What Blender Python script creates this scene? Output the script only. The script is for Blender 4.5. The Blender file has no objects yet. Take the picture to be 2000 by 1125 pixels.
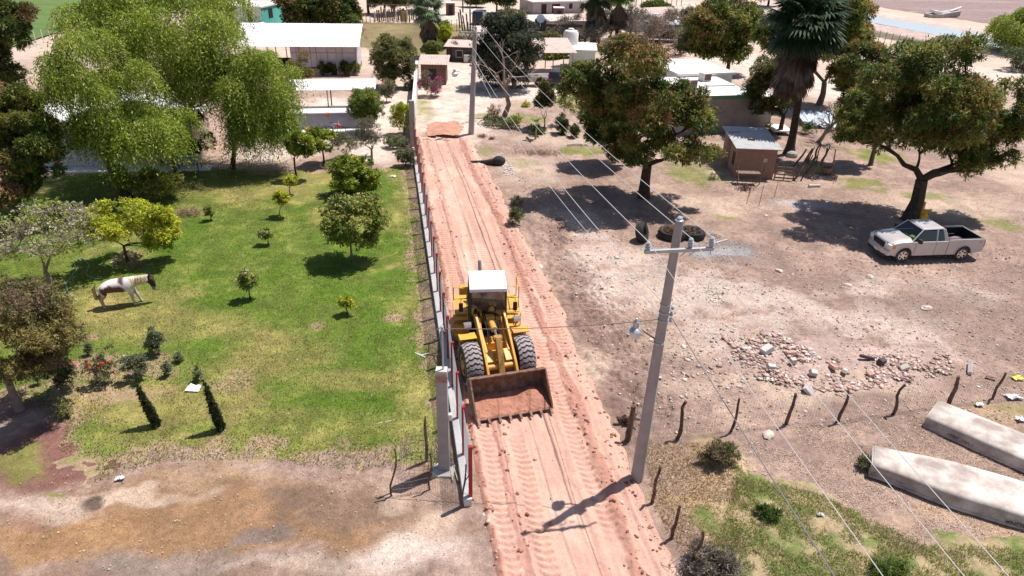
import bpy, bmesh, math, random
import numpy as np
from mathutils import Vector, Matrix, Euler

# ------------------------------------------------------------------ camera, world, sun, exposure
scene = bpy.context.scene
COL = scene.collection
F_PX, CAM_H, PITCH, ROLL = 1350.0, 16.0, 28.4, 1.5
cam_data = bpy.data.cameras.new('camera'); cam = bpy.data.objects.new('camera', cam_data); COL.objects.link(cam)
cam_data.sensor_width = 36.0; cam_data.lens = 36.0*F_PX/2000.0; cam_data.clip_end = 3000; cam_data.clip_start = .3
CM = Matrix.Rotation(math.radians(90-PITCH), 3, 'X') @ Matrix.Rotation(math.radians(ROLL), 3, 'Z')
cam.matrix_world = Matrix.Translation((0, 0, CAM_H)) @ CM.to_4x4()
scene.camera = cam
SUN_EL, SUN_AZ = 66.5, math.degrees(math.atan2(.82, .57))     # azimuth clockwise from +Y
sd = Vector((math.sin(math.radians(SUN_AZ))*math.cos(math.radians(SUN_EL)), math.cos(math.radians(SUN_AZ))*math.cos(math.radians(SUN_EL)), math.sin(math.radians(SUN_EL))))
w = bpy.data.worlds.new('World'); scene.world = w; w.use_nodes = True
nt = w.node_tree; sky = nt.nodes.new('ShaderNodeTexSky'); sky.sky_type = 'NISHITA'; sky.sun_disc = False
sky.sun_elevation = math.radians(SUN_EL); sky.sun_rotation = math.radians(SUN_AZ)
nt.links.new(sky.outputs[0], nt.nodes['Background'].inputs[0]); nt.nodes['Background'].inputs[1].default_value = .085
sl = bpy.data.lights.new('sun', 'SUN'); sl.energy = 5.0; sl.angle = math.radians(.5); sl.color = (1, .955, .9)
so = bpy.data.objects.new('sun', sl); COL.objects.link(so); so.rotation_euler = sd.to_track_quat('Z', 'Y').to_euler()
scene.view_settings.view_transform = 'Standard'; scene.view_settings.look = 'None'
scene.view_settings.exposure = 0.26; scene.view_settings.gamma = 1
scene.cycles.max_bounces = 6; scene.cycles.transparent_max_bounces = 8

# ------------------------------------------------------------------ helpers
R = math.radians; PI = math.pi
rng = np.random.default_rng(7); random.seed(7)
def G(px, py, z=0.0):
    """point of the place seen at a photo pixel, at height z"""
    d = CM @ Vector(((px-1000)/F_PX, -(py-562.5)/F_PX, -1)); t = (z-CAM_H)/d.z
    return Vector((d.x*t, d.y*t, z))
def PY(px, py, y):
    """point at a photo pixel on the upright plane at distance y"""
    d = CM @ Vector(((px-1000)/F_PX, -(py-562.5)/F_PX, -1)); t = y/d.y
    return Vector((d.x*t, y, CAM_H+d.z*t))
def hgt(bx, by, ty):
    b = G(bx, by); lo, hi = 0., 30.
    for _ in range(40):
        m = (lo+hi)/2; v = CM.transposed() @ Vector((b.x, b.y, m-CAM_H))
        if 562.5+F_PX*v.y/v.z > ty: lo = m
        else: hi = m
    return lo
def tag(o, label, cat, group=None):
    o['label'] = label; o['category'] = cat
    if group: o['group'] = group
    return o
def thing(name, label, cat, loc=(0, 0, 0), rz=0.0, group=None):
    o = bpy.data.objects.new(name, None); COL.objects.link(o); o.location = loc; o.rotation_euler = (0, 0, rz); o.empty_display_size = .1
    return tag(o, label, cat, group)
class MB:
    def __init__(s, M=None): s.v = []; s.f = []; s.M = M or Matrix.Identity(4)
    def add(s, vs, fs):
        n = len(s.v); s.v += [tuple(s.M @ Vector(p)) for p in vs]; s.f += [tuple(i+n for i in f) for f in fs]; return s
    def box(s, c, d, rot=(0, 0, 0), taper=1.0):
        E = Euler(rot).to_matrix(); h = [x/2 for x in d]; vs = []
        for z in (-1, 1):
            k = taper if z > 0 else 1
            for x, y in ((-1, -1), (1, -1), (1, 1), (-1, 1)): vs.append(Vector(c)+E @ Vector((x*h[0]*k, y*h[1]*k, z*h[2])))
        return s.add(vs, [(3, 2, 1, 0), (4, 5, 6, 7), (0, 1, 5, 4), (1, 2, 6, 5), (2, 3, 7, 6), (3, 0, 4, 7)])
    def tube(s, pts, r, n=6, cap=True):
        pts = [Vector(p) for p in pts]; r = r if hasattr(r, '__len__') else [r]*len(pts); vs = []; fs = []
        up = None
        for i, p in enumerate(pts):
            d = (pts[min(i+1, len(pts)-1)]-pts[max(i-1, 0)]).normalized()
            if up is None: up = d.orthogonal().normalized()
            a = (up-d*up.dot(d)); a = a.normalized() if a.length > 1e-6 else d.orthogonal().normalized(); up = a; b = d.cross(a)
            for k in range(n):
                t = 2*PI*k/n; vs.append(p+(a*math.cos(t)+b*math.sin(t))*r[i])
        for i in range(len(pts)-1):
            for k in range(n): fs.append((i*n+k, i*n+(k+1) % n, (i+1)*n+(k+1) % n, (i+1)*n+k))
        if cap: fs.append(tuple(range(n))[::-1]); fs.append(tuple((len(pts)-1)*n+k for k in range(n)))
        return s.add(vs, fs)
    def lathe(s, prof, c=(0, 0, 0), axis='Z', n=20, close=False):
        """prof: (radius, height) pairs along axis"""
        vs = []; fs = []; m = len(prof)
        for r, h in prof:
            for k in range(n):
                a = 2*PI*k/n; q = (r*math.cos(a), r*math.sin(a), h)
                if axis == 'X': q = (h, q[0], q[1])
                if axis == 'Y': q = (q[1], h, q[0])
                vs.append(Vector(c)+Vector(q))
        rows = m if close else m-1
        for i in range(rows):
            j = (i+1) % m
            for k in range(n): fs.append((i*n+k, i*n+(k+1) % n, j*n+(k+1) % n, j*n+k))
        if not close:
            fs.append(tuple(range(n))[::-1]); fs.append(tuple((m-1)*n+k for k in range(n)))
        return s.add(vs, fs)
    def prism(s, poly, a, b, axis='Z'):
        """polygon in the plane across axis, from a to b"""
        def q(p, t): return {'Z': (p[0], p[1], t), 'Y': (p[0], t, p[1]), 'X': (t, p[0], p[1])}[axis]
        n = len(poly); vs = [q(p, a) for p in poly]+[q(p, b) for p in poly]
        fs = [tuple(range(n))[::-1], tuple(range(n, 2*n))]+[(i, (i+1) % n, n+(i+1) % n, n+i) for i in range(n)]
        return s.add(vs, fs)
    def loft(s, rings, closed=True, cap=True):
        n = len(rings[0]); vs = [p for r in rings for p in r]; fs = []
        for i in range(len(rings)-1):
            for k in range(n if closed else n-1): fs.append((i*n+k, i*n+(k+1) % n, (i+1)*n+(k+1) % n, (i+1)*n+k))
        if cap: fs.append(tuple(range(n))[::-1]); fs.append(tuple((len(rings)-1)*n+k for k in range(n)))
        return s.add(vs, fs)
    def quad(s, a, b, c, d): return s.add([a, b, c, d], [(0, 1, 2, 3)])
    def ball(s, c, r, n=10, m=6):
        r = r if hasattr(r, '__len__') else (r, r, r); vs = []; fs = []
        for i in range(1, m):
            t = PI*i/m
            for k in range(n): a = 2*PI*k/n; vs.append((c[0]+r[0]*math.sin(t)*math.cos(a), c[1]+r[1]*math.sin(t)*math.sin(a), c[2]+r[2]*math.cos(t)))
        vs += [(c[0], c[1], c[2]+r[2]), (c[0], c[1], c[2]-r[2])]; T, B = len(vs)-2, len(vs)-1
        for i in range(m-2):
            for k in range(n): fs.append((i*n+k, (i+1)*n+k, (i+1)*n+(k+1) % n, i*n+(k+1) % n))
        for k in range(n): fs.append((T, k, (k+1) % n)); fs.append((B, (m-2)*n+(k+1) % n, (m-2)*n+k))
        return s.add(vs, fs)
    def build(s, name, mat, parent=None, smooth=False, bevel=0, seg=2, fixn=True):
        me = bpy.data.meshes.new(name); me.from_pydata(s.v, [], s.f); me.materials.append(mat)
        if fixn:
            bm = bmesh.new(); bm.from_mesh(me); bmesh.ops.recalc_face_normals(bm, faces=bm.faces); bm.to_mesh(me); bm.free()
        o = bpy.data.objects.new(name, me); COL.objects.link(o)
        if parent: o.parent = parent
        if smooth:
            me.shade_smooth()
            if smooth != 'all': me.set_sharp_from_angle(angle=R(40))
        if bevel:
            b = o.modifiers.new('bevel', 'BEVEL'); b.width = bevel; b.segments = seg; b.limit_method = 'ANGLE'; b.angle_limit = R(35)
            me.shade_smooth(); b.harden_normals = True
        return o
def npmesh(name, V, Q, mat, parent=None, col=None, smooth=False):
    """big mesh from numpy arrays: V (n,3), Q (m,k)"""
    me = bpy.data.meshes.new(name); k = Q.shape[1]
    me.vertices.add(len(V)); me.vertices.foreach_set('co', V.astype(np.float32).ravel())
    me.loops.add(Q.size); me.loops.foreach_set('vertex_index', Q.astype(np.int32).ravel())
    me.polygons.add(len(Q)); me.polygons.foreach_set('loop_start', np.arange(0, Q.size, k, dtype=np.int32))
    if smooth: me.polygons.foreach_set('use_smooth', np.ones(len(Q), dtype=bool))
    me.update(calc_edges=True)
    if col is not None:
        a = me.color_attributes.new('Col', 'FLOAT_COLOR', 'POINT'); c4 = np.ones((len(V), 4), np.float32); c4[:, :3] = col
        a.data.foreach_set('color', c4.ravel())
    me.materials.append(mat); o = bpy.data.objects.new(name, me); COL.objects.link(o)
    if parent: o.parent = parent
    return o
def text(body, size, mat, M, name='lettering', parent=None, depth=.004):
    cu = bpy.data.curves.new('t', 'FONT'); cu.body = body; cu.size = size; cu.extrude = depth; cu.align_x = 'CENTER'; cu.align_y = 'CENTER'
    t = bpy.data.objects.new('t', cu); COL.objects.link(t); me = bpy.data.meshes.new_from_object(t); bpy.data.objects.remove(t)
    me.name = name; me.transform(M); me.materials.clear(); me.materials.append(mat)
    o = bpy.data.objects.new(name, me); COL.objects.link(o)
    if parent: o.parent = parent
    return o
# numpy noise
def vn(x, y, seed=0):
    xi = np.floor(x).astype(np.int64); yi = np.floor(y).astype(np.int64); fx = x-xi; fy = y-yi
    fx = fx*fx*(3-2*fx); fy = fy*fy*(3-2*fy)
    def h(a, b):
        n = (a*374761393+b*668265263+seed*974634777) & 0xffffffff; n = ((n ^ (n >> 13))*1274126177) & 0xffffffff
        return ((n ^ (n >> 16)) & 0xffff)/65535.0
    return (h(xi, yi)*(1-fx)+h(xi+1, yi)*fx)*(1-fy)+(h(xi, yi+1)*(1-fx)+h(xi+1, yi+1)*fx)*fy
def fbm(x, y, s, oct=4, seed=0):
    t = 0; a = 1; n = 0
    for i in range(oct): t = t+a*vn(x/s, y/s, seed+i); n += a; a *= .55; s = s/2.03
    return t/n
def sm(a, b, x): t = np.clip((x-a)/(b-a), 0, 1); return t*t*(3-2*t)

# ------------------------------------------------------------------ materials
_M = {}
def mat(name, c, rough=.7, metal=0., c2=None, ns=3., bump=0., bs=20., spec=.4, alpha=1., trans=0., clear=0.):
    """plain surface with two-tone wear noise"""
    if name in _M: return _M[name]
    m = bpy.data.materials.new(name); m.use_nodes = True; _M[name] = m; n = m.node_tree; b = n.nodes['Principled BSDF']
    b.inputs['Roughness'].default_value = rough; b.inputs['Metallic'].default_value = metal; b.inputs['Specular IOR Level'].default_value = spec
    b.inputs['Base Color'].default_value = (*c, 1)
    if clear: b.inputs['Coat Weight'].default_value = clear; b.inputs['Coat Roughness'].default_value = .08
    if trans: b.inputs['Transmission Weight'].default_value = trans; b.inputs['IOR'].default_value = 1.1
    tc = n.nodes.new('ShaderNodeTexCoord')
    if c2:
        no = n.nodes.new('ShaderNodeTexNoise'); no.inputs['Scale'].default_value = ns; no.inputs['Detail'].default_value = 6; no.inputs['Roughness'].default_value = .65
        n.links.new(tc.outputs['Object'], no.inputs['Vector'])
        rp = n.nodes.new('ShaderNodeValToRGB'); rp.color_ramp.elements[0].position = .38; rp.color_ramp.elements[1].position = .64
        rp.color_ramp.elements[0].color = (*c, 1); rp.color_ramp.elements[1].color = (*c2, 1)
        n.links.new(no.outputs[0], rp.inputs[0]); n.links.new(rp.outputs[0], b.inputs['Base Color'])
    if bump:
        nb = n.nodes.new('ShaderNodeTexNoise'); nb.inputs['Scale'].default_value = bs; nb.inputs['Detail'].default_value = 5
        n.links.new(tc.outputs['Object'], nb.inputs['Vector']); bu = n.nodes.new('ShaderNodeBump'); bu.inputs['Strength'].default_value = bump; bu.inputs['Distance'].default_value = .05
        n.links.new(nb.outputs[0], bu.inputs['Height']); n.links.new(bu.outputs[0], b.inputs['Normal'])
    return m
def colmat(name, rough=.9, fine=60., amt=.35, bump=.5, bs=25., dist=.04, transl=0., spec=.2, coarse=0.):
    """surface whose own colour is stored per vertex, broken up by fine noise"""
    if name in _M: return _M[name]
    m = bpy.data.materials.new(name); m.use_nodes = True; _M[name] = m; n = m.node_tree; b = n.nodes['Principled BSDF']; L = n.links.new
    b.inputs['Roughness'].default_value = rough; b.inputs['Specular IOR Level'].default_value = spec
    at = n.nodes.new('ShaderNodeAttribute'); at.attribute_name = 'Col'; out = at.outputs['Color']
    if amt:
        tc = n.nodes.new('ShaderNodeTexCoord')
        for sc, am in ((fine, amt), (fine/5.3, amt*.7), (coarse, amt*.5)):
            if not sc: continue
            no = n.nodes.new('ShaderNodeTexNoise'); no.inputs['Scale'].default_value = sc; no.inputs['Detail'].default_value = 8; no.inputs['Roughness'].default_value = .75
            L(tc.outputs['Object'], no.inputs['Vector']); mr = n.nodes.new('ShaderNodeMapRange'); mr.inputs['From Min'].default_value = .3; mr.inputs['From Max'].default_value = .7
            mr.inputs['To Min'].default_value = 1-am; mr.inputs['To Max'].default_value = 1+am; L(no.outputs[0], mr.inputs[0])
            mx = n.nodes.new('ShaderNodeVectorMath'); mx.operation = 'SCALE'; L(out, mx.inputs[0]); L(mr.outputs[0], mx.inputs['Scale']); out = mx.outputs[0]
    L(out, b.inputs['Base Color'])
    if bump:
        nb = n.nodes.new('ShaderNodeTexNoise'); nb.inputs['Scale'].default_value = bs; nb.inputs['Detail'].default_value = 7; nb.inputs['Roughness'].default_value = .65
        L(tc.outputs['Object'], nb.inputs['Vector']); bu = n.nodes.new('ShaderNodeBump'); bu.inputs['Strength'].default_value = bump; bu.inputs['Distance'].default_value = dist
        L(nb.outputs[0], bu.inputs['Height']); L(bu.outputs[0], b.inputs['Normal'])
    if transl:
        tr = n.nodes.new('ShaderNodeBsdfTranslucent'); L(out, tr.inputs[0]); mi = n.nodes.new('ShaderNodeMixShader'); mi.inputs[0].default_value = transl
        L(b.outputs[0], mi.inputs[1]); L(tr.outputs[0], mi.inputs[2]); L(mi.outputs[0], n.nodes['Material Output'].inputs[0])
    return m
def pattern(name, kind, c1, c2, scale=1., mortar=None, rough=.8, bump=.3, axis='XZ', bw=.28, rh=.09, ms=.012, stain=None):
    """brick / corrugated sheet / plank / stripes pattern laid out in object space"""
    if name in _M: return _M[name]
    m = bpy.data.materials.new(name); m.use_nodes = True; _M[name] = m; n = m.node_tree; b = n.nodes['Principled BSDF']; L = n.links.new
    b.inputs['Roughness'].default_value = rough; b.inputs['Specular IOR Level'].default_value = .3
    tc = n.nodes.new('ShaderNodeTexCoord'); sx = n.nodes.new('ShaderNodeSeparateXYZ'); L(tc.outputs['Object'], sx.inputs[0])
    cx = n.nodes.new('ShaderNodeCombineXYZ')
    if axis == 'XZ':
        ad = n.nodes.new('ShaderNodeMath'); ad.operation = 'ADD'; L(sx.outputs[0], ad.inputs[0]); L(sx.outputs[1], ad.inputs[1]); L(ad.outputs[0], cx.inputs[0]); L(sx.outputs[2], cx.inputs[1])
    else: L(sx.outputs[0], cx.inputs[0]); L(sx.outputs[1], cx.inputs[1])
    if kind == 'brick':
        t = n.nodes.new('ShaderNodeTexBrick'); t.inputs['Scale'].default_value = 1; t.inputs['Brick Width'].default_value = bw; t.inputs['Row Height'].default_value = rh
        t.inputs['Mortar Size'].default_value = ms; t.inputs['Color1'].default_value = (*c1, 1); t.inputs['Color2'].default_value = (*c2, 1); t.inputs['Mortar'].default_value = (*(mortar or c1), 1)
        L(cx.outputs[0], t.inputs[0]); col = t.outputs[0]; hh = t.outputs[1]; inv = True
    else:
        t = n.nodes.new('ShaderNodeTexWave'); t.inputs['Scale'].default_value = scale; t.bands_direction = 'X' if kind == 'wavex' else 'Y'
        L(cx.outputs[0], t.inputs[0]); rp = n.nodes.new('ShaderNodeValToRGB'); rp.color_ramp.elements[0].color = (*c1, 1); rp.color_ramp.elements[1].color = (*c2, 1); L(t.outputs[1], rp.inputs[0])
        col = rp.outputs[0]; hh = t.outputs[1]; inv = False
    no = n.nodes.new('ShaderNodeTexNoise'); no.inputs['Scale'].default_value = 1.3; no.inputs['Detail'].default_value = 7; no.inputs['Roughness'].default_value = .7; L(tc.outputs['Object'], no.inputs['Vector'])
    mx = n.nodes.new('ShaderNodeMix'); mx.data_type = 'RGBA'; mr = n.nodes.new('ShaderNodeMapRange'); mr.inputs['From Min'].default_value = .5; mr.inputs['From Max'].default_value = .75; mr.inputs['To Max'].default_value = .7
    L(no.outputs[0], mr.inputs[0]); L(mr.outputs[0], mx.inputs[0]); L(col, mx.inputs[6]); st = stain or tuple(x*.6 for x in c1); mx.inputs[7].default_value = (*st, 1)
    L(mx.outputs[2], b.inputs['Base Color'])
    bu = n.nodes.new('ShaderNodeBump'); bu.inputs['Strength'].default_value = bump; bu.inputs['Distance'].default_value = .03; bu.invert = inv
    L(hh, bu.inputs['Height']); L(bu.outputs[0], b.inputs['Normal'])
    return m
M_ground = colmat('dirt ground', fine=26, amt=.42, bump=1.0, bs=14, dist=.06, coarse=.7)
M_road = colmat('red dirt', fine=12, amt=.16, bump=.7, bs=14, dist=.035)
M_turf = colmat('turf', fine=26, amt=.42, bump=1.0, bs=12, dist=.06, coarse=.8)
M_leaf = colmat('leaves', rough=.55, amt=0, bump=0, transl=.36, spec=.35)
M_matte = colmat('loose bits', amt=0, bump=0)
M_bark = mat('bark', (.10, .075, .055), .95, c2=(.2, .16, .13), ns=6, bump=.8, bs=12)
M_bark_dark = mat('dark bark', (.045, .03, .022), .95, c2=(.1, .07, .055), ns=6, bump=.8, bs=10)
M_bark_pale = mat('pale twigs', (.32, .27, .24), .95, c2=(.2, .17, .15), ns=5)
M_bark_mid = mat('grey brown bark', (.22, .15, .12), .95, c2=(.32, .24, .2), ns=5, bump=.5, bs=14)
M_conc = mat('concrete', (.42, .38, .37), .9, c2=(.34, .3, .3), ns=2.2, bump=.15, bs=40)
M_conc_light = mat('light concrete', (.62, .58, .55), .9, c2=(.5, .46, .43), ns=1.5, bump=.1, bs=30)
M_white = mat('white paint', (.8, .78, .76), .6, c2=(.7, .67, .64), ns=1.2)
M_whitewall = mat('whitewashed wall', (.62, .6, .64), .85, c2=(.52, .5, .53), ns=1.1, bump=.08)
M_red = mat('red steel paint', (.45, .02, .015), .45, c2=(.35, .02, .015), ns=4)
M_galv = mat('galvanised steel', (.52, .54, .57), .45, .6, c2=(.42, .44, .47), ns=5)
M_dark = mat('dark gap', (.02, .02, .022), .7)
M_black = mat('black rubber', (.018, .018, .02), .8, c2=(.04, .035, .032), ns=6, bump=.2)
M_yellow = mat('yellow machine paint', (.78, .42, .03), .42, c2=(.58, .30, .10), ns=3.2, spec=.5, bump=.04, bs=30)
M_rust = mat('worn bare steel', (.16, .075, .045), .7, .3, c2=(.3, .2, .15), ns=5, bump=.2)
M_steel = mat('grey steel', (.3, .31, .33), .4, .7)
M_wood = mat('weathered wood', (.16, .1, .07), .95, c2=(.28, .2, .16), ns=6, bump=.5, bs=18)
M_wire = mat('old wire', (.25, .19, .16), .7, .3)
M_wire_bright = mat('power line', (.62, .6, .6), .5, .2)
M_glass = mat('dark glass', (.015, .02, .022), .06, spec=.8)
M_adobe = pattern('red brick wall', 'brick', (.29, .135, .095), (.36, .19, .14), mortar=(.38, .28, .23), stain=(.3, .14, .11))
M_tin = pattern('corrugated white sheet', 'wavex', (.74, .7, .68), (.88, .84, .82), scale=2.4, axis='XY', rough=.55, stain=(.62, .55, .5))
M_tin_rust = pattern('rusty corrugated sheet', 'wavex', (.5, .36, .32), (.66, .52, .46), scale=2.4, axis='XY', rough=.7, stain=(.34, .16, .12))
M_tin_grey = pattern('grey corrugated sheet', 'wavex', (.36, .355, .365), (.50, .49, .49), scale=2.0, axis='XY', rough=.6, stain=(.2, .18, .19))
# ------------------------------------------------------------------ the ground
def struct(o): o['kind'] = 'structure'; return o
def stuff(o): o['kind'] = 'stuff'; return o
def axis(parts):
    a = []
    for lo, hi, s0, s1 in parts:
        x = lo
        while x < hi-1e-6:
            a.append(x); t = (x-lo)/(hi-lo); x += s0+(s1-s0)*t
    a.append(parts[-1][1]); return np.array(a)
GX = axis([(-600, -130, 60, 10), (-130, -32, 3.0, .35), (-32, -5, .16, .11), (-5, 9, .055, .055), (9, 30, .1, .14), (30, 150, .3, 3), (150, 600, 10, 60)])
GY = axis([(-60, 8, 6, .6), (8, 34, .07, .07), (34, 62, .08, .2), (62, 200, .22, 1.2), (200, 1200, 2, 100)])
def poly_sd(x, y, P):
    """signed distance to a polygon, positive inside"""
    P = np.array([[p[0], p[1]] for p in P]); d = np.full(x.shape, 1e9); ins = np.zeros(x.shape, bool); n = len(P)
    for i in range(n):
        a, b = P[i], P[(i+1) % n]; e = b-a; L2 = e@e
        t = np.clip(((x-a[0])*e[0]+(y-a[1])*e[1])/L2, 0, 1); d = np.minimum(d, np.hypot(x-a[0]-t*e[0], y-a[1]-t*e[1]))
        c = ((a[1] > y) != (b[1] > y)); xx = (b[0]-a[0])*(y-a[1])/((b[1]-a[1]) if abs(b[1]-a[1]) > 1e-9 else 1e-9)+a[0]; ins ^= c & (x < xx)
    return np.where(ins, d, -d)
def pxpoly(l): return [G(a, b) for a, b in l]
FENCE = lambda y: -1.11-.184*(y-15.63)                     # x of the roadside fence
def road_u(x, y): return (x-FENCE(y))*.983
def road_w(y): return np.interp(y, [10, 13, 28, 40, 55], [5.3, 5.3, 5.5, 5.1, 4.5])
LAWN = pxpoly([(900, 940), (868, 935), (800, 905), (700, 925), (600, 915), (520, 900), (430, 905), (330, 905), (250, 925), (175, 955), (185, 905), (110, 885), (120, 830), (60, 790), (-100, 800),
               (-150, 600), (-60, 430), (60, 345), (140, 333), (420, 328), (560, 333), (690, 328), (805, 326), (832, 430), (855, 600), (872, 760)])
WEEDS = pxpoly([(1430, 925), (1600, 960), (1700, 1010), (1800, 1060), (2030, 1070), (2100, 1250), (1330, 1250), (1330, 1100), (1400, 1040), (1420, 980)])
CROP = pxpoly([(-300, 190), (20, 95), (150, 52), (300, 28), (520, -15), (400, -60), (-200, -60)])
PLOUGH = pxpoly([(1640, -6), (1720, 14), (2000, 58), (2300, 110), (2300, -40), (1500, -40)])
PADDOCK = pxpoly([(640, 50), (700, 42), (900, 48), (930, 60), (925, 120), (860, 110), (800, 108), (740, 100), (640, 80)])
CANAL = pxpoly([(1560, 8), (1694, 30), (1830, 52), (1990, 80), (2200, 122), (2200, 152), (1990, 102), (1850, 73), (1694, 43), (1560, 20)])
SWALE = pxpoly([(1560, 24), (1690, 46), (1850, 76), (1990, 106), (2200, 156), (2200, 190), (1990, 120), (1740, 78), (1560, 44)])
DIRT, PALE, SAND, BROWN = (.335, .228, .182), (.63, .50, .425), (.56, .42, .325), (.29, .165, .115)
def patch_list():
    L = []
    def p(px, py, rx, ry, c, a=1.0, n=.6):
        c0 = G(px, py); dep = (Vector((c0.x, c0.y, -CAM_H))).length; L.append((c0.x, c0.y, rx*dep/F_PX, abs(G(px, py-ry*.7).y-G(px, py+ry*.7).y)/1.4, c, a, n))
    # pale village ground and street
    for q in [(900, 215, 90, 60), (880, 160, 70, 50), (1010, 175, 160, 22), (760, 210, 70, 70), (650, 215, 90, 30), (740, 290, 60, 30), (560, 270, 90, 50), (1060, 60, 160, 30), (900, 30, 130, 30), (1440, 120, 60, 40), (1560, 45, 90, 20), (1340, 20, 130, 22), (1600, 170, 60, 30), (1700, 105, 70, 18), (1980, 150, 60, 20)]: p(*q, PALE, 1.)
    for q in [(1300, 560, 160, 50), (1450, 585, 150, 36), (1640, 620, 160, 40), (1760, 650, 100, 36), (1420, 660, 90, 30), (1720, 560, 60, 18), (1900, 575, 70, 22), (1170, 560, 50, 50), (1130, 440, 60, 30), (1180, 500, 70, 30)]: p(*q, PALE, .55, 1.3)
    for q in [(1500, 760, 180, 24), (1650, 745, 180, 20), (1150, 720, 60, 60), (1330, 680, 60, 30), (1400, 400, 90, 22), (1320, 290, 110, 26), (1850, 400, 120, 30), (1960, 330, 60, 60), (1430, 345, 70, 12), (1090, 270, 90, 20), (1040, 330, 60, 30)]: p(*q, SAND, .6)
    # scorched grey ground, leaf mould, ash
    for q in [(1900, 620, 150, 60), (1960, 540, 60, 40), (1650, 470, 130, 26), (1470, 500, 90, 24), (1780, 800, 160, 30), (1560, 880, 160, 40), (1250, 440, 70, 20)]: p(*q, (.25, .17, .14), .6)
    p(1400, 490, 42, 10, (.52, .52, .54), .9, .9); p(1400, 488, 75, 20, (.22, .2, .2), .55); p(1560, 395, 60, 9, (.45, .43, .45), .7)
    # dug verge beside the road
    for q in [(1085, 470, 26, 40), (1120, 560, 30, 50), (1170, 640, 40, 50), (1075, 440, 20, 20), (1210, 760, 40, 40), (1140, 610, 24, 30)]: p(*q, (.24, .15, .12), .65, .9)
    # bottom left foreground
    p(450, 1000, 420, 95, (.285, .165, .09), .95); p(120, 1040, 170, 50, (.36, .205, .10), .85); p(650, 970, 170, 46, (.21, .14, .105), .75, .9); p(430, 930, 110, 16, (.40, .26, .165), .7)
    p(230, 1125, 380, 46, (.25, .165, .12), .85); p(330, 1090, 110, 34, (.29, .22, .19), .7, .9); p(520, 1045, 60, 20, (.22, .18, .17), .6, .9); p(560, 1110, 140, 24, (.3, .235, .2), .6)
    p(830, 1080, 110, 56, PALE, .9); p(640, 1120, 180, 20, SAND, .45); p(880, 1010, 60, 30, SAND, .7); p(760, 960, 60, 22, SAND, .5)
    p(240, 960, 150, 16, SAND, .75); p(60, 985, 110, 26, PALE, .55); p(80, 880, 130, 70, (.21, .10, .08), .95, .7); p(20, 1010, 60, 20, (.26, .14, .1), .6)
    p(20, 760, 90, 50, (.2, .11, .09), .8); p(210, 965, 22, 16, (.1, .07, .055), .9, .9)
    # rubble dust
    p(1600, 700, 200, 40, (.5, .36, .31), .7); p(1780, 705, 120, 26, (.58, .42, .37), .7)
    # dry grass bottom right
    p(1390, 920, 60, 60, (.50, .37, .22), .75); p(1370, 1000, 60, 50, (.48, .33, .19), .7); p(1900, 1010, 160, 24, (.46, .31, .2), .6); p(1960, 800, 60, 30, (.47, .33, .19), .6)
    # scattered grass in the yards
    g = (.2, .21, .05)
    for q in [(1340, 345, 50, 16, .7), (1400, 350, 30, 9, .6), (1700, 360, 60, 10, .8), (1720, 305, 50, 12, .9), (1800, 385, 36, 9, .7), (1415, 418, 26, 7, .8), (1360, 330, 60, 16, .5), (1140, 297, 36, 8, .9), (1000, 230, 90, 10, .6), (1965, 440, 50, 12, .7), (1030, 320, 30, 10, .35), (950, 295, 20, 12, .5), (1600, 330, 30, 12, .5), (1130, 385, 26, 6, .35), (815, 210, 12, 22, .6), (830, 215, 12, 22, .5), (1990, 790, 40, 30, .4), (25, 900, 40, 30, .8), (105, 950, 20, 8, .8), (1905, 378, 16, 4, .7)]: p(q[0], q[1], q[2], q[3], g, q[4], 1.0)
    return L
PATCH = patch_list()
def ground_color(X, Y):
    wx = X+1.2*(fbm(X, Y, 2.2, 3, 11)-.5)*2; wy = Y+1.2*(fbm(X, Y, 2.2, 3, 17)-.5)*2
    n1 = fbm(X, Y, 5., 5, 3)[..., None]; n2 = fbm(X, Y, .8, 4, 5)[..., None]
    n3 = fbm(X, Y, .17, 3, 7)[..., None]; c = np.array(DIRT)*(.66+.68*n1)*(.76+.48*n2)*(.68+.64*n3); o_ = sm(.52, .72, fbm(X, Y, 1.7, 4, 9))[..., None]*.4; c = c*(1-o_)+np.array((.50, .35, .27))*(.8+.4*n3)*o_
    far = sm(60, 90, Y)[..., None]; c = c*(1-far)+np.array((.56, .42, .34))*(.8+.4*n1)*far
    for cx, cy, rx, ry, col, a, nn in PATCH:
        bx = (np.abs(X-cx) < rx*2+1) & (np.abs(Y-cy) < ry*2+1)
        if not bx.any(): continue
        d = np.hypot((wx[bx]-cx)/rx, (wy[bx]-cy)/ry)+nn*(n2[bx][:, 0]-.5)*1.6
        k = (a*sm(1.25, .55, d))[:, None]; c[bx] = c[bx]*(1-k)+np.array(col)*(.68+.64*n2[bx])*k
    def zone(P, col, var, blur):
        nonlocal c
        P_ = np.array([[p[0], p[1]] for p in P]); lo = P_.min(0)-3; hi = P_.max(0)+3
        bx = (X > lo[0]) & (X < hi[0]) & (Y > lo[1]) & (Y < hi[1])
        d = poly_sd(X[bx], Y[bx], P)+blur*(n2[bx][:, 0]-.5)*3; k = sm(-blur*.5, blur*.5, d)[:, None]
        c[bx] = c[bx]*(1-k)+np.array(col)*(1-var/2+var*n1[bx])*k
    zone(PADDOCK, (.22, .17, .085), .9, 1.2); zone(SWALE, (.16, .13, .09), .8, 1.); zone(PLOUGH, (.34, .25, .235), .3, .5)
    return np.clip(c, .01, .9)
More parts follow.
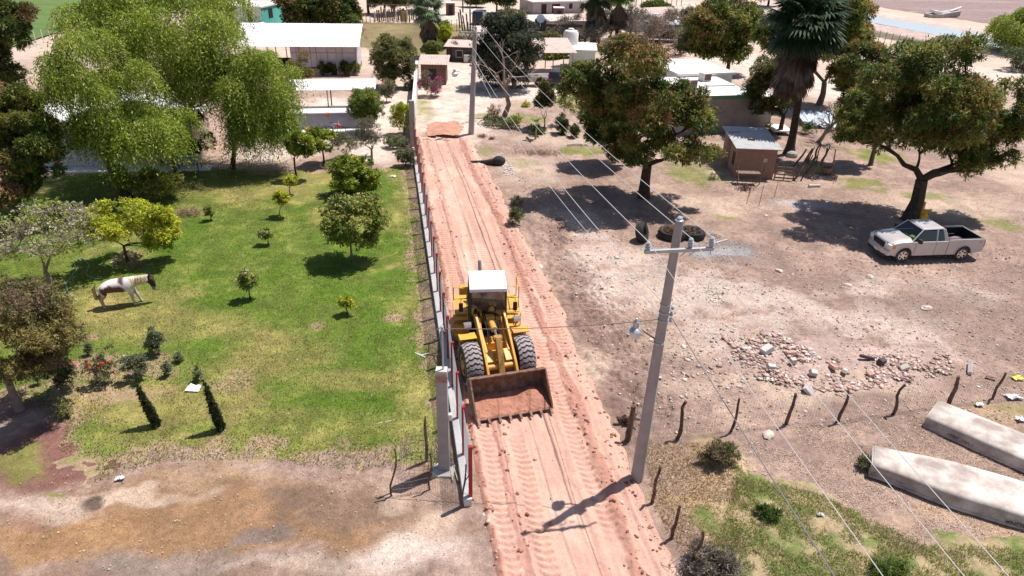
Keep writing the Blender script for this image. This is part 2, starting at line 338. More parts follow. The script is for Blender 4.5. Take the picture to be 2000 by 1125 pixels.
def tread(X, Y, p0, p1, wdt, per=.27):
    """chevron tyre print between two points"""
    d = np.array([p1[0]-p0[0], p1[1]-p0[1]]); L = np.hypot(*d); d = d/L; s = (X-p0[0])*d[0]+(Y-p0[1])*d[1]; t = -(X-p0[0])*d[1]+(Y-p0[1])*d[0]
    t = t+.05*np.sin(s*.9); m = sm(wdt/2, wdt/2-.07, np.abs(t))*sm(0, .6, s)*sm(L, L-.6, s)
    ph = (s+.5*np.abs(t))/per; return m, m*(sm(.25, .6, np.abs((ph % 1)-.5)*2))
LX, LY = np.meshgrid(GX, GY)
Z = .05*(fbm(LX, LY, 3., 4, 31)-.5)*2+.05*(fbm(LX, LY, .45, 3, 37)-.5)
Z += sm(60, 140, LY)*.2*(fbm(LX, LY, 12, 3, 39)-.5)
# dug, rutted verge to the right of the road
vg = sm(-.3, .6, road_u(LX, LY)-road_w(LY))*sm(3.4, 2.2, road_u(LX, LY)-road_w(LY))*sm(17, 21, LY)*sm(42, 36, LY)
Z += vg*.55*(fbm(LX, LY, .8, 5, 41)-.5)+vg*.22*(fbm(LX, LY, .2, 2, 43)-.5)
GC = ground_color(LX, LY)
for a, b, wd in [((1062, 430), (1125, 560), .5), ((1090, 560), (1150, 760), .5), ((1125, 560), (1190, 660), .5), ((1100, 425), (1180, 620), .45), ((1170, 600), (1560, 560), .32), ((1200, 640), (1420, 520), .32), ((1200, 690), (1330, 600), .32), ((1560, 528), (1990, 505), .28)]:
    m, h = tread(LX, LY, G(*a), G(*b), wd); Z += -.05*m+.075*h; GC = GC*(1+.12*(h-.5)*m)[..., None]
# the ground dips beneath the road sheet, a berm and ditch frame the canal
ru = road_u(LX, LY); inr = sm(.35, .8, ru)*sm(.35, .9, road_w(LY)-ru)*sm(56, 54, LY); Z = Z*(1-inr)-.14*inr
cs = np.full(LX.shape, -99.); fm = LY > 90; cs[fm] = poly_sd(LX[fm], LY[fm], CANAL)
Z += np.where(cs > -7, .25*sm(-7, -3.5, cs)*sm(1.2, -2.5, cs)-.5*sm(-.8, .8, cs), 0)
k = (sm(-8, -6, cs)*sm(.5, -.5, cs)*.8)[..., None]; GC = GC*(1-k)+np.array((.58, .44, .39))*k*(.8+.4*fbm(LX, LY, 2, 3, 8)[..., None])
def gridmesh(name, X, Y, Zz, C, m, keep=None):
    ny, nx = X.shape; idx = np.arange(nx*ny).reshape(ny, nx)
    Q = np.stack([idx[:-1, :-1], idx[:-1, 1:], idx[1:, 1:], idx[1:, :-1]], -1).reshape(-1, 4); V = np.stack([X, Y, Zz], -1).reshape(-1, 3); C = C.reshape(-1, 3)
    if keep is not None:
        kc = keep[:-1, :-1] & keep[:-1, 1:] & keep[1:, 1:] & keep[1:, :-1]; Q = Q[kc.ravel()]; u = np.unique(Q); mp = np.zeros(len(V), np.int64); mp[u] = np.arange(len(u)); Q = mp[Q]; V = V[u]; C = C[u]
    return npmesh(name, V, Q, m, col=C, smooth=True)
struct(gridmesh('ground', LX, LY, Z, GC, M_ground))
def gz(x, y):
    i = min(max(np.searchsorted(GY, y), 0), len(GY)-1); j = min(max(np.searchsorted(GX, x), 0), len(GX)-1); return float(Z[i, j])
# lawn: turf sheet with a ragged outline
iy = (GY > 11) & (GY < 60); ix = (GX > -60) & (GX < 1); X1 = LX[np.ix_(iy, ix)]; Y1 = LY[np.ix_(iy, ix)]
ld = poly_sd(X1, Y1, LAWN); n1 = fbm(X1, Y1, 3.4, 5, 51); n2 = fbm(X1, Y1, .7, 4, 53); ls = ld+1.7*(n2-.5)*1.4+1.0*(fbm(X1, Y1, 2.5, 3, 57)-.5)+.8*(fbm(X1, Y1, .25, 2, 56)-.5)-.3; lk = ls > -.5
gr = np.array((.10, .165, .018)); dry = np.array((.30, .245, .085)); mid = np.array((.165, .175, .04))
def near(px, py, rx, ry): c0 = G(px, py); dep = (c0-Vector((0, 0, CAM_H))).length; ryw = abs(G(px, py-ry*.7).y-G(px, py+ry*.7).y)/1.4; return np.hypot((X1-c0.x)/(rx*dep/F_PX), (Y1-c0.y)/ryw)
dr = sm(.50, .66, n1)*.55+sm(.52, .7, n2)*.28
for a, b, c, d, e in [(340, 640, 190, 40, .7), (330, 790, 200, 50, .75), (560, 690, 120, 40, .75), (690, 745, 130, 22, .7), (200, 590, 140, 40, .5), (440, 370, 140, 26, .5), (330, 860, 200, 26, .55), (600, 830, 200, 36, .35), (610, 350, 60, 10, .4), (470, 730, 90, 30, .6), (860, 620, 20, 40, .4)]: dr = dr+e*sm(1.2, .5, near(a, b, c, d)+.8*(n2-.5))
for a, b, c, d, e in [(640, 560, 220, 60, .6), (560, 480, 260, 40, .45), (800, 680, 120, 30, .6), (700, 650, 170, 46, .4), (380, 680, 60, 30, .5), (300, 900, 60, 14, .6), (700, 890, 150, 26, .3)]: dr = dr-e*sm(1.2, .5, near(a, b, c, d)+.8*(n2-.5))
dr = np.clip(dr, 0, 1)[..., None]; LC = gr*(1-dr)+dry*dr; g2 = sm(.45, .6, fbm(X1, Y1, 1.5, 3, 59))[..., None]*.4; LC = LC*(1-g2)+mid*g2; LC = LC*(.62+.76*n2[..., None])*(.8+.4*fbm(X1, Y1, .22, 2, 58))[..., None]
bare = np.zeros(X1.shape)
for a, b, c, d, e in [(770, 622, 26, 12, .9), (620, 640, 16, 12, .6), (455, 745, 40, 24, .5), (250, 500, 30, 14, .6), (240, 720, 110, 32, .8), (200, 765, 110, 24, .7), (180, 660, 20, 8, .7), (850, 600, 14, 60, .6), (860, 660, 12, 40, .6), (300, 340, 60, 8, .5)]: bare = np.maximum(bare, e*sm(1.2, .5, near(a, b, c, d)+1.2*(n2-.5)))
bare = np.maximum(bare, .85*sm(.8, .0, ls))[..., None]; LC = LC*(1-bare)+np.array((.42, .28, .19))*bare
Z1 = Z[np.ix_(iy, ix)]+np.clip(.012+.12*ls, -.05, .012)+.025*np.clip(ls, 0, 1)*(1-bare[..., 0])
struct(gridmesh('lawn', X1, Y1, Z1, LC, M_turf, keep=lk))
# weeds and rough grass patch, bottom right
iy = (GY > 5) & (GY < 20); ix = (GX > 3) & (GX < 30); X2 = LX[np.ix_(iy, ix)]; Y2 = LY[np.ix_(iy, ix)]
wd_ = poly_sd(X2, Y2, WEEDS)+1.6*(fbm(X2, Y2, 1.1, 4, 61)-.5)*2; wn = fbm(X2, Y2, .6, 4, 63)[..., None]
wn = sm(.3, .66, wn)*.9+.1*fbm(X2, Y2, .2, 3, 64)[..., None]; WC = np.array((.15, .19, .05))*(1-wn)+np.array((.40, .30, .18))*wn; 
wd_ = wd_+.9*(fbm(X2, Y2, .3, 3, 62)-.5); struct(gridmesh('weed_ground', X2, Y2, Z[np.ix_(iy, ix)]+np.clip(.03+.1*(wd_-.2), -.05, .03), WC, M_turf, keep=wd_ > -.5))
# the freshly graded red dirt road
U, Vv = np.meshgrid(np.arange(-.9, 6.6, .04), np.arange(2.5, 56.5, .045)); RX = FENCE(Vv)+U/.983; RY = Vv; W = road_w(Vv)
wob = .35*(fbm(U*0+3, Vv, 2.5, 3, 71)-.5); eL = U-.28-wob*.4; eR = W+.1+wob-U+.25*(fbm(U, Vv, .5, 2, 70)-.5)
RZ = .075+.06*(fbm(U, Vv*.25, .35, 3, 73)-.5)+.05*(fbm(U, Vv, .3, 3, 74)-.5)
streak = fbm(U, Vv*.06, .22, 3, 75); RZ += .10*(streak-.5); st2 = fbm(U, Vv*.03, .5, 2, 76); RZ += .06*(st2-.5)
RC = np.array((.56, .33, .255))*(.86+.3*fbm(U, Vv*.3, 1.1, 4, 77))[..., None]
blob = sm(.5, .72, fbm(U, Vv*.35, .9, 4, 79))[..., None]*.55; RC = RC*(1-blob)+np.array((.66, .47, .385))*blob
dk = np.zeros(U.shape)
for u0, wd, a in [(.3, .26, .9), (1.32, .16, .5), (4.3, .30, .8), (3.45, .12, .2)]:                  # dark windrows of moist clods
    q = sm(wd, wd*.4, np.abs(U-u0*W/5.3-.18*np.sin(Vv*.35+u0*9)*.5)+.35*(fbm(U, Vv, .5, 3, 81)-.5)*2*.5); dk = np.maximum(dk, a*q)
RZ += dk*(.07+.15*(fbm(U, Vv, .14, 3, 83)-.4)); RC = RC*(.88+.24*streak)[..., None]; RC = RC*(1-.8*dk[..., None])+np.array((.36, .16, .115))*.8*dk[..., None]
for u0, wd, v0, v1, dev in [(.85, .5, 9, 38, .0), (1.85, .55, 9, 19.5, .0), (2.0, .5, 24, 36, .3), (3.9, .55, 14, 40, .1), (4.75, .5, 22, 37, .0), (2.95, .5, 26, 40, -.2)]:
    s = Vv; t = U-(u0+dev*np.sin(s*.22))*W/5.3+.035*np.sin(s*1.3+u0); m = sm(wd/2, wd/2-.06, np.abs(t))*sm(v0, v0+1, s)*sm(v1, v1-2, s); dep = .5+.5*fbm(U, Vv, 1.5, 2, 85)
    ph = (s-.42*np.abs(t)+.03*vn(s*4, s*0, 3))/.26; rg = sm(.3, .62, np.abs((ph % 1)-.5)*2)*m*dep
    RZ = RZ*(1-.7*m)+m*.03+.085*rg-.02*m; RC = RC*(1+(.2*rg-.1*m)[..., None])
bm_ = sm(.5, .15, np.abs(eR-.35)); RZ += .05*bm_*(.6+.8*fbm(U, Vv, .5, 3, 87))
edge = np.minimum(np.minimum(eL, eR), (Vv-2.7)*.5); edge = np.minimum(edge, 1.1*(54.6-Vv)+1.2*(fbm(U, Vv, .7, 3, 89)-.5)*2)
RZ = np.where(edge < .25, RZ*sm(-.05, .3, edge)-.12*(1-sm(-.12, .16, edge)), RZ); RZ = RZ-.2*sm(-.1, -.4, edge)
struct(gridmesh('dirt_road', RX, RY, RZ, np.clip(RC, .02, .9), M_road, keep=edge > -.35))
def road_z(x, y):
    u = road_u(x, y); i = int(round((y-2.5)/.045)); j = int(round((u+.9)/.04)); return float(RZ[min(max(i, 0), RZ.shape[0]-1), min(max(j, 0), RZ.shape[1]-1)])
# patch of red spoil beyond the graded end, the crop field, the canal
def flat(name, P, z, m, sub=0):
    me = MB(); me.add([(p[0], p[1], z) for p in P], [tuple(range(len(P)))]); return struct(me.build(name, m))
xs = np.linspace(-10, -3, 90); ys = np.linspace(55, 66, 110); X3, Y3 = np.meshgrid(xs, ys); c0 = G(868, 255); d3 = np.hypot((X3-c0.x)/1.7, (Y3-c0.y)/3.2)+.7*(fbm(X3, Y3, .9, 4, 91)-.5)
struct(gridmesh('red_spoil', X3, Y3, .03+.22*sm(1.0, .3, d3)*(.4+fbm(X3, Y3, .5, 3, 93)), np.broadcast_to(np.array((.46, .24, .17)), X3.shape+(3,))*(.8+.4*fbm(X3, Y3, .4, 3, 95))[..., None], M_road, keep=d3 < .95))
m_crop = mat('green crop', (.09, .15, .035), .95, c2=(.13, .19, .05), ns=.25, bump=.8, bs=2.5)
f_ = flat('crop_field', CROP, .15, m_crop)
pl = PLOUGH; xs = np.linspace(40, 420, 300); ys = np.linspace(100, 330, 420); X4, Y4 = np.meshgrid(xs, ys); pd = poly_sd(X4, Y4, PLOUGH)
PC = np.array((.31, .22, .205))*(.8+.25*fbm(X4*.3, Y4, 1.6, 4, 97)+.2*sm(.55, .7, fbm(X4*.12, Y4, 4, 3, 99)))[..., None]
struct(gridmesh('ploughed_field', X4, Y4, np.clip(pd*.2-.1, -.3, .04)+.22*fbm(X4*.2, Y4, 1.1, 3, 96), PC, M_ground, keep=pd > -1.5))
m_water = mat('canal water', (.46, .50, .53), .25, spec=.6, bump=.05, bs=3)  # pale reflection of the sky put into the water's base colour
struct(flat('canal_water', [(p[0], p[1]) for p in CANAL], .05, m_water))

# ------------------------------------------------------------------ loose ground cover (nobody could count it)
def leafquads(P, D, N, ln, wd):
    """diamond leaves: centres P, long axis D, normal N"""
    D = D/np.linalg.norm(D, axis=1, keepdims=True); S = np.cross(D, N); S /= (np.linalg.norm(S, axis=1, keepdims=True)+1e-9)
    ln = np.asarray(ln).reshape(-1, 1); wd = np.asarray(wd).reshape(-1, 1); n = len(P)
    V = np.stack([P, P+D*ln*.45+S*wd*.5, P+D*ln, P+D*ln*.45-S*wd*.5], 1).reshape(-1, 3); Q = np.arange(4*n).reshape(n, 4); return V, Q
def pick(pal, n):
    c = np.array([p[0] for p in pal]); w_ = np.array([p[1] for p in pal], float); i = rng.choice(len(pal), n, p=w_/w_.sum()); return c[i]
def scatter_xy(P, n):
    P_ = np.array([[p[0], p[1]] for p in P]); lo, hi = P_.min(0), P_.max(0); out = []
    while sum(map(len, out)) < n:
        q = lo+(hi-lo)*rng.random((n, 2)); d = poly_sd(q[:, 0], q[:, 1], P); out.append(q[d > .1])
    return np.concatenate(out)[:n]
def zarr(x, y):
    i = np.clip(np.searchsorted(GY, y), 0, len(GY)-1); j = np.clip(np.searchsorted(GX, x), 0, len(GX)-1); return Z[i, j]
def blades(name, xy, h, w0, pal, spread=.5, z0=0.):
    n = len(xy); P = np.column_stack([xy, zarr(xy[:, 0], xy[:, 1])+z0]); D = np.column_stack([rng.normal(0, spread, (n, 2)), np.ones(n)]); N = rng.normal(0, 1, (n, 3)); hh = h*(.5+rng.random(n))
    V, Q = leafquads(P, D, N, hh, w0*(.6+.8*rng.random(n))); C = np.repeat(pick(pal, n)*(.75+.5*rng.random((n, 1))), 4, 0); return stuff(npmesh(name, V, Q, M_leaf, col=C))
q = scatter_xy(LAWN, 230000); q = q[rng.random(len(q)) < np.clip(1.5-q[:, 1]/45, .25, 1)]; lawnn = fbm(q[:, 0], q[:, 1], 3.4, 5, 51); q = q[lawnn < .62+.1*rng.random(len(q))]
blades('grass', q, .08, .024, [((.10, .165, .015), 4), ((.18, .23, .035), 4), ((.34, .32, .09), 3.4), ((.48, .42, .2), 1.2)], .9, .015)
q = scatter_xy(WEEDS, 46000); q = q[fbm(q[:, 0], q[:, 1], .8, 3, 67) > .36]
blades('weeds', q, .15, .018, [((.2, .3, .04), 4), ((.3, .36, .09), 3), ((.55, .45, .26), 4), ((.42, .32, .22), 2)], .9)
q = scatter_xy(pxpoly([(1250, 860), (1420, 860), (1480, 960), (1440, 1090), (1330, 1090), (1270, 990)]), 7000)
blades('dry_grass', q, .12, .02, [((.5, .38, .2), 4), ((.4, .27, .13), 3), ((.2, .2, .06), 1)], 1.2)
q = scatter_xy(pxpoly([(1240, 830), (2050, 800), (2050, 1060), (1300, 1060)]), 26000); q = q[fbm(q[:, 0], q[:, 1], 1.2, 3, 68) > .45]
def litter(name, q, pal, s0, s1, z0=.012):
    n = len(q); P = np.column_stack([q, zarr(q[:, 0], q[:, 1])+z0]); D = np.column_stack([rng.normal(0, 1, (n, 2)), rng.normal(0, .25, n)]); N = np.column_stack([rng.normal(0, .4, (n, 2)), np.ones(n)])
    V, Q = leafquads(P, D, N, rng.uniform(s0, s1, n), rng.uniform(s0*.3, s1*.5, n)); return stuff(npmesh(name, V, Q, M_matte, col=np.repeat(pick(pal, n), 4, 0)))
litter('leaf_litter', q, [((.5, .38, .29), 4), ((.62, .5, .4), 3), ((.25, .15, .1), 3), ((.36, .22, .14), 2)], .025, .085)
q = scatter_xy(pxpoly([(960, 270), (1420, 290), (2050, 380), (2050, 800), (1250, 830), (1120, 600)]), 60000); q = q[fbm(q[:, 0], q[:, 1], 2.2, 4, 69) > .47]
litter('leaf_litter', q, [((.5, .4, .33), 4), ((.66, .56, .48), 2), ((.22, .15, .12), 4), ((.32, .22, .18), 3)], .03, .10)
q = scatter_xy(pxpoly([(40, 640), (860, 640), (900, 1000), (900, 1120), (0, 1120)]), 2600)
litter('leaf_litter', q, [((.5, .4, .25), 3), ((.62, .52, .4), 1), ((.2, .12, .08), 3)], .02, .09, .05)
def stones(name, pts, r0, r1, pal, m, zf, jag=.35, flatz=.6):
    """angular lumps, one mesh"""
    t = bmesh.new(); bmesh.ops.create_icosphere(t, subdivisions=1, radius=1); bv = np.array([v.co[:] for v in t.verts]); bf = np.array([[v.index for v in f.verts] for f in t.faces]); t.free(); n = len(pts)
    r = r0*(r1/r0)**(rng.random(n)**2.2); sc = rng.uniform(.6, 1.3, (n, 1, 3)); sc[..., 2] *= flatz; V = bv[None]*(1+jag*(rng.random((n, len(bv), 1))-.5)*2)*sc; a = rng.random(n)*2*PI; ca, sa = np.cos(a)[:, None], np.sin(a)[:, None]
    V = np.stack([V[..., 0]*ca-V[..., 1]*sa, V[..., 0]*sa+V[..., 1]*ca, V[..., 2]], -1)*r[:, None, None]; z = np.array([zf(x, y) for x, y in pts])+r*.2
    V += np.column_stack([pts, z])[:, None]; Q = (bf[None]+(np.arange(n)*len(bv))[:, None, None]).reshape(-1, 3); C = np.repeat(pick(pal, n)*(.8+.4*rng.random((n, 1))), len(bv), 0)
    return stuff(npmesh(name, V.reshape(-1, 3), Q, m, col=C))
# clods thrown up along the road
pp = []
for _ in range(2700):
    y = 9.5+44*random.random()**1.5; c = random.choice([.32, .3, .35, 1.35, 4.35, 4.4, 4.9, 5.3, 5.2, random.uniform(.3, 5.2)]); u = c*float(road_w(y))/5.3+random.gauss(0, .16); pp.append((FENCE(y)+u/.983, y))
stones('dirt_clods', np.array(pp), .014, .085, [((.4, .2, .14), 5), ((.5, .3, .22), 3), ((.27, .11, .08), 3), ((.6, .5, .42), .6)], M_matte, road_z)
q = scatter_xy(pxpoly([(1000, 330), (1250, 470), (2050, 480), (2050, 830), (1250, 850), (1180, 760)]), 9000)
stones('gravel', q, .012, .07, [((.45, .35, .3), 4), ((.62, .54, .48), 2), ((.25, .17, .14), 2)], M_matte, gz)
q = scatter_xy(pxpoly([(1280, 660), (1480, 650), (1460, 790), (1240, 780)]), 240)
stones('gravel', q, .03, .12, [((.5, .42, .36), 4), ((.62, .54, .48), 1), ((.36, .27, .23), 3)], M_matte, gz)
q = scatter_xy(pxpoly([(965, 300), (985, 300), (1015, 345), (985, 345)]), 260)
stones('gravel', q, .03, .10, [((.7, .66, .62), 4), ((.5, .44, .4), 2)], M_matte, gz)
# ------------------------------------------------------------------ trees and plants
def crown_px(y, x0, x1, y0, y1, squash=1.0):
    """crown ellipsoid whose outline fills a pixel box when it stands at distance y"""
    c = PY((x0+x1)/2, (y0+y1)/2, y); dep = -(CM.transposed() @ (c-Vector((0, 0, CAM_H)))).z
    rx = (x1-x0)/2*dep/F_PX; ph = math.atan2(CAM_H-c.z, math.hypot(c.x, c.y)); hh = (y1-y0)/2*dep/F_PX; ry = rx*squash
    v = hh*hh-(ry*math.sin(ph))**2; rz = math.sqrt(v)/math.cos(ph) if v > (.5*hh)**2 else .62*hh/math.cos(ph)
    if v <= (.5*hh)**2: ry = math.sqrt(max(hh*hh-(rz*math.cos(ph))**2, .04))/max(math.sin(ph), .15); ry = min(ry, rx)
    return c, (rx, ry, rz)
def clumps_in(c, r, n, size=.36, low=-.75, seed=0, sh=.5):
    g = np.random.default_rng(seed); P = []; k = 0
    while len(P) < n and k < 4000:
        k += 1; d = g.normal(0, 1, 3); d /= np.linalg.norm(d); rad = (sh+(1.12-sh)*g.random()**.6)*(1-size*.62); q = d*rad
        if q[2] < low: continue
        if all(np.linalg.norm(q-p[0]) > size*.7*(.98**(k/40)) for p in P): P.append((q, size*(.75+.55*g.random())))
    m = (r[0]+r[1]+r[2])/3
    return [(np.array(c)+q*np.array(r), s*np.array([(r[0]+m)/2*g.uniform(.85, 1.25), (r[1]+m)/2*g.uniform(.85, 1.25), (r[2]+m)/2*g.uniform(.7, 1.)])*.95) for q, s in P]
def tufts(clumps, nt, per, ln, wd, pal, tip=None, tipf=.0, droop=.3, rad=.16, hollow=.55, seed=1):
    g = np.random.default_rng(seed); A = np.array([cl[1][0]*cl[1][2] for cl in clumps]); i = g.choice(len(clumps), nt, p=A/A.sum())
    C = np.array([c[0] for c in clumps])[i]; Rr = np.array([c[1] for c in clumps])[i]; d = g.normal(0, 1, (nt, 3)); d[:, 2] += .35; d /= np.linalg.norm(d, axis=1, keepdims=True)
    t = hollow+(1.08-hollow)*g.random((nt, 1))**.6; st_ = g.random((nt, 1)) < .05; t = np.where(st_ & (d[:, 2:] > -.4), t+.35*g.random((nt, 1)), t); T = C+d*Rr*t; tint = g.random(nt); shade = .8+.4*g.random((nt, 1)); pc = np.array([p[0] for p in pal]); pw = np.array([p[1] for p in pal], float); pw /= pw.sum()
    # neighbouring leaves share a tone: patches across the crown
    h = np.sin(T[:, 0]*2.1+seed)*np.sin(T[:, 1]*1.9+2)+np.sin(T[:, 2]*2.6+seed*2)+g.normal(0, .5, nt); order = np.argsort(np.argsort(h))/nt; ci = np.searchsorted(np.cumsum(pw), order*.999); ci = np.where(g.random(nt) < .35, g.choice(len(pal), nt, p=pw), ci); base = pc[ci]*shade
    if tip is not None:
        istip = (t[:, 0] > .84) & (d[:, 2] > -.1) & (g.random(nt) < np.clip(tipf*2.2*(np.sin(C[:, 0]*1.3+C[:, 1]*.9+seed)+.15), .02, .85)); base[istip] = np.array(tip)*(.7+.6*g.random((istip.sum(), 1)))
    P = np.repeat(T, per, 0); D = np.repeat(d, per, 0)*.7+g.normal(0, .75, (nt*per, 3)); D[:, 2] -= droop; N = g.normal(0, .6, (nt*per, 3)); N[:, 2] += 1
    P = P+g.normal(0, rad*.5, P.shape); V, Q = leafquads(P, D, N, ln*(.7+.6*g.random(nt*per)), wd*(.7+.6*g.random(nt*per))); return V, Q, np.repeat(np.repeat(base, per, 0)*(.85+.3*g.random((nt*per, 1))), 4, 0)
def strands(clumps, ns, ln, lw, length, pal, seed=1, spread=.45):
    """hanging leafy strands of a weeping tree"""
    g = np.random.default_rng(seed); A = np.array([cl[1][0]*cl[1][1] for cl in clumps]); i = g.choice(len(clumps), ns, p=A/A.sum()); C = np.array([c[0] for c in clumps])[i]; Rr = np.array([c[1] for c in clumps])[i]
    d = g.normal(0, 1, (ns, 3)); d[:, 2] = np.abs(d[:, 2])*.8+.15; d /= np.linalg.norm(d, axis=1, keepdims=True); S = C+d*Rr*(.75+.3*g.random((ns, 1))); out = np.column_stack([d[:, :2], np.zeros(ns)])*spread+g.normal(0, .12, (ns, 3)); L = length*(.4+.8*g.random((ns, 1))); k = 13
    u = (np.arange(k)/k)[None, :, None]; P = S[:, None]+out[:, None]*(u*1.0)*L[:, None]+np.array([0, 0, -1.])*(u**1.5)*L[:, None]; P = P.reshape(-1, 3)+g.normal(0, .05, (ns*k, 3)); pc = pick(pal, ns)*(.75+.5*g.random((ns, 1)))
    D = np.repeat(out*.6+np.array([0, 0, -.55]), k, 0)+g.normal(0, .42, (ns*k, 3)); V, Q = leafquads(P, D, g.normal(0, 1, (ns*k, 3)), ln*(.6+.8*g.random(ns*k)), lw*(.7+.6*g.random(ns*k))); return V, Q, np.repeat(np.repeat(pc, k, 0)*(.85+.3*g.random((ns*k, 1))), 4, 0)
def merge(*a):
    V, Q, C = [], [], []; n = 0
    for v, q, c in a: V.append(v); Q.append(q+n); C.append(c); n += len(v)
    return np.concatenate(V), np.concatenate(Q), np.concatenate(C)
def limb(mb, a, b, r0, r1, g, n=6, bend=.12, seg=4):
    a, b = np.array(a, float), np.array(b, float); L = np.linalg.norm(b-a); pts = []
    for i in range(seg+1):
        t = i/seg; p = a+(b-a)*t
        if 0 < i < seg: p = p+g.normal(0, bend*L/seg*.9, 3)
        p[2] += math.sin(t*PI)*L*.05; pts.append(p)
    mb.tube(pts, [r0+(r1-r0)*(i/seg) for i in range(seg+1)], n); return pts
def woody(base, forks, clumps, r, m, parent, seed=0, lean=(0, 0), twigs=0, name='trunk'):
    """trunk, limbs to every clump, and twigs"""
    g = np.random.default_rng(seed); mb = MB(); b = np.array(base, float); f = b+np.array([lean[0], lean[1], forks]); 
    mb.tube([b+[0, 0, -.15], b+[0, 0, .1], b+(f-b)*.5+g.normal(0, .04, 3), f], [r*1.5, r*1.15, r*.9, r*.8], 9)
    stems = [f]
    for k, cl in enumerate(sorted(clumps, key=lambda q: q[0][2])):
        c = cl[0]; s = f; rr_ = r*.5
        if len(stems) > 12 or (len(stems) > 1 and g.random() < .3):
            near_ = [q for q in stems if q[2] < c[2]+.1 and np.linalg.norm(q-c) > .25]
            if near_: s = min(near_, key=lambda q: np.linalg.norm(q-c)+.25*np.linalg.norm(q-f)); rr_ = r*(.5 if s is f else .22)
        pts = limb(mb, s, c-np.array([0, 0, cl[1][2]*.3]), rr_, r*.07, g, 6, bend=.14, seg=5); stems += pts[1:4]
        for _ in range(twigs):
            d = g.normal(0, 1, 3); d[2] = abs(d[2])*.6; d /= np.linalg.norm(d); limb(mb, pts[-1-g.integers(2)], c+d*cl[1]*.95, r*.1, .008, g, 3, seg=3)
    return mb.build(name, m, parent, smooth=True, fixn=False)
MANGO = [((.055, .09, .018), 3.4), ((.12, .17, .03), 4), ((.23, .25, .05), 3), ((.36, .31, .08), 1.8)]
MANGO_D = [((.04, .065, .017), 4), ((.08, .12, .025), 4), ((.15, .19, .035), 2.6), ((.25, .24, .06), 1)]
TIP = (.36, .19, .075)
CITRUS = [((.19, .26, .03), 4), ((.33, .38, .04), 4), ((.5, .48, .07), 2), ((.09, .14, .02), 2)]
WILLOW = [((.26, .34, .03), 4), ((.37, .45, .055), 4), ((.52, .54, .16), 2.4), ((.12, .17, .03), 2.4)]
GREYGREEN = [((.17, .2, .09), 4), ((.26, .26, .13), 3), ((.09, .1, .05), 3), ((.38, .34, .2), 1)]
OLIVE = [((.26, .22, .065), 4), ((.37, .3, .1), 3), ((.11, .11, .04), 4), ((.22, .15, .10), 2)]
YELLOW = [((.48, .50, .03), 4), ((.64, .62, .07), 3), ((.27, .33, .03), 3)]
def tree(name, label, base, box, pal, nt, trunk=.2, fork=1.6, n=16, size=.36, ln=.24, wd=.075, per=7, tip=None, tipf=0, bark=None, seed=1, squash=1., low=-.75, group=None, lean=(0, 0), twigs=0, droop=.3, hollow=.55, y=None, weep=None, cat='tree', parts=True, sh=.55):
    b = G(*base) if len(base) == 2 else Vector(base); b.z = gz(b.x, b.y); t = thing(name, label, cat, b, group=group)
    n = int(n*2.3) if n > 12 else int(n*1.3); size = size*.74 if n > 16 else size*.88; boxes = box if isinstance(box[0], (list, tuple)) else [box]; cl = []
    for i, bx in enumerate(boxes):
        c, r = crown_px(b.y+(bx[4] if len(bx) > 4 else 0), *bx[:4], squash=squash); cl += clumps_in(c, r, max(3, n//len(boxes)), size, low, seed+i*7, sh)
    cl = [(c-np.array(b), r) for c, r in cl]
    if .19 < ln < .3 and not weep: ln *= .82; wd *= .8; nt = int(nt*1.2)
    if weep: nt = int(nt*.8); V, Q, C = merge(strands(cl, nt, ln, wd, weep, pal, seed), tufts(cl, nt//2, 5, ln, wd, pal, droop=.8, seed=seed+3))
    else: V, Q, C = tufts(cl, nt, per, ln, wd, pal, tip, tipf, droop, rad=ln*.5, seed=seed, hollow=hollow)
    npmesh('crown', V, Q, M_leaf, t, C); woody((0, 0, 0), fork, cl, trunk, bark or M_bark, t, seed, lean, twigs); return t, cl
# the two yard mangoes on the right
tree('mango_tree', 'large dark mango tree with twin trunk behind the silver pickup', (1775, 430), [(1655, 1955, 62, 300, 1.0), (1850, 1990, 180, 370, 1.2), (1636, 1740, 170, 300, 1.0), (1930, 2020, 140, 290, 1.5), (1700, 1900, 160, 320, 1.2)], MANGO, 14500, .42, 2.6, 44, .34, .26, .085, tip=TIP, tipf=.16, bark=M_bark_dark, seed=3, low=-.8, twigs=3, hollow=.35, sh=.2)
tree('mango_tree', 'rust tipped mango tree beside the power lines, between the road and brick shed', (1257, 385), [(1108, 1365, 72, 250), (1200, 1425, 190, 322), (1165, 1260, 215, 330, 1.5), (1090, 1180, 110, 200), (1240, 1375, 120, 260)], MANGO, 13000, .36, 2.2, 44, .33, .25, .08, tip=TIP, tipf=.26, bark=M_bark_dark, seed=5, twigs=4, hollow=.35, sh=.15)
tree('mango_tree', 'dark low mango standing left of the rust tipped mango', (1232, 322), [(1140, 1245, 170, 290)], MANGO_D, 4200, .2, 1.0, 14, .4, .26, .085, tip=TIP, tipf=.2, bark=M_bark_dark, seed=8, low=-.9)
tree('mango_tree', 'bushy mango tree just behind the largest mango and right of the fan palm', (1700, 322), [(1632, 1745, 85, 190), (1640, 1735, 175, 275)], MANGO, 5600, .16, 2.0, 22, .38, .26, .085, tip=TIP, tipf=.22, seed=11, bark=M_bark)
tree('mango_tree', 'small dark mango by the brick shed roof, left of the fan palm trunk', (1523, 262), [(1465, 1562, 108, 225)], MANGO_D, 4500, .2, 1.6, 16, .38, .26, .085, tip=TIP, tipf=.1, seed=12, bark=M_bark_dark)
tree('mango_tree', 'tall rust brown mango behind the fan palm', (1600, 205), [(1555, 1700, -30, 120), (1478, 1570, 20, 110)], MANGO, 6400, .3, 2.2, 26, .36, .34, .11, tip=TIP, tipf=.4, seed=13)
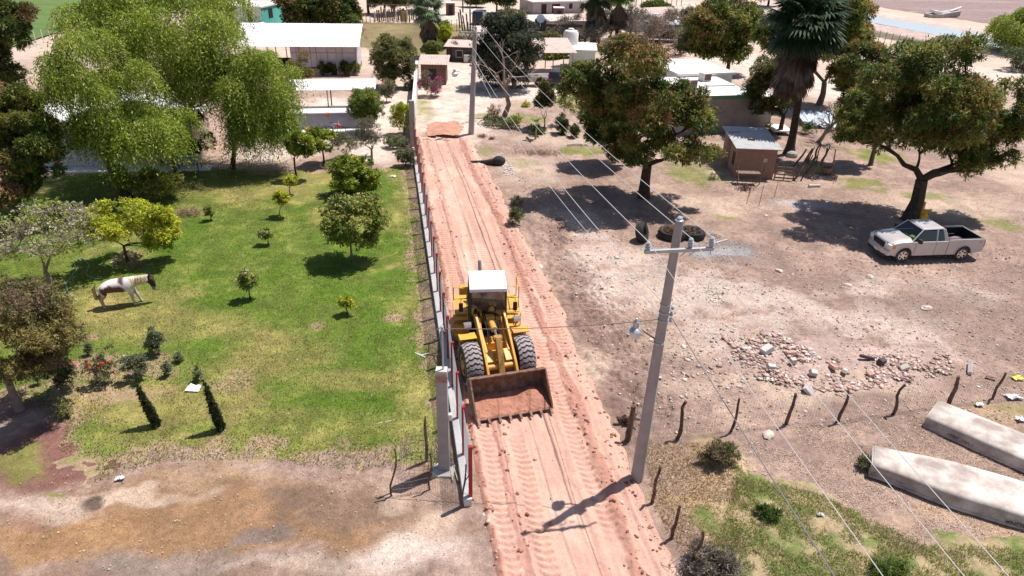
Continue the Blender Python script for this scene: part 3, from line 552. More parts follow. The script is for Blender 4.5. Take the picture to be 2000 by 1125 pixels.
tree('mango_tree', 'large green mango behind the white flat roofed house', (1420, 142), [(1345, 1478, 5, 115)], MANGO, 5600, .25, 1.5, 22, .36, .38, .13, tip=TIP, tipf=.22, seed=14, low=-.85)
tree('mango_tree', 'grey green mango left of the large green mango by the white house', (1372, 132), [(1325, 1395, 45, 112)], GREYGREEN, 2300, .2, 1.2, 12, .42, .34, .12, seed=15)
tree('round_tree', 'round grey leaved dark tree beside the far power pole', (1004, 172), [(925, 1050, 28, 172)], [((.03, .045, .02), 5), ((.05, .065, .03), 3), ((.17, .18, .11), 2.4)], 8500, .24, 2.0, 26, .36, .26, .09, seed=16, low=-.8, bark=M_bark_mid, hollow=.5)
tree('conical_tree', 'small conical tree with golden backed leaves in the garden bed', (1063, 250), [(1042, 1086, 150, 218)], [((.08, .09, .02), 4), ((.25, .19, .07), 3), ((.04, .05, .02), 3)], 900, .06, .7, 10, .42, .22, .09, seed=17, low=-.95, cat='tree')
# weeping trees over the left house
tree('weeping_tree', 'bright green weeping tree with dark leaning trunk at the lawn edge', (252, 395), [(66, 290, 62, 200), (140, 350, 188, 290, 1.0), (215, 350, 200, 290)], WILLOW, 8000, .3, 3.0, 32, .33, .17, .05, seed=21, bark=M_bark_dark, weep=2.1, lean=(-.9, .2), twigs=1)
tree('weeping_tree', 'tallest weeping tree, in front of the white house, reaching the top edge', (362, 322), [(165, 475, -60, 120), (300, 470, 80, 215)], WILLOW, 10500, .3, 2.6, 42, .32, .18, .055, seed=23, bark=M_bark_dark, weep=2.1, twigs=1)
tree('weeping_tree', 'weeping tree at the right, leaning over the canopy roof', (455, 330), [(440, 592, 95, 220), (435, 575, 180, 285)], WILLOW, 6600, .16, 2.4, 26, .34, .17, .05, seed=25, bark=M_bark_dark, weep=2.0, lean=(.5, 0))
tree('mesquite_tree', 'dark small tree beside the pale table under the weeping trees', (345, 338), [(330, 420, 215, 300)], [((.05, .08, .015), 3), ((.1, .14, .03), 2)], 1300, .12, 1.6, 9, .4, .16, .05, seed=26, bark=M_bark_dark)
# left margin
tree('mango_tree', 'red flushed mango filling the left margin beside the white house', (35, 420), [(-60, 80, 150, 330), (20, 118, 215, 370, -1.), (-60, 60, 300, 400, -2)], [((.07, .11, .02), 3), ((.13, .17, .03), 4), ((.24, .25, .05), 3), ((.36, .32, .07), 1.5)], 9500, .35, 2.0, 36, .35, .24, .08, tip=(.40, .22, .12), tipf=.5, seed=27, bark=M_bark, twigs=2)
tree('mango_tree', 'brown topped mango in the upper left corner by the crop field', (20, 210), [(-60, 55, -20, 95), (-60, 40, 70, 180)], MANGO_D, 5200, .3, 2.5, 22, .36, .3, .1, tip=(.2, .11, .05), tipf=.5, seed=28)
tree('olive_tree', 'dusty olive coloured bushy tree at the lower left edge', (38, 800), [(-90, 132, 535, 745)], OLIVE, 9500, .14, 1.3, 34, .30, .11, .035, seed=29, bark=M_bark_mid, hollow=.35, twigs=3)
tree('blossom_tree', 'half bare tree with pale cream blossom left of the yellow shrub', (98, 560), [(0, 185, 385, 520)], [((.42, .38, .24), 4), ((.55, .52, .38), 2), ((.3, .36, .06), 3)], 900, .13, .8, 20, .34, .12, .06, seed=30, bark=M_bark_mid, twigs=9, hollow=.3)
tree('citrus_tree', 'yellow green bush spreading above the horse', (250, 512), [(160, 290, 388, 470), (270, 348, 400, 500)], YELLOW, 3300, .07, .9, 24, .36, .13, .06, seed=31, bark=M_bark_dark, hollow=.35, twigs=1)
tree('shrub', 'yellow leaved shrub at the foot of the weeping tree', (290, 392), [(262, 346, 330, 388)], [((.3, .31, .06), 3), ((.4, .38, .1), 2), ((.18, .2, .04), 2)], 1500, .05, .3, 12, .42, .13, .06, seed=32, cat='shrub')
tree('shrub', 'green leafy shrub behind the leaning dark trunk', (225, 395), [(215, 260, 325, 385)], CITRUS, 700, .05, .3, 8, .45, .14, .05, seed=33, cat='shrub')
# lawn fruit trees
tree('fruit_tree', 'largest round fruit tree on the lawn with two thin stems', (688, 508), [(628, 752, 378, 482)], [((.17, .22, .035), 4), ((.36, .38, .08), 4), ((.5, .48, .16), 2.4), ((.07, .11, .02), 1.4)], 2700, .06, 1.0, 26, .34, .14, .07, seed=34, bark=M_bark_mid, twigs=1, hollow=.3, squash=.85, group='young fruit trees on the lawn')
tree('fruit_tree', 'bright green fruit tree just behind the largest one on the lawn', (690, 385), [(642, 744, 303, 380)], CITRUS, 3600, .08, .5, 22, .36, .17, .075, seed=35, hollow=.3, squash=.85, sh=.25, group='young fruit trees on the lawn', low=-.9)
tree('fruit_tree', 'slim stemmed citrus tree at the far edge of the lawn', (580, 350), [(560, 612, 252, 305)], CITRUS, 1100, .07, 1.5, 10, .42, .16, .07, seed=36, group='young fruit trees on the lawn', bark=M_bark_dark)
tree('fruit_tree', 'citrus tree with slanted stem beside the dry shrub', (633, 322), [(598, 658, 250, 295)], CITRUS, 1100, .07, 1.2, 10, .42, .16, .07, seed=37, bark=M_bark_dark)
sap = [((548, 424), (532, 568, 372, 402), 'sapling with tight yellow green crown near the middle of the lawn', 260),
       ((526, 480), (503, 534, 447, 466), 'stubby low sapling right of the long grass shadow', 130),
       ((489, 585), (462, 506, 525, 568), 'sapling with sparse dull leaves nearest the horse', 230),
       ((678, 616), (662, 694, 578, 602), 'small yellow sapling closest to the road fence', 110),
       ((412, 432), (398, 416, 398, 424), 'thin sapling by the dead branch on the lawn', 90),
       ((567, 381), (551, 582, 342, 362), 'low pale sapling in front of the slim citrus', 130)]
for i, (b, bx, lb, n_) in enumerate(sap): tree('sapling', lb, b, [bx], YELLOW if i in (0, 3, 5) else [((.18, .24, .04), 3), ((.34, .36, .1), 3), ((.46, .43, .18), 1)], int(n_*1.5), .03, .45, 14, .34, .12, .055, seed=40+i, group='saplings on the lawn', bark=M_bark_dark, hollow=.1, twigs=2, sh=.2, squash=.8)
# garden between lawn and canopy
tree('oleander', 'green oleander with upright leaves behind the bare grey bush', (712, 262), [(684, 746, 172, 245)], [((.1, .15, .03), 3), ((.2, .27, .05), 4), ((.32, .36, .09), 1.5)], 2400, .07, .6, 20, .38, .22, .06, seed=50, low=-.95, cat='shrub', droop=-.4)
tree('bare_bush', 'round grey twiggy bush on a dark stem at the lawn edge', (728, 322), [(692, 748, 225, 292)], [((.16, .15, .09), 3), ((.25, .22, .14), 2)], 650, .09, 1.1, 14, .38, .12, .03, seed=51, twigs=14, bark=mat('grey twigs', (.2, .17, .16), .95), cat='shrub')
tree('dry_shrub', 'half dry fine leaved shrub left of the grey twiggy bush', (675, 312), [(645, 698, 258, 300)], GREYGREEN, 700, .06, .3, 10, .4, .13, .03, seed=52, twigs=6, cat='shrub')
hedge = [((790, 262), (768, 812, 200, 262), YELLOW, 'bright yellow green bush against the roadside wall'), ((775, 285), (752, 800, 262, 292), GREYGREEN, 'low grey green bush beneath the yellow green bush'), ((793, 325), (776, 812, 288, 322), GREYGREEN, 'dusty weedy bush at the top corner of the lawn'), ((800, 175), (790, 818, 150, 178), GREYGREEN, 'weedy bush at the foot of the white fence end'),
         ((755, 200), (742, 772, 155, 190), [((.2, .2, .1), 3), ((.28, .26, .14), 2)], 'thin sprawling shrub in front of the round village tree')]
for i, (b, bx, pal, lb) in enumerate(hedge): tree('shrub', lb, b, [bx], pal, 1100 if i == 0 else 600, .04, .25, 10, .42, .15, .05, seed=60+i, group='bushes beside the roadside wall', twigs=2, cat='shrub')
t, cl = tree('bougainvillea', 'pink flowering bougainvillea at the end of the white fence', (842, 188), [(818, 862, 140, 185)], [((.15, .15, .08), 3), ((.22, .19, .12), 2)], 700, .05, .3, 10, .42, .14, .05, seed=66, twigs=7, bark=M_bark_pale, cat='shrub')
V, Q, C = tufts([cl[i] for i in range(0, len(cl), 2)], 230, 5, .12, .1, [((.75, .05, .35), 3), ((.6, .03, .3), 2)], seed=67, hollow=.8); npmesh('blossom', V, Q, M_leaf, t, C)
# village trees
tree('round_tree', 'yellowish round tree between the white shed and the road', (768, 172), [(722, 812, 72, 160)], [((.2, .19, .06), 4), ((.3, .28, .09), 3), ((.1, .12, .04), 3)], 5200, .2, 1.3, 22, .36, .22, .09, seed=68, bark=M_bark_mid, twigs=1, hollow=.4)
tree('shrub', 'bright yellow round shrub right of the small fan palm', (862, 92), [(845, 884, 45, 88)], YELLOW, 2000, .1, .6, 12, .42, .26, .12, seed=69, cat='shrub')
tree('shrub', 'green feathery shrub below the small fan palm', (845, 118), [(825, 866, 78, 112)], [((.15, .2, .05), 3), ((.25, .3, .08), 2)], 1500, .08, .4, 12, .42, .22, .08, seed=70, cat='shrub')
VX = [((930, 14), (905, 950, -20, 6), MANGO_D, 'dark tree cut by the top edge behind the frame gate'), ((1190, 24), (1160, 1215, -15, 12), GREYGREEN, 'pale green tree beyond the long grey walled house'), ((1345, 62), (1325, 1368, 20, 58), MANGO, 'bushy tree right of the red roofed shack'), ((1560, 60), (1520, 1600, 5, 60), MANGO, 'green tree between the two rusty mangoes at the top'), ((1235, 104), (1205, 1262, 70, 104), GREYGREEN, 'low grey bush behind the crown of the rust tipped mango'), ((1085, 112), (1060, 1118, 84, 108), CITRUS, 'yellow green bush behind the carport roof'), ((1018, 118), (1000, 1045, 95, 122), MANGO_D, 'dark bush left of the carport'), ((900, 96), (882, 925, 76, 94), [((.2, .15, .1), 3), ((.28, .22, .15), 2)], 'brown scrub above the dark hovel'), ((545, 74), (528, 572, 52, 78), [((.2, .16, .11), 3), ((.28, .24, .16), 2)], 'brown scrub left of the white shed roof'), ((815, 22), (790, 850, -16, 10), [((.13, .15, .05), 3), ((.2, .2, .09), 2)], 'olive tree over the right end of the corral'), ((1455, 50), (1425, 1490, 10, 48), MANGO_D, 'dark tree left of the rusty mango at the top'), ((1660, 175), (1640, 1690, 150, 182), MANGO, 'low mango bush in the gap right of the fan palm trunk')]
for i, (b, bx, pal, lb) in enumerate(VX): tree('village_tree', lb, b, [bx], pal, 1500, .12, .6, 12, .42, .4, .15, seed=260+i, bark=M_bark_dark, group='trees among the village houses', low=-.9, tip=TIP, tipf=.15 if i in (2, 3, 11) else 0)
vt = [((655, 76), (622, 706, -12, 62), MANGO_D, 'dark mango with several stems behind the white metal shed', .15), ((590, 70), (545, 640, -30, 55), MANGO_D, 'broad dark mango behind the mint two storey house', .25), ((970, 27), (940, 1012, -35, 14), MANGO_D, 'dark shade tree on the bare ground beyond the far power pole', 0.),
      ((1283, 48), (1257, 1312, 5, 32), [((.1, .14, .03), 3), ((.18, .22, .05), 2)], 'umbrella shaped tree over the pale green house', 0.), ((1000, 60), (962, 1046, 22, 60), GREYGREEN, 'grey green tree peeking above the round dark tree', 0.), ((1640, 95), (1645, 1700, 40, 100), MANGO, 'rusty shrub like mango right behind the palm crown', .4),
      ((1110, 62), (1075, 1140, 42, 70), GREYGREEN, 'low grey green tree by the long flat roof', 0.), ((1065, 98), (1045, 1100, 68, 100), [((.25, .24, .09), 3), ((.18, .15, .08), 3)], 'yellow brown shrubbery behind the carport', 0.), ((1470, 225), (1448, 1490, 200, 232), CITRUS, 'light green sapling against the grey house wall', 0.)]
for i, (b, bx, pal, lb, tf) in enumerate(vt): tree('village_tree', lb, b, [bx], pal, 700 if i == 8 else 3000, .18 if i < 8 else .05, 1.6 if i < 7 else .4, 16, .4, .2 if i == 8 else .42, .08 if i == 8 else .17, seed=72+i, tip=TIP, tipf=tf, bark=M_bark_dark, group='trees among the village houses')
tree('weeping_tree', 'bright green feathery tree on the right edge by the canal', (2015, 105), [(1950, 2080, 15, 95)], WILLOW, 3600, .3, 1.8, 20, .38, .35, .1, seed=83, bark=M_bark_dark, weep=2.5)
tree('thicket', 'dark green shrubs along the right edge beyond the yard', (2010, 140), [(1975, 2070, 90, 135)], [((.1, .13, .05), 3), ((.16, .16, .08), 2)], 1700, .1, .5, 12, .42, .3, .1, seed=84, cat='shrub')
for i, (px, py, x0, x1, y0, y1) in enumerate([(720, 28, 705, 760, -40, 12), (752, 30, 735, 785, -40, 14), (770, 26, 752, 815, -40, 10), (1500, 12, 1470, 1530, -50, 4), (1412, 14, 1380, 1450, -50, 6)]):
    tree('mesquite_tree', ['dark trunked mesquite left of the far corral', 'forked mesquite by the middle of the far corral', 'mesquite shading the posts of the far corral', 'olive mesquite at the top edge above the palm', 'mesquite by the pale trunk at the top edge'][i], (px, py), [(x0, x1, y0, y1)], [((.1, .12, .04), 3), ((.17, .17, .07), 2)], 2000, .22, 2.6, 12, .42, .4, .1, seed=86+i, bark=M_bark_dark, group='mesquite trees along the far edge', hollow=.3)
# bare trees
def baretree(name, label, base, h, spread, seed, m=None, r0=.16, depth=5, rm=.011, cat='tree', group=None, start=.9, nb=(2, 4), leaves=0, pal=None):
    b = G(*base); b.z = gz(b.x, b.y); t = thing(name, label, cat, b, group=group); g = np.random.default_rng(seed); mb = MB(); ends = []
    def grow(p, d, L, r, k):
        q = p+d*L*.5+g.normal(0, L*.06, 3); e = p+d*L+g.normal(0, L*.05, 3); mb.tube([p, q, e], [r, r*.85, r*.68], 5 if k > 2 else 3, cap=k == depth)
        if k == 0: ends.append(e); return
        for _ in range(g.integers(*nb)+(k == depth)):
            nd = d+g.normal(0, spread, 3); nd[2] += .08; nd /= np.linalg.norm(nd); grow(e, nd, L*g.uniform(.6, .85), max(r*g.uniform(.5, .68), rm), k-1)
    grow(np.array([0, 0, -.1]), np.array([g.normal(0, .12), g.normal(0, .12), 1.]), h*.26*start, r0, depth)
    mb.build('trunk', m or M_bark_pale, t, smooth=True, fixn=False)
    if leaves:
        E = np.array(ends); i = g.integers(0, len(E), leaves); V, Q = leafquads(E[i]+g.normal(0, .25, (leaves, 3)), g.normal(0, 1, (leaves, 3)), g.normal(0, 1, (leaves, 3)), .34, .07); npmesh('foliage', V, Q, M_leaf, t, np.repeat(pick(pal, leaves), 4, 0))
    return t
GT = mat('grey twigs', (.2, .17, .16), .95)
baretree('bare_tree', 'leafless pale tree right of the fan palm trunk', (1597, 278), 4.2, .55, 3, depth=6, r0=.2)
baretree('bare_tree', 'leafless grey tree beside the white house wall under the mango', (128, 318), 3.6, .5, 4, depth=6, r0=.1)
baretree('pollard_tree', 'forked bare trunk standing in front of the round dark tree', (985, 226), 6.5, .38, 77, M_bark_mid, depth=4, r0=.26, start=1.3, nb=(2, 3))
BG = 'leafless thorn trees in the village thicket'
for i, (px, py, h) in enumerate([(1345, 92, 6), (1318, 88, 6.5), (1290, 92, 5.5), (1260, 86, 5.5), (1225, 92, 7), (1200, 84, 7), (1170, 86, 5), (1140, 92, 4.5), (1115, 88, 4.5), (1090, 92, 4.), (1155, 78, 5.), (1130, 76, 4.5), (1310, 66, 5), (1370, 84, 5), (1275, 110, 6), (1105, 80, 4.5), (1070, 86, 4), (1150, 96, 4.5), (1190, 76, 5), (1240, 74, 5.5), (1330, 108, 5)]):
    baretree('bare_tree', 'grey leafless thorn tree in the tangle behind the carport and the rust tipped mango', (px, py), h, .6, 20+i, GT if i % 2 else M_bark_mid, depth=6, r0=.2, rm=.032, group=BG, leaves=1300, pal=[((.3, .24, .2), 3), ((.2, .16, .13), 3), ((.36, .3, .2), 1)]) if i in (4,) or 6 <= i <= 11 else baretree('bare_tree', 'grey leafless thorn tree in the tangle behind the carport and the rust tipped mango', (px, py), h, .6, 20+i, GT if i % 2 else M_bark_mid, depth=6, r0=.2, rm=.032, group=BG, leaves=1300, pal=[((.3, .24, .2), 3), ((.2, .16, .13), 3), ((.36, .3, .2), 1)])
for i, (px, py, h, lb) in enumerate([(600, 76, 4.5, 'dense grey leafless tree behind the white shed roof'), (575, 78, 3.5, 'brown leafless bush left of the grey one behind the shed roof'), (705, 92, 4, 'thin leafless tree at the right end of the shed roof'), (845, 152, 2.8, 'bare pale branches over the tin roofed hut'), (890, 115, 3.0, 'grey leafless thorn tree beside the dark hovel'), (912, 85, 3.2, 'brown leafless thorn tree above the dark hovel roof')]):
    baretree('bare_tree', lb, (px, py), h, .6, 50+i, GT if i != 3 else M_bark_pale, depth=6, r0=.14, rm=.02)
# fan palms
def palm(name, label, base, h, r, nf, skirt, seed, R_=1.9, bend=(0, 0), flare=1.6, col=None, top=None):
    b = G(*base); b.z = gz(b.x, b.y); t = thing(name, label, 'palm', b); g = np.random.default_rng(seed); mb = MB(); bx, by = bend
    path = [(bx*u*u, by*u*u, -.2+(h+.2)*u) for u in [i/12 for i in range(13)]]; mb.tube(path, [r*flare, r*1.25]+[r*(1.02-.03*i+.05*(i % 2)) for i in range(11)], 12); mb.build('trunk', M_bark_dark, t, smooth=True); T = np.array([bx, by, h])
    def frond(V, Q, C, e, az, L, S, cc, dead=0.):
        d = np.array([math.cos(az)*math.cos(e), math.sin(az)*math.cos(e), math.sin(e)]); side = np.array([-math.sin(az), math.cos(az), 0]); up = np.cross(side, d)*-1
        hub = T+d*L; n0 = 22
        for k in range(n0):
            a = (k/(n0-1)-.5)*PI*(1.45 if not dead else .5); dd = d*math.cos(a)+side*math.sin(a); dr = dd.copy(); dr[2] -= (.35+.5*abs(math.sin(a)))*(1 if not dead else .6); dr /= np.linalg.norm(dr); Ls = S*(.75+.3*math.cos(a))*(.9+.2*g.random()); mid = hub+dd*Ls*.55; tip = mid+dr*Ls*.55
            sd_ = np.cross(dd, up); sd_ /= np.linalg.norm(sd_)+1e-9; w_ = S*.075; z_ = up*g.normal(0, .02); n = len(V)
            V += [hub, mid+sd_*w_+z_, tip, mid-sd_*w_-z_]; Q.append((n, n+1, n+2, n+3)); C += [np.array(cc)*(.75+.5*g.random())]*4
        n = len(V); pw = .025; V += [T+side*pw, hub+side*pw, hub-side*pw, T-side*pw]; Q.append((n, n+1, n+2, n+3)); C += [np.array(cc)*1.2]*4
    V, Q, C = [], [], []
    pal = col or [((.05, .09, .04), 4), ((.09, .14, .07), 3), ((.16, .22, .13), 1.5)]
    for k in range(nf): frond(V, Q, C, R(g.uniform(-42, 78)), k*2.4+g.random()*.4, R_*g.uniform(.45, .75), R_*g.uniform(.5, .66), pick(pal, 1)[0])
    npmesh('crown', np.array(V), np.array(Q), M_leaf, t, np.array(C)); V, Q, C = [], [], []; T0 = T.copy()
    for k in range(skirt):
        T = T0+np.array([0, 0, -g.random()*R_*.9]); frond(V, Q, C, R(g.uniform(-84, -58)), k*2.4+g.random(), R_*g.uniform(.3, .55), R_*g.uniform(.5, .75), pick([((.22, .16, .12), 3), ((.32, .26, .2), 2), ((.13, .09, .07), 3), ((.42, .38, .3), .6)], 1)[0], 1.)
    npmesh('dead_fronds', np.array(V), np.array(Q), M_leaf, t, np.array(C)); return t
palm('fan_palm', 'tall fan palm with a shaggy skirt of dead fronds by the brick shed', (1541, 300), 9.7, .28, 96, 150, 5, 2.6, (-.9, 0), 2.0, col=[((.035, .065, .03), 4), ((.07, .11, .05), 3), ((.15, .2, .12), 1.2)])
palm('fan_palm', 'small silvery fan palm with brown skirt beyond the road end', (838, 112), 5.4, .28, 56, 90, 6, 2.0, col=[((.2, .26, .17), 3), ((.12, .18, .08), 3), ((.36, .4, .3), 1)])
palm('fan_palm', 'broad dark fan palm among the bare trees in the village', (1160, 92), 6.6, .3, 56, 70, 7, 2.6, col=[((.09, .12, .05), 3), ((.16, .2, .07), 2)])
palm('fan_palm', 'bright green fan palm right of the broad dark palm', (1202, 92), 6.8, .25, 56, 40, 8, 2.2, col=[((.12, .22, .03), 3), ((.2, .3, .05), 2)])
# banana plant
def banana(base, label, h, seed):
    b = G(*base); b.z = gz(b.x, b.y); t = thing('banana_plant', label, 'plant', b); g = np.random.default_rng(seed); MB().tube([(0, 0, -.1), (0, 0, h*.5), (.03, 0, h)], [.09, .07, .04], 8).build('stem', mat('banana stem', (.3, .28, .12), .8), t, smooth=True); V, Q, C = [], [], []
    for k in range(8):
        az = k*2.4; e = g.uniform(.2, 1.2); L = g.uniform(.9, 1.5); d = np.array([math.cos(az), math.sin(az), 0]); s = np.array([-d[1], d[0], 0]); p = np.array([0, 0, h]); n = len(V); cc = pick([((.14, .2, .04), 2), ((.3, .38, .04), 2)], 1)[0]
        for i in range(7):
            u = i/6; c = p+d*L*u*math.cos(e)+np.array([0, 0, L*(math.sin(e)*u-.75*u*u)]); w_ = .17*math.sin(PI*min(u*.9+.1, 1)); V += [c+s*w_+[0, 0, .05], c-s*w_+[0, 0, .05]]; C += [cc, cc]
        for i in range(6): Q.append((n+2*i, n+2*i+1, n+2*i+3, n+2*i+2))
    npmesh('leaves', np.array(V), np.array(Q), M_leaf, t, np.array(C))
banana((1046, 272), 'young banana plant with broad bright leaves in the garden bed', 1.3, 4)
# garden bed shrubs on the right of the street, verge plants
GB = [((975, 245), (930, 1010, 228, 248), GREYGREEN, 'low grey green ground shrub at the foot of the round dark tree', 700), ((1006, 250), (992, 1022, 222, 250), CITRUS, 'small upright green seedling left of the banana plant', 200), ((960, 225), (945, 982, 204, 226), [((.3, .2, .1), 3), ((.4, .3, .2), 2)], 'rusty brown little shrub left of the round dark tree trunk', 180), ((1026, 208), (1018, 1036, 196, 212), YELLOW, 'tiny bright shrub behind the banana plant', 120),
      ((1098, 262), (1082, 1112, 222, 262), MANGO_D, 'dark dense shrub right of the banana plant', 800), ((1122, 268), (1112, 1132, 240, 268), MANGO_D, 'small dark shrub near the pale log', 420), ((1110, 245), (1085, 1130, 178, 225), CITRUS, 'spindly yellow green shrub between the conical tree and the mango', 500), ((1060, 262), (1030, 1066, 242, 262), MANGO_D, 'dark shrub around the banana stem', 450),
      ((1006, 440), (990, 1022, 402, 440), [((.08, .12, .03), 3), ((.13, .17, .05), 3)], 'dark green spiky plant on the road verge', 420), ((1010, 402), (995, 1022, 382, 404), [((.12, .15, .05), 3), ((.2, .14, .12), 2)], 'brownish spiky plant behind the verge plant', 200),
      ((1410, 905), (1365, 1460, 862, 905), [((.16, .19, .06), 3), ((.36, .24, .15), 3), ((.1, .11, .05), 2)], 'straggly half dry bush inside the wire fence', 1100), ((1395, 1115), (1335, 1440, 1055, 1130), [((.2, .16, .12), 3), ((.3, .25, .2), 2)], 'grey brown tangled dry brush at the bottom of the wire fence', 900), ((1500, 1010), (1474, 1524, 990, 1012), [((.09, .14, .03), 3), ((.16, .22, .05), 2)], 'dark green tussock in the weeds', 420),
      ((1730, 1120), (1690, 1780, 1090, 1128), [((.14, .2, .04), 3), ((.24, .3, .08), 2)], 'green tussock on the bottom edge of the picture', 700), ((1690, 912), (1672, 1706, 890, 914), GREYGREEN, 'small weed growing against the stern of the nearer boat', 120),
      ((1345, 905 - 560), (1330, 1358, 338, 352), CITRUS, 'low weed in the shade of the mango', 60), ((1390, 350), (1384, 1406, 338, 362), GREYGREEN, 'small aloe like weed by the brick shed', 90), ((1578, 262), (1560, 1600, 235, 262), MANGO_D, 'dark shrub beside the pale bare tree', 600), ((1505, 255), (1490, 1512, 240, 256), CITRUS, 'light green shrub at the house corner', 150), ((1455, 180), (1420, 1452, 175, 188), CITRUS, 'low hedge plant by the white roof', 60)]
for i, (b, bx, pal, lb, n_) in enumerate(GB):
    if i in (15, 19): continue
    tree('shrub', lb, b, [bx], pal, int(n_*(.42 if i in (10, 12, 13) else .8)), .02, .06 if i in (12, 13, 14) else .12, 14, .3, .15 if i < 8 else .13, .05 if i < 8 else .028, seed=100+i, cat='shrub', low=-.95, group='shrubs and weeds', twigs=8 if i in (10, 11) else 2, droop=-.9 if i in (12, 13, 14) else -.3, bark=M_bark_mid, hollow=.1, sh=.15, squash=1.1)
# rose bed
roses = [((118, 762), (88, 148, 690, 758), [((.08, .12, .05), 3), ((.05, .07, .03), 2)], 'thickest rose bush with pink and red blooms', 900, [((.7, .03, .02), 2), ((.7, .06, .3), 3)], 26),
         ((190, 748), (165, 222, 688, 745), [((.16, .18, .08), 3), ((.1, .12, .05), 2)], 'loose rose bush with scattered dark red blooms', 380, [((.6, .01, .01), 3), ((.7, .02, .04), 2)], 14),
         ((262, 742), (240, 290, 688, 738), [((.2, .22, .13), 3), ((.1, .13, .06), 3)], 'pale rose bush with one white bloom', 560, [((.8, .75, .7), 1)], 3),
         ((302, 692), (284, 318, 642, 690), [((.13, .16, .08), 3), ((.24, .26, .16), 2)], 'tallest grey green bush at the back of the rose bed', 560, None, 0),
         ((172, 695), (164, 178, 668, 694), GREYGREEN, 'scrawny rose stem near the horse side of the bed', 90, None, 0),
         ((222, 680), (205, 226, 670, 700), GREYGREEN, 'thin rose with a single yellow bloom', 110, [((.8, .6, .02), 1)], 2),
         ((325, 735), (316, 334, 704, 734), [((.2, .22, .15), 3), ((.12, .13, .07), 2)], 'small grey rose right of the pale rose bush', 150, None, 0),
         ((348, 708), (338, 356, 686, 708), GREYGREEN, 'low weed like rose at the lawn side of the bed', 90, None, 0),
         ((385, 745), (376, 394, 712, 745), GREYGREEN, 'sparse sprig near the white paper', 80, None, 0),
         ((122, 815), (105, 140, 790, 820), [((.2, .22, .06), 3), ((.3, .28, .1), 2)], 'yellowish seedling below the rose bed', 120, None, 0),
         ((75, 752), (66, 78, 722, 752), GREYGREEN, 'thin seedling by the olive tree trunk', 50, None, 0), ((112, 690), (95, 128, 672, 705), GREYGREEN, 'spindly rose with orange red bloom under the olive tree', 130, [((.8, .08, .01), 1)], 4)]
for i, (b, bx, pal, lb, n_, fl, nf) in enumerate(roses):
    t, cl = tree('rose_bush', lb, b, [bx], pal, int(n_*.8), .02, .12, 14, .32, .085, .04, per=6, seed=130+i, group='plants in the rose bed', cat='plant', low=-.95, bark=M_bark_mid, twigs=2, droop=-.2, hollow=.15, sh=.2)
    for k in range(nf):
        c, r = cl[(k*3) % len(cl)]; d = rng.normal(0, 1, 3); d[2] = abs(d[2]); d /= np.linalg.norm(d); p = c+d*r*1.05; f = MB(); s_ = .055
        for a in range(5): f.ball(p+np.array([math.cos(a*1.26)*s_*.5, math.sin(a*1.26)*s_*.5, 0]), (s_*.6, s_*.6, s_*.35), 6, 4)
        f.ball(p+np.array([0, 0, .02]), s_*.5, 6, 4); cc = fl[k % len(fl)][0]; f.build('flower', mat('petals %d' % int(sum(cc)*100), cc, .6), t)
# slim cypresses
for b, ty, lb, sx in [((306, 832), 745, 'slim cypress leaning left, nearer the rose bed', -.32), ((432, 840), 742, 'taller slim cypress near the middle of the lower lawn', -.22)]:
    p = G(*b); h = hgt(*b, ty); t = thing('cypress', lb, 'tree', (p.x, p.y, gz(p.x, p.y)), group='slim cypresses on the lawn'); k = 14; cl = [(np.array([sx*(i/k)*(-1 if 0 else 1)+.03*math.sin(i*2.2), .02*math.cos(i*3), .12+h*.9*i/k]), np.array([1, 1, 1.6])*(.10*(1-(i/k)**2.2)+.02)) for i in range(k+1)]
    V, Q, C = tufts(cl, 1300, 6, .085, .028, [((.05, .07, .03), 4), ((.09, .11, .05), 2), ((.12, .12, .07), 1)], droop=-1.2, seed=150, rad=.03); npmesh('crown', V, Q, M_leaf, t, C); MB().tube([(0, 0, -.1), (0, 0, .2), (sx*.5, 0, h*.5), (sx*.9, 0, h*.9)], [.03, .025, .02, .006]).build('trunk', M_bark_dark, t)
# brush heaps of dead branches
def brush(name, label, base, rx, ry, rz, n, m, seed, L=.7, cat='brush pile', th=.012):
    b = G(*base); t = thing(name, label, cat, (b.x, b.y, gz(b.x, b.y))); g = np.random.default_rng(seed); mb = MB()
    for _ in range(n):
        a = g.normal(0, .42, 3)*(rx, ry, rz); a[2] = abs(a[2]); d = g.normal(0, 1, 3)*(1, 1, .5); d /= np.linalg.norm(d); l = L*g.uniform(.3, 1); mb.tube([a-d*l/2, a+g.normal(0, .06, 3), a+d*l/2+[0, 0, .05]], [th, th*.8, th*.4], 3, cap=False)
    v = mb.v; mb.v = [(x, y, max(z, .01)) for x, y, z in v]; mb.build('twigs', m, t, fixn=False); return t
STR = mat('straw twigs', (.42, .3, .19), .95, c2=(.28, .18, .11), ns=5)
brush('brush_pile', 'dry brown branch heap on the lawn under the weeping tree', (372, 420), 1.0, .8, .45, 260, STR, 1)
brush('brush_pile', 'dry twigs lying below the yellow green bush', (265, 520), .7, .4, .2, 120, STR, 2, .5)
brush('brush_pile', 'low bank of dry weeds in front of the banana plant', (1050, 300), 2.4, .8, .28, 420, STR, 3, .5)
brush('brush_pile', 'tangle of thin dry branches at the bottom fence corner', (1385, 1120), .9, .5, .6, 420, mat('grey twigs', (.2, .17, .16), .95), 4, .8)
brush('brush_pile', 'small heap of dead palm bits by the far pole', (942, 268), .5, .3, .25, 90, mat('brown twigs', (.2, .1, .08), .95), 5, .4)
brush('brush_pile', 'dark clump of dead leaves right of the far pole', (961, 272), .3, .25, .2, 70, mat('brown twigs', (.2, .1, .08), .95), 6, .3)
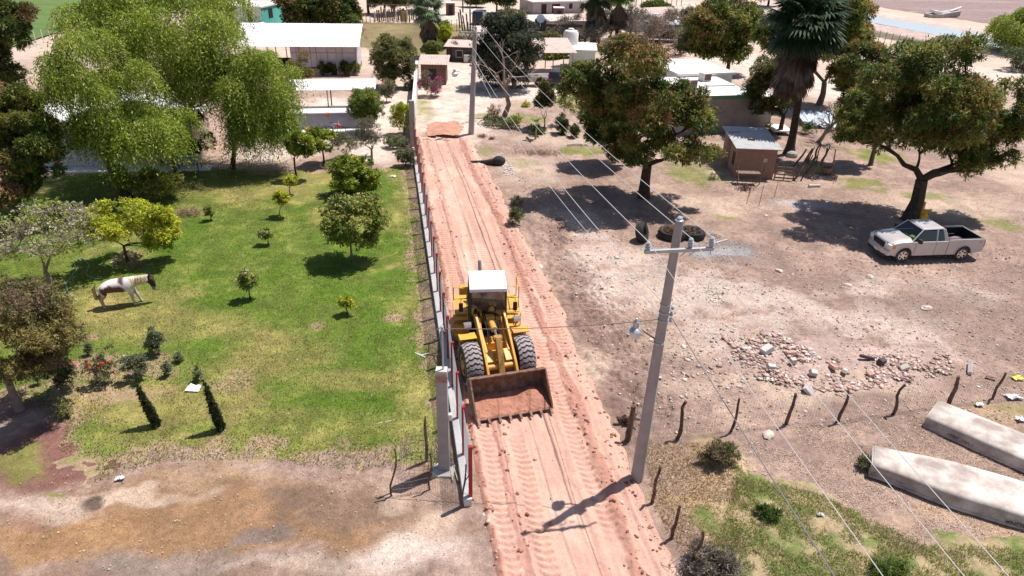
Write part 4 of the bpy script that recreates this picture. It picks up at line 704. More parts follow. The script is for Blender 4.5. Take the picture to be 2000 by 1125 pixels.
# ------------------------------------------------------------------ figures grown from a skeleton
def skin(name, V, E_, rad, m, parent, sub=1, colf=None):
    me = bpy.data.meshes.new('tmp'); me.from_pydata([tuple(v) for v in V], E_, []); o = bpy.data.objects.new('tmp', me); COL.objects.link(o)
    s = o.modifiers.new('s', 'SKIN'); s.use_smooth_shade = True; ss = o.modifiers.new('u', 'SUBSURF'); ss.levels = sub
    for i, r in enumerate(rad): me.skin_vertices[0].data[i].radius = (r, r) if not hasattr(r, '__len__') else r
    me.skin_vertices[0].data[0].use_root = True
    dg = bpy.context.evaluated_depsgraph_get(); dg.update(); n = bpy.data.meshes.new_from_object(o.evaluated_get(dg)); bpy.data.objects.remove(o); n.name = name
    n.materials.clear(); n.materials.append(m); q = bpy.data.objects.new(name, n); COL.objects.link(q); q.parent = parent
    if colf:
        a = n.color_attributes.new('Col', 'FLOAT_COLOR', 'POINT')
        for i, v in enumerate(n.vertices): a.data[i].color = (*colf(v.co), 1)
    n.shade_smooth(); return q
class Sk:
    def __init__(s): s.V = []; s.E = []; s.r = []
    def n(s, p, r, par=None):
        s.V.append(p); s.r.append(r); i = len(s.V)-1
        if par is not None: s.E.append((par, i))
        return i
    def chain(s, par, pts):
        for p, r in pts: par = s.n(p, r, par)
        return par
# ---- the horse
def horse():
    a, b = G(206, 606), G(264, 591); az = math.atan2(b.y-a.y, b.x-a.x)*.55; t = thing('horse', 'white and brown pinto horse grazing on the lawn with its dark head lowered', 'horse', (a.x, a.y+.15, gz(a.x, a.y)+.02), az)
    k = Sk(); p = k.n((.05, 0, 1.15), (.29, .31)); m = k.chain(p, [((.38, 0, 1.08), (.31, .33)), ((.74, 0, 1.04), (.31, .35))]); c = k.chain(m, [((1.08, 0, 1.08), (.26, .34))]); nb = k.chain(c, [((1.34, 0, 1.14), (.19, .29)), ((1.6, 0, 1.18), (.13, .22)), ((1.84, 0, 1.2), (.11, .18))])
    h = k.chain(nb, [((2.0, 0, 1.1), (.12, .17)), ((2.06, 0, .9), (.105, .14)), ((2.06, 0, .7), (.075, .095)), ((2.05, 0, .58), (.075, .085))])
    for s in (-1, 1): k.chain(nb, [((1.98, s*.08, 1.34), .04), ((2.02, s*.1, 1.44), .015)])
    for s, o in ((-1, 0), (1, .12)): k.chain(p, [((.0-o*.5, s*.14, .95), (.15, .18)), ((.1-o, s*.17, .76), .14), ((-.1-o, s*.15, .5), .08), ((-.07-o, s*.15, .3), .058), ((-.05-o, s*.15, .12), .06), ((.02-o, s*.15, .03), .07)])
    for s, o in ((-1, 0), (1, .22)): k.chain(c, [((1.14, s*.15, .88), (.13, .18)), ((1.12+o*.4, s*.15, .66), .1), ((1.14+o*.8, s*.14, .42), .07), ((1.14+o, s*.14, .25), .052), ((1.16+o*1.1, s*.14, .11), .056), ((1.21+o*1.15, s*.14, .03), .066)])
    def col(v):
        n_ = vn(np.array([v.x*7.]), np.array([v.z*7+v.y*2]), 5)[0]*.14-.07; W_, Bn = (.72, .66, .62), (.15, .065, .05)
        if v.x > 1.9+n_: return (.045, .025, .03) if v.z > .8 else (.3, .25, .25)
        if v.x > 1.2 and v.z > 1.0: return (.60, .45, .28) if (v.z < 1.3+n_ and v.x < 1.75) else (.75, .68, .56)
        e = ((v.x-.42)/.48)**2+((v.z-.92)/.26)**2
        if v.z > .62 and e+n_*6 < 1: return Bn
        if ((v.x-.86)/.16)**2+((v.z-1.3)/.14)**2+n_*8 < .8: return (.13, .06, .06)
        if v.z < .72 and v.x < .5: return (.45, .3, .26) if v.z > .1 else (.35, .22, .17)
        if v.z < .7: return (.5, .44, .43)
        return W_
    skin('body', k.V, k.E, k.r, colmat('horse coat', rough=.6, fine=40, amt=.08, bump=0), t, 2, col)
    g = np.random.default_rng(3); mb = MB()
    for _ in range(60): y = g.normal(0, .03); x = g.uniform(1.15, 1.88); mb.tube([(x, y, 1.40), (x+.02, y-.12, 1.36), (x+.03+g.normal(0, .02), y-.2, 1.2+g.normal(0, .03))], [.012, .012, .004], 3, cap=False)
    mb.build('mane', mat('cream hair', (.6, .5, .36), .8), t); mb = MB()
    for _ in range(60): y, x = g.normal(0, .03), g.normal(0, .025); mb.tube([(-.2, y*.5, 1.2), (-.33+x, y, 1.0), (-.32+x, y*1.4, .7), (-.28+x*2, y*1.8, .42+g.random()*.2)], [.016, .016, .013, .004], 3, cap=False)
    mb.build('tail', mat('tan hair', (.42, .27, .14), .8), t)
horse()
# ---- wheel loader
LO = Vector((-.93, 23.42, .10)); ld_ = thing('wheel_loader', 'yellow wheel loader with white cab roof and raised bucket on the red road', 'wheel loader', LO)
AF, AR = Matrix.Rotation(R(17), 4, 'Z'), Matrix.Rotation(R(6), 4, 'Z'); Ym = M_yellow
M_cabw = mat('white cab roof', (.76, .76, .8), .45, c2=(.68, .68, .72), ns=2); M_tyre = mat('dusty tyre', (.05, .045, .045), .9, c2=(.10, .085, .08), ns=5, bump=.2)
M_tread = mat('dusty tread lugs', (.40, .34, .34), .9, c2=(.30, .25, .25), ns=6); M_cg = bpy.data.materials.new('cab glass'); M_cg.use_nodes = True; n_ = M_cg.node_tree
a_ = n_.nodes.new('ShaderNodeBsdfTransparent'); a_.inputs[0].default_value = (.55, .6, .58, 1); b_ = n_.nodes.new('ShaderNodeBsdfGlossy'); b_.inputs['Roughness'].default_value = .03; c_ = n_.nodes.new('ShaderNodeMixShader'); c_.inputs[0].default_value = .1
n_.links.new(a_.outputs[0], c_.inputs[1]); n_.links.new(b_.outputs[0], c_.inputs[2]); n_.links.new(c_.outputs[0], n_.nodes['Material Output'].inputs[0])
def loader_wheel(A, x, y, r=.83, wd=.62):
    w_ = MB(A); w_.lathe([(r*.55, -wd/2+.02), (r*.9, -wd/2), (r*.97, -wd*.32), (r, 0), (r*.97, wd*.32), (r*.9, wd/2), (r*.55, wd/2-.02)], (x, y, r), 'X', 36); w_.build('wheel', M_tyre, ld_, smooth=True); wh = bpy.data.objects[COL.objects[-1].name]
    tr = MB(A); N = 26
    for k in range(N):
        for s in (-1, 1):
            for j in range(3):
                a0 = 2*PI*(k+.34*j*(1 if j % 2 else .6)+(.0 if s > 0 else .1))/N; xa, xb = s*wd*.5*(j/3), s*wd*.5*((j+1)/3+.02); a1 = a0+2*PI*.33*(1 if j % 2 == 0 else -.5)/N; hw = 2*PI*.30/N; rr = [r*1.0, r*.99, r*.955, r*.9]
                vs = []
                for (xx, aa, r0) in ((xa, a0, rr[j]), (xb, a1, rr[j+1])):
                    for q in (aa-hw, aa+hw):
                        for rad_ in (r0-.05, r0+.04): vs.append((x+xx, y+rad_*math.cos(q), r+rad_*math.sin(q)))
                tr.add(vs, [(0, 2, 3, 1), (4, 5, 7, 6), (1, 3, 7, 5), (0, 1, 5, 4), (2, 6, 7, 3)])
    tr.build('tread', M_tread, wh); s = 1 if x > 0 else -1; rm = MB(A); rm.lathe([(.42, s*(wd/2-.06)), (.42, s*(wd/2+.0)), (.36, s*(wd/2-.03)), (.2, s*(wd/2-.05)), (.16, s*(wd/2+.05)), (.02, s*(wd/2+.05))], (x, y, r), 'X', 20); rm.build('rim', Ym, wh, smooth=True)
for s in (-1, 1): loader_wheel(AF, s*1.03, -1.45)
for s in (-1, 1): loader_wheel(AR, s*1.03, 1.55)
f = MB(AF); f.box((0, -.75, .85), (.8, 1.5, .5)); f.box((0, -1.45, .78), (1.55, .45, .42)); f.prism([(-.05, .9), (-.05, 2.05), (-.4, 2.15), (-.75, 1.75), (-1.6, 1.35), (-1.75, .9)], -.48, -.40, 'X'); f.prism([(-.05, .9), (-.05, 2.05), (-.4, 2.15), (-.75, 1.75), (-1.6, 1.35), (-1.75, .9)], .40, .48, 'X'); f.box((0, -.9, 1.25), (.8, .5, .35)); f.box((.0, -1.5, 1.12), (.8, .25, .3)); f.build('front_frame', Ym, ld_, bevel=.015)
for s in (-1, 1):
    a = MB(AF); x = s*.56; prof = [(-.18, 2.0), (-.12, 2.2), (-.32, 2.3), (-.6, 2.2), (-1.3, 1.72), (-2.1, 1.12), (-2.52, .72), (-2.62, .5), (-2.56, .36), (-2.42, .42), (-1.9, .78), (-1.2, 1.18), (-.6, 1.72), (-.3, 1.9)]
    a.prism(prof, x-.045, x+.045, 'X'); a.build('lift_arm', Ym, ld_, bevel=.012)
    a = MB(AF); a.tube([(s*.42, -.45, 1.0), (s*.46, -1.25, 1.12)], .075, 10); a.build('lift_cylinder', Ym, ld_, smooth=True); a = MB(AF); a.tube([(s*.46, -1.2, 1.12), (s*.5, -1.95, .82)], .04, 8); a.build('piston_rod', M_steel, ld_, smooth=True)
a = MB(AF); a.tube([(-.54, -2.0, .92), (.54, -2.0, .92)], .11, 10); a.box((-.38, -1.7, 1.2), (.3, .5, .08), (R(28), 0, 0)); a.box((.38, -1.7, 1.2), (.3, .5, .08), (R(28), 0, 0)); a.build('cross_tube', Ym, ld_, smooth=True)
a = MB(AF); a.tube([(0, -.35, 2.0), (0, -1.0, 1.92)], .13, 12); a.box((0, -.3, 2.0), (.34, .3, .3)); a.build('tilt_cylinder', Ym, ld_, smooth=True); a = MB(AF); a.tube([(0, -1.0, 1.92), (0, -1.5, 1.84)], .05, 8); a.build('piston_rod', M_steel, ld_, smooth=True)
a = MB(AF); a.prism([(-1.45, 1.98), (-1.62, 1.95), (-2.1, 1.2), (-2.35, .55), (-2.2, .5), (-1.95, .95), (-1.4, 1.75)], -.11, .11, 'X'); a.tube([(-.16, -1.5, 1.84), (.16, -1.5, 1.84)], .13, 10); a.build('rocker_lever', mat('dusty brown lever', (.3, .16, .06), .7, c2=(.5, .28, .06), ns=6), ld_, bevel=.01)
a = MB(AF); a.box((0, -2.36, .55), (.12, .46, .12), (R(-12), 0, 0)); a.build('bucket_link', Ym, ld_)
for i_, s in enumerate((-1, 1)):
    a = MB(AF)
    for d_ in (.16, .24): a.tube([(s*d_, -.1, 2.1), (s*(d_+.04), -.35, 2.45-.25), (s*d_, -.9, 1.85), (s*.3, -1.3, 1.5)], .022, 5)
    a.build('hose', M_dark, ld_, smooth=True)
    a = MB(AF); a.box((s*1.05, -1.0, 1.78), (.66, .42, .04)); a.box((s*1.05, -.8, 1.55), (.6, .04, .45)); a.build('front_fender', Ym, ld_, bevel=.01)
    a = MB(AF); a.tube([(s*.95, -.72, 1.78), (s*.95, -.62, 2.0)], .03, 6); a.box((s*.98, -.7, 2.1), (.3, .16, .17)); a.build('work_lamp', mat('lamp housing', (.2, .2, .22), .4), ld_, bevel=.02); a = MB(AF); a.box((s*.98, -.785, 2.1), (.26, .012, .13)); a.build('lens', mat('lamp lens', (.7, .7, .72), .1), ld_)
# bucket
W2 = 1.42; a = MB(AF); inn = [(-3.03, 1.2), (-2.84, 1.12), (-2.72, .95), (-2.68, .65), (-2.78, .35), (-3.0, .17), (-3.97, .14)]; outp = [(-3.97, .09), (-3.0, .1), (-2.72, .28), (-2.61, .65), (-2.65, .98), (-2.79, 1.18), (-3.03, 1.26)]
a.prism(inn+outp, -W2, W2, 'X'); side = [(-3.03, 1.24), (-2.8, 1.16), (-2.66, .95), (-2.63, .65), (-2.75, .3), (-3.0, .12), (-3.97, .12), (-3.9, .32), (-3.3, .95)]
for s in (-1, 1): a.prism(side, s*W2-.03, s*W2+.03, 'X')
a.build('bucket', M_rust, ld_, bevel=.006, seg=1); bk = COL.objects[-1]
for i in range(8):
    x = -1.35+i*2.70/7; a = MB(AF); a.add([(x-.06, -3.85, .17), (x+.06, -3.85, .17), (x+.06, -3.85, .09), (x-.06, -3.85, .09), (x-.035, -4.2, .115), (x+.035, -4.2, .115), (x+.035, -4.2, .09), (x-.035, -4.2, .09)], [(0, 1, 2, 3), (4, 7, 6, 5), (0, 4, 5, 1), (1, 5, 6, 2), (2, 6, 7, 3), (3, 7, 4, 0)]); a.build('tooth', M_rust, bk)
# red earth load
xs = np.linspace(-1.38, 1.38, 110); us = np.linspace(0, 1, 60); Xd, Ud = np.meshgrid(xs, us); Yd = -2.74-1.2*Ud; prf = np.interp(Ud, [0, .12, .35, .7, 1], [.34, .36, .33, .26, .16]); Zd = prf+.16*(fbm(Xd, Yd, .5, 4, 201)-.5)+.05*(fbm(Xd, Yd, .1, 2, 203)-.5)+.17*np.exp(-((Xd-.85)/.35)**2)*np.sin(PI*np.clip(Ud, 0, 1)); Zd = np.where(Ud > .97, Zd-.08, Zd)
Pd = np.stack([Xd*math.cos(R(17))-Yd*math.sin(R(17)), Xd*math.sin(R(17))+Yd*math.cos(R(17)), Zd], -1)+np.array(LO); tag(gridmesh('earth_load', Pd[..., 0], Pd[..., 1], Pd[..., 2], np.broadcast_to(np.array((.40, .185, .13)), Xd.shape+(3,))*(.75+.5*fbm(Xd, Yd, .2, 3, 205))[..., None], M_road), 'heap of red earth lying in the loader bucket', 'earth heap')
# rear frame
a = MB(AR); a.box((0, 1.9, 1.25), (1.3, 2.9, .7)); a.box((0, 2.35, 1.95), (1.15, 1.9, .75)); a.box((0, 3.3, 1.1), (2.1, .35, .9)); a.build('engine_hood', Ym, ld_, bevel=.05)
a = MB(AR); a.box((0, 1.55, .78), (1.55, .5, .45)); a.box((0, .5, .8), (.9, 1.2, .5)); a.build('rear_axle', M_steel, ld_)
a = MB(AR); a.tube([(-.22, 1.75, 2.3), (-.22, 1.75, 3.2), (-.22, 1.95, 3.42)], .07, 10); a.build('exhaust', M_steel, ld_, smooth=True)
for s in (-1, 1):
    a = MB(AR); a.box((s*1.03, 1.4, 1.72), (.6, 1.5, .05)); a.box((s*1.03, .55, 1.58), (.6, .35, .05)); a.box((s*1.03, .3, 1.35), (.6, .3, .05)); a.box((s*1.03, .12, 1.1), (.58, .3, .05)); a.box((s*1.0, .45, 1.05), (.5, .6, .6)); a.build('side_platform', Ym, ld_, bevel=.012)
    a = MB(AR); x0, x1 = s*.78, s*1.32
    a.tube([(x0, 1.0, 1.72), (x0, 1.0, 2.72), (x1, 1.0, 2.72), (x1, 1.0, 1.72)], .022, 6); a.tube([(x1, 1.0, 2.7), (x1, 2.0, 2.7), (x1, 2.0, 1.72)], .022, 6); a.tube([(x0, 1.0, 2.2), (x1, 1.0, 2.2)], .016, 6); a.tube([(x0, .2, 1.1), (x0, .2, 1.95), (x1, .2, 1.95), (x1, .2, 1.1)], .022, 6); a.tube([(x1, .2, 1.95), (x1, .9, 2.2), (x1, .98, 2.4)], .02, 6); a.build('handrail', Ym, ld_, smooth=True)
    a = MB(AR); a.tube([(s*.7, -.15, 2.9), (s*1.05, -.2, 2.85), (s*1.05, -.2, 2.6)], .015, 5); a.box((s*1.05, -.22, 2.5), (.16, .06, .36)); a.build('mirror', M_dark, ld_)
# cab
cz0, cz1 = 1.35, 3.2; a = MB(AR)
P4 = {(-1, 0): (-.68, -.2), (1, 0): (.68, -.2), (-1, 1): (-.68, 1.15), (1, 1): (.68, 1.15)}
for (sx, sy), (x, y) in P4.items(): a.tube([(x*1.02, y, cz0), (x, y+(.02 if sy == 0 else 0), cz1)], .05, 6)
for z in (cz0, cz0+.02, cz1): a.tube([(-.68, -.2, z), (.68, -.2, z), (.68, 1.15, z), (-.68, 1.15, z), (-.68, -.2, z)], .045, 6)
a.box((0, .5, cz0), (1.36, 1.4, .1)); a.box((0, 1.16, 2.0), (1.3, .05, 1.3)); a.tube([(.5, -.2, 1.9), (-.5, -.2, 1.9)], .02, 6); a.build('cab_frame', mat('dark grey cab', (.035, .038, .045), .5), ld_)
a = MB(AR); a.box((0, -.2, 1.62), (1.2, .02, .5)); a.box((0, -.21, 2.5), (1.28, .015, 1.25)); a.box((-.69, .48, 2.45), (.015, 1.25, 1.35)); a.box((.69, .48, 2.45), (.015, 1.25, 1.35)); a.build('cab_glass', M_cg, ld_)
a = MB(AR); a.prism([(-.33, 3.2), (1.24, 3.2), (1.2, 3.36), (1.05, 3.42), (-.15, 3.42), (-.32, 3.33)], -.72, .72, 'X')
for i in range(5): a.box((0, .05+i*.22, 3.425), (1.15, .06, .025))
a.build('cab_roof', M_cabw, ld_, bevel=.04)
a = MB(AR)
for sx in (-.62, .62):
    for sy in (.0, .95): a.lathe([(.03, 3.42), (.03, 3.44), (.01, 3.44)], (sx, sy, 0), 'Z', 8)
a.build('roof_bolts', M_steel, ld_); bpy.data.objects.remove(COL.objects[-1])
for s in (-.5, .5): a = MB(AR); a.box((s, -.12, 3.08), (.16, .08, .12)); a.build('cab_light', mat('yellow lamp', (.75, .75, .05), .4), ld_, bevel=.02)
a = MB(AR); a.box((0, .75, 1.75), (.55, .5, .16)); a.box((0, 1.0, 2.15), (.52, .14, .7), (R(-8), 0, 0)); a.build('seat', M_dark, ld_, bevel=.04)
a = MB(AR); a.tube([(0, .05, 1.5), (0, .2, 2.1)], .04, 6); a.tube([(.2*math.cos(t), .2+.1*math.sin(t), 2.1+.17*math.sin(t)) for t in [i*PI/8 for i in range(17)]], .016, 5, cap=False); a.box((0, -.05, 1.9), (.5, .22, .3)); a.build('steering_column', M_dark, ld_)
# driver
dr_ = thing('person', 'driver in a grey shirt seated in the loader cab, both hands on the wheel', 'person', LO+AR @ Vector((.05, .72, 1.83)), R(6)); k = Sk(); M_cloth = mat('grey shirt', (.35, .36, .38), .9, c2=(.25, .26, .28), ns=8); M_skin = mat('skin', (.2, .09, .055), .6)
p = k.n((0, 0, .08), .15); c = k.chain(p, [((0, .02, .28), .145), ((0, 0, .46), (.17, .13)), ((0, -.01, .56), .09)]); k.chain(c, [((0, -.02, .64), .06), ((0, -.03, .72), .09), ((0, -.03, .82), .1), ((0, -.03, .9), .07)])
for s in (-1, 1):
    k.chain(p, [((s*.1, -.05, .07), .1), ((s*.16, -.42, .1), .075), ((s*.17, -.5, -.1), .06), ((s*.17, -.5, -.36), .045), ((s*.17, -.62, -.4), .04)])
    e = k.chain(c, [((s*.18, 0, .5), .07), ((s*.27, -.12, .3), .05), ((s*.2, -.42, .27), .036), ((s*.19, -.5, .27), .03)])
    for f_i in range(4): q = (s*.19+(f_i-1.5)*.02, -.5, .27); k.chain(e, [((q[0], -.55, .28), .011), ((q[0], -.575, .25), .01), ((q[0], -.56, .225), .009)])
    k.chain(e, [((s*.19-s*.04, -.52, .27), .012), ((s*.19-s*.055, -.545, .25), .01)])
def dc(v): return (.17, .08, .05) if v.z > .6 or (v.y < -.36 and v.z > .2) else ((.03, .04, .08) if v.z < .16 else (.4, .41, .43))
skin('body', k.V, k.E, k.r, colmat('driver cloth and skin', rough=.8, amt=.1, fine=30, bump=0), dr_, 1, dc)
a = MB(); a.ball((0, -.03, .86), (.105, .115, .09), 12, 7); a.box((0, -.15, .86), (.15, .12, .02)); a.build('cap', mat('dark cap', (.03, .03, .035), .8), dr_, smooth=True)
a = MB(); [a.ball((s*.035, -.125, .77), .014, 6, 4) for s in (-1, 1)]; a.ball((0, -.14, .74), (.016, .03, .03), 6, 4); a.box((0, -.122, .695), (.05, .01, .012)); a.build('face', M_skin, dr_)
a = MB(AR); a.ball((.42, .02, 1.98), (.13, .1, .09), 10, 6); a.ball((.36, .06, 2.03), (.09, .08, .07), 8, 5); o = a.build('cloth_bundle', mat('pink cloth', (.7, .22, .25), .9), smooth=True); o.location = LO; tag(o, 'pink cloth bundle behind the windscreen of the loader cab', 'cloth')
# ---- pickup truck
fl, rl = G(1755, 513), G(1880, 509); az = math.atan2(rl.y-fl.y, rl.x-fl.x); ctr = (fl+rl)/2; n2 = Vector((-math.sin(az), math.cos(az), 0)); pc = ctr+n2*.92; pc = pc-Vector((math.cos(az), math.sin(az), 0))*(-.1); pc.z = gz(pc.x, pc.y)
tk = thing('pickup_truck', 'silver extended cab pickup parked in the tree shade with an open black bed', 'pickup truck', pc, az)
M_sil = mat('silver car paint', (.60, .565, .56), .3, .15, c2=(.54, .50, .485), ns=1.2, clear=.7, spec=.5); M_dg = mat('car glass', (.02, .028, .028), .05, spec=.9); M_chr = mat('chrome', (.7, .7, .72), .15, .9); M_plb = mat('black plastic', (.02, .02, .022), .5)
XF, XR = -1.97, 1.72
def arch(xc, r, zc=.44, n=10): return [(xc+r*math.cos(t), zc+r*math.sin(t)) for t in [PI*(1-i/n) for i in range(n+1)]]
lo = [(-2.86, .52)]+[(-2.55, .42)]+[p for p in arch(XF, .5)]+[(-1.35, .42), (1.15, .42)]+[p for p in arch(XR, .5)]+[(2.3, .46), (2.86, .55)]
up = [(2.92, .85), (2.9, 1.35), (.66, 1.34), (.64, 1.26), (-1.6, 1.26), (-2.2, 1.25), (-2.76, 1.17), (-2.92, .95)]
a = MB(); 
for s in (-1, 1):
    yo, yi = s*1.0, s*.84; a.prism(lo+up, min(yo, yi), max(yo, yi), 'Y')
a.loft([[(-2.93, -.84, .55), (-2.93, .84, .55), (-2.94, .84, 1.0), (-2.94, -.84, 1.0)], [(-2.7, -.84, .45), (-2.7, .84, .45), (-2.72, .84, 1.12), (-2.72, -.84, 1.12)]]); 
a.loft([*[[(x, -.985, z-.05), (x, -.80, z+.0), (x, -.6, z+.045), (x, -.2, z+.02), (x, .2, z+.02), (x, .6, z+.045), (x, .80, z), (x, .985, z-.05), (x, .985, 1.0), (x, -.985, 1.0)] for x, z in ((-2.86, 1.1), (-2.72, 1.2), (-2.4, 1.25), (-2.0, 1.3), (-1.54, 1.33))]])
a.box((-.42, 0, .85), (1.9, 1.7, .76)); a.box((2.87, 0, .95), (.07, 1.7, .76)); a.box((.6, 0, 1.0), (.08, 1.7, .6)); a.build('body', M_sil, tk, bevel=.035, seg=3); body = COL.objects[-1]
tk.scale = (.93, .93, .95)
# cab
a = MB(); A0 = [(-1.32, .9, 1.22), (-.58, .70, 1.84), (.62, .70, 1.87), (.98, .9, 1.25)]
rings = [[(x, -y, z), (x, y, z)] for x, y, z in A0]
a.add([(-1.02, -.75, 1.86), (-1.02, .75, 1.86), (.36, .75, 1.9), (.36, -.75, 1.9), (-.92, -.67, 1.94), (-.92, .67, 1.94), (.24, .67, 1.98), (.24, -.67, 1.98)], [(0, 3, 2, 1), (4, 5, 6, 7), (0, 1, 5, 4), (1, 2, 6, 5), (2, 3, 7, 6), (3, 0, 4, 7)]); a.build('cab_roof', M_sil, tk, bevel=.03)
a = MB()
for s in (-1, 1):
    for x0, x1, z1 in ((-1.64, -.98, 1.9), (-.12, -.1, 1.9), (.62, .34, 1.9)):
        a = MB(); a.tube([(x0, s*.94, 1.24), (x1, s*.73, z1)], .04 if x0 != -.12 else .06, 6)
        if x0 == .62: a.add([(.36, s*.945, 1.24), (.64, s*.94, 1.26), (.37, s*.735, 1.9), (.2, s*.745, 1.9)], [(0, 1, 2, 3)])
        a.build('cab_pillar', M_sil, tk)
a = MB(); a.quad((-1.62, -.88, 1.31), (-1.62, .88, 1.31), (-.98, .72, 1.89), (-.98, -.72, 1.89)); a.build('windshield', M_cg, tk); a = MB(); a.box((-.5, 0, 1.245), (2.2, 1.66, .03)); a.box((-1.35, 0, 1.27), (.4, 1.6, .06)); [a.box((-.45, y, 1.4), (.16, .5, .36)) for y in (-.42, .42)]; a.build('interior', M_plb, tk)
a = MB(); a.quad((.63, .86, 1.3), (.63, -.86, 1.3), (.35, -.70, 1.9), (.35, .70, 1.9)); a.build('rear_window', M_dg, tk)
for s in (-1, 1):
    for q in ([(-1.5, .945, 1.28), (-.2, .945, 1.28), (-.18, .77, 1.84), (-.95, .77, 1.84)], [(-.04, .945, 1.28), (.38, .945, 1.28), (.24, .77, 1.84), (-.02, .77, 1.84)]):
        a = MB(); a.quad(*[(x, s*y, z) for x, y, z in q]); a.build('side_window', M_dg, tk)
    a = MB(); a.box((-1.3, s*1.14, 1.36), (.16, .26, .24)); a.box((-1.3, s*1.0, 1.28), (.06, .14, .06)); a.build('mirror', M_plb, tk, bevel=.03)
    a = MB(); a.box((-.38, s*1.005, 1.08), (.17, .03, .035)); a.build('door_handle', M_chr, tk, bevel=.01); a = MB(); a.box((-.0, s*1.005, 1.08), (.15, .03, .035)); a.build('door_handle', M_chr, tk, bevel=.01)
    a = MB(); a.box((.63, s*1.001, .88), (.025, .01, .84)); a.box((-.14, s*1.001, .82), (.014, .01, .76)); a.box((-1.38, s*1.001, .9), (.014, .01, .6)); a.build('panel_gap', M_dark, tk)
    a = MB(); a.box((-2.83, s*.83, .98), (.24, .32, .24)); a.build('headlight', mat('headlamp', (.75, .76, .75), .1), tk, bevel=.03); a = MB(); a.box((-2.68, s*.99, .96), (.18, .04, .22)); a.build('turn_signal', mat('amber lens', (.85, .3, .03), .2), tk, bevel=.01)
    a = MB(); a.box((2.9, s*.955, 1.05), (.06, .1, .36)); a.build('tail_light', mat('red lens', (.4, .01, .015), .2), tk, bevel=.01)
    for xc in (XF, XR):
        a = MB(); a.tube([(xc+.54*math.cos(t), s*1.0, .44+.54*math.sin(t)) for t in [PI*i/12 for i in range(13)]], .035, 6); a.build('wheel_arch', M_sil, tk, smooth=True)
        a = MB(); a.lathe([(.24, s*.72), (.38, s*.71), (.41, s*.76), (.415, s*.86), (.40, s*.95), (.36, s*.975), (.26, s*.965)], (xc, 0, .42), 'Y', 28, close=True); a.build('wheel', M_tyre, tk, smooth=True); wh = COL.objects[-1]
        a = MB(); a.lathe([(.27, s*.95), (.27, s*.8), (.02, s*.85)], (xc, 0, .41), 'Y', 20); a.build('brake_drum', M_dark, wh); a = MB(); a.lathe([(.265, s*.95), (.28, s*.97), (.245, s*.975), (.235, s*.93)], (xc, 0, .41), 'Y', 24, close=True)
        for i in range(6): t_ = i*PI/3; a.box((xc+.14*math.cos(t_), s*.945, .41+.14*math.sin(t_)), (.22, .03, .075), (0, -t_, 0))
        a.lathe([(.06, s*.93), (.055, s*.97), (.01, s*.97)], (xc, 0, .41), 'Y', 10); a.build('rim', M_chr, wh, smooth=True)
a = MB(); a.box((-2.955, 0, .93), (.03, 1.1, .34)); a.build('grille', M_dark, tk); g_ = COL.objects[-1]; a = MB(); a.tube([(-2.965, -.6, 1.12), (-2.965, .6, 1.12), (-2.965, .56, .74), (-2.965, -.56, .74), (-2.965, -.6, 1.12)], .04, 6); a.build('grille_surround', M_chr, tk)
text('GMC', .22, mat('dull red badge', (.22, .04, .04), .4), Matrix.Translation((-2.985, 0, .93)) @ Matrix.Rotation(R(-90), 4, 'Z') @ Matrix.Rotation(R(90), 4, 'X'), 'badge', tk, .01)
text('Z71', .09, mat('red badge', (.35, .03, .03), .3), Matrix.Translation((2.62, -1.01, 1.16)) @ Matrix.Rotation(R(90), 4, 'X'), 'badge', tk, .003)
a = MB(); a.loft([[(-2.95, -.97, .72), (-3.02, -.5, .72), (-3.02, .5, .72), (-2.95, .97, .72)][::1]+[(-2.8, .99, .72), (-2.8, -.99, .72)], [(-2.97, -.98, .46), (-3.05, -.5, .46), (-3.05, .5, .46), (-2.97, .98, .46), (-2.8, .99, .46), (-2.8, -.99, .46)]]); a.build('front_bumper', M_sil, tk, bevel=.02)
a = MB(); a.box((-2.95, 0, .4), (.2, 1.6, .14)); a.build('air_dam', M_plb, tk); a = MB(); a.box((-3.06, 0, .52), (.02, .36, .15)); a.build('licence_plate', M_white, tk)
a = MB(); a.box((2.98, 0, .6), (.16, 1.75, .2)); a.build('rear_bumper', M_chr, tk, bevel=.02)
a = MB(); a.box((1.74, 0, .78), (2.18, 1.66, .03)); a.box((1.74, .825, 1.05), (2.18, .03, .56)); a.box((1.74, -.825, 1.05), (2.18, .03, .56)); a.box((.66, 0, 1.04), (.03, 1.64, .52)); a.box((2.825, 0, 1.04), (.03, 1.64, .52)); 
for s in (-1, 1): a.box((1.76, s*.9, 1.348), (2.2, .1, .012))
a.build('bed_liner', M_plb, tk)
a = MB(); a.box((-.15, 0, .6), (4.2, 1.5, .3)); a.box((XF, 0, .68), (1.04, 1.9, .56)); a.box((XR, 0, .6), (1.04, 1.9, .3)); a.box((XR, .8, .72), (1.04, .28, .5)); a.box((XR, -.8, .72), (1.04, .28, .5)); a.build('chassis_and_well_shade', M_dark, tk);  # underbody, plus near-black filler blocks painting the shade inside the wheel arches
def onp(x, y, z): return pc+Matrix.Rotation(az, 3, 'Z') @ Vector((x, y, z))
a = MB(); a.ball((0, 0, .22), (.36, .22, .2), 12, 7); a.ball((.3, .02, .17), (.22, .18, .15), 10, 6); o = a.build('sack', mat('pinkish sack', (.3, .22, .24), .9, c2=(.2, .15, .17), ns=6, bump=.6, bs=8), smooth=True); o.location = onp(1.25, -.45, .82); o.rotation_euler = (0, 0, az); tag(o, 'crumpled grey pink sack lying in the pickup bed', 'sack')
a = MB(); a.ball((0, 0, .1), (.14, .17, .08), 10, 6); o = a.build('vest', mat('lime cloth', (.45, .7, .05), .8), smooth=True); o.location = onp(-1.25, -.42, 1.2); tag(o, 'lime yellow cloth on the dashboard of the pickup', 'cloth')
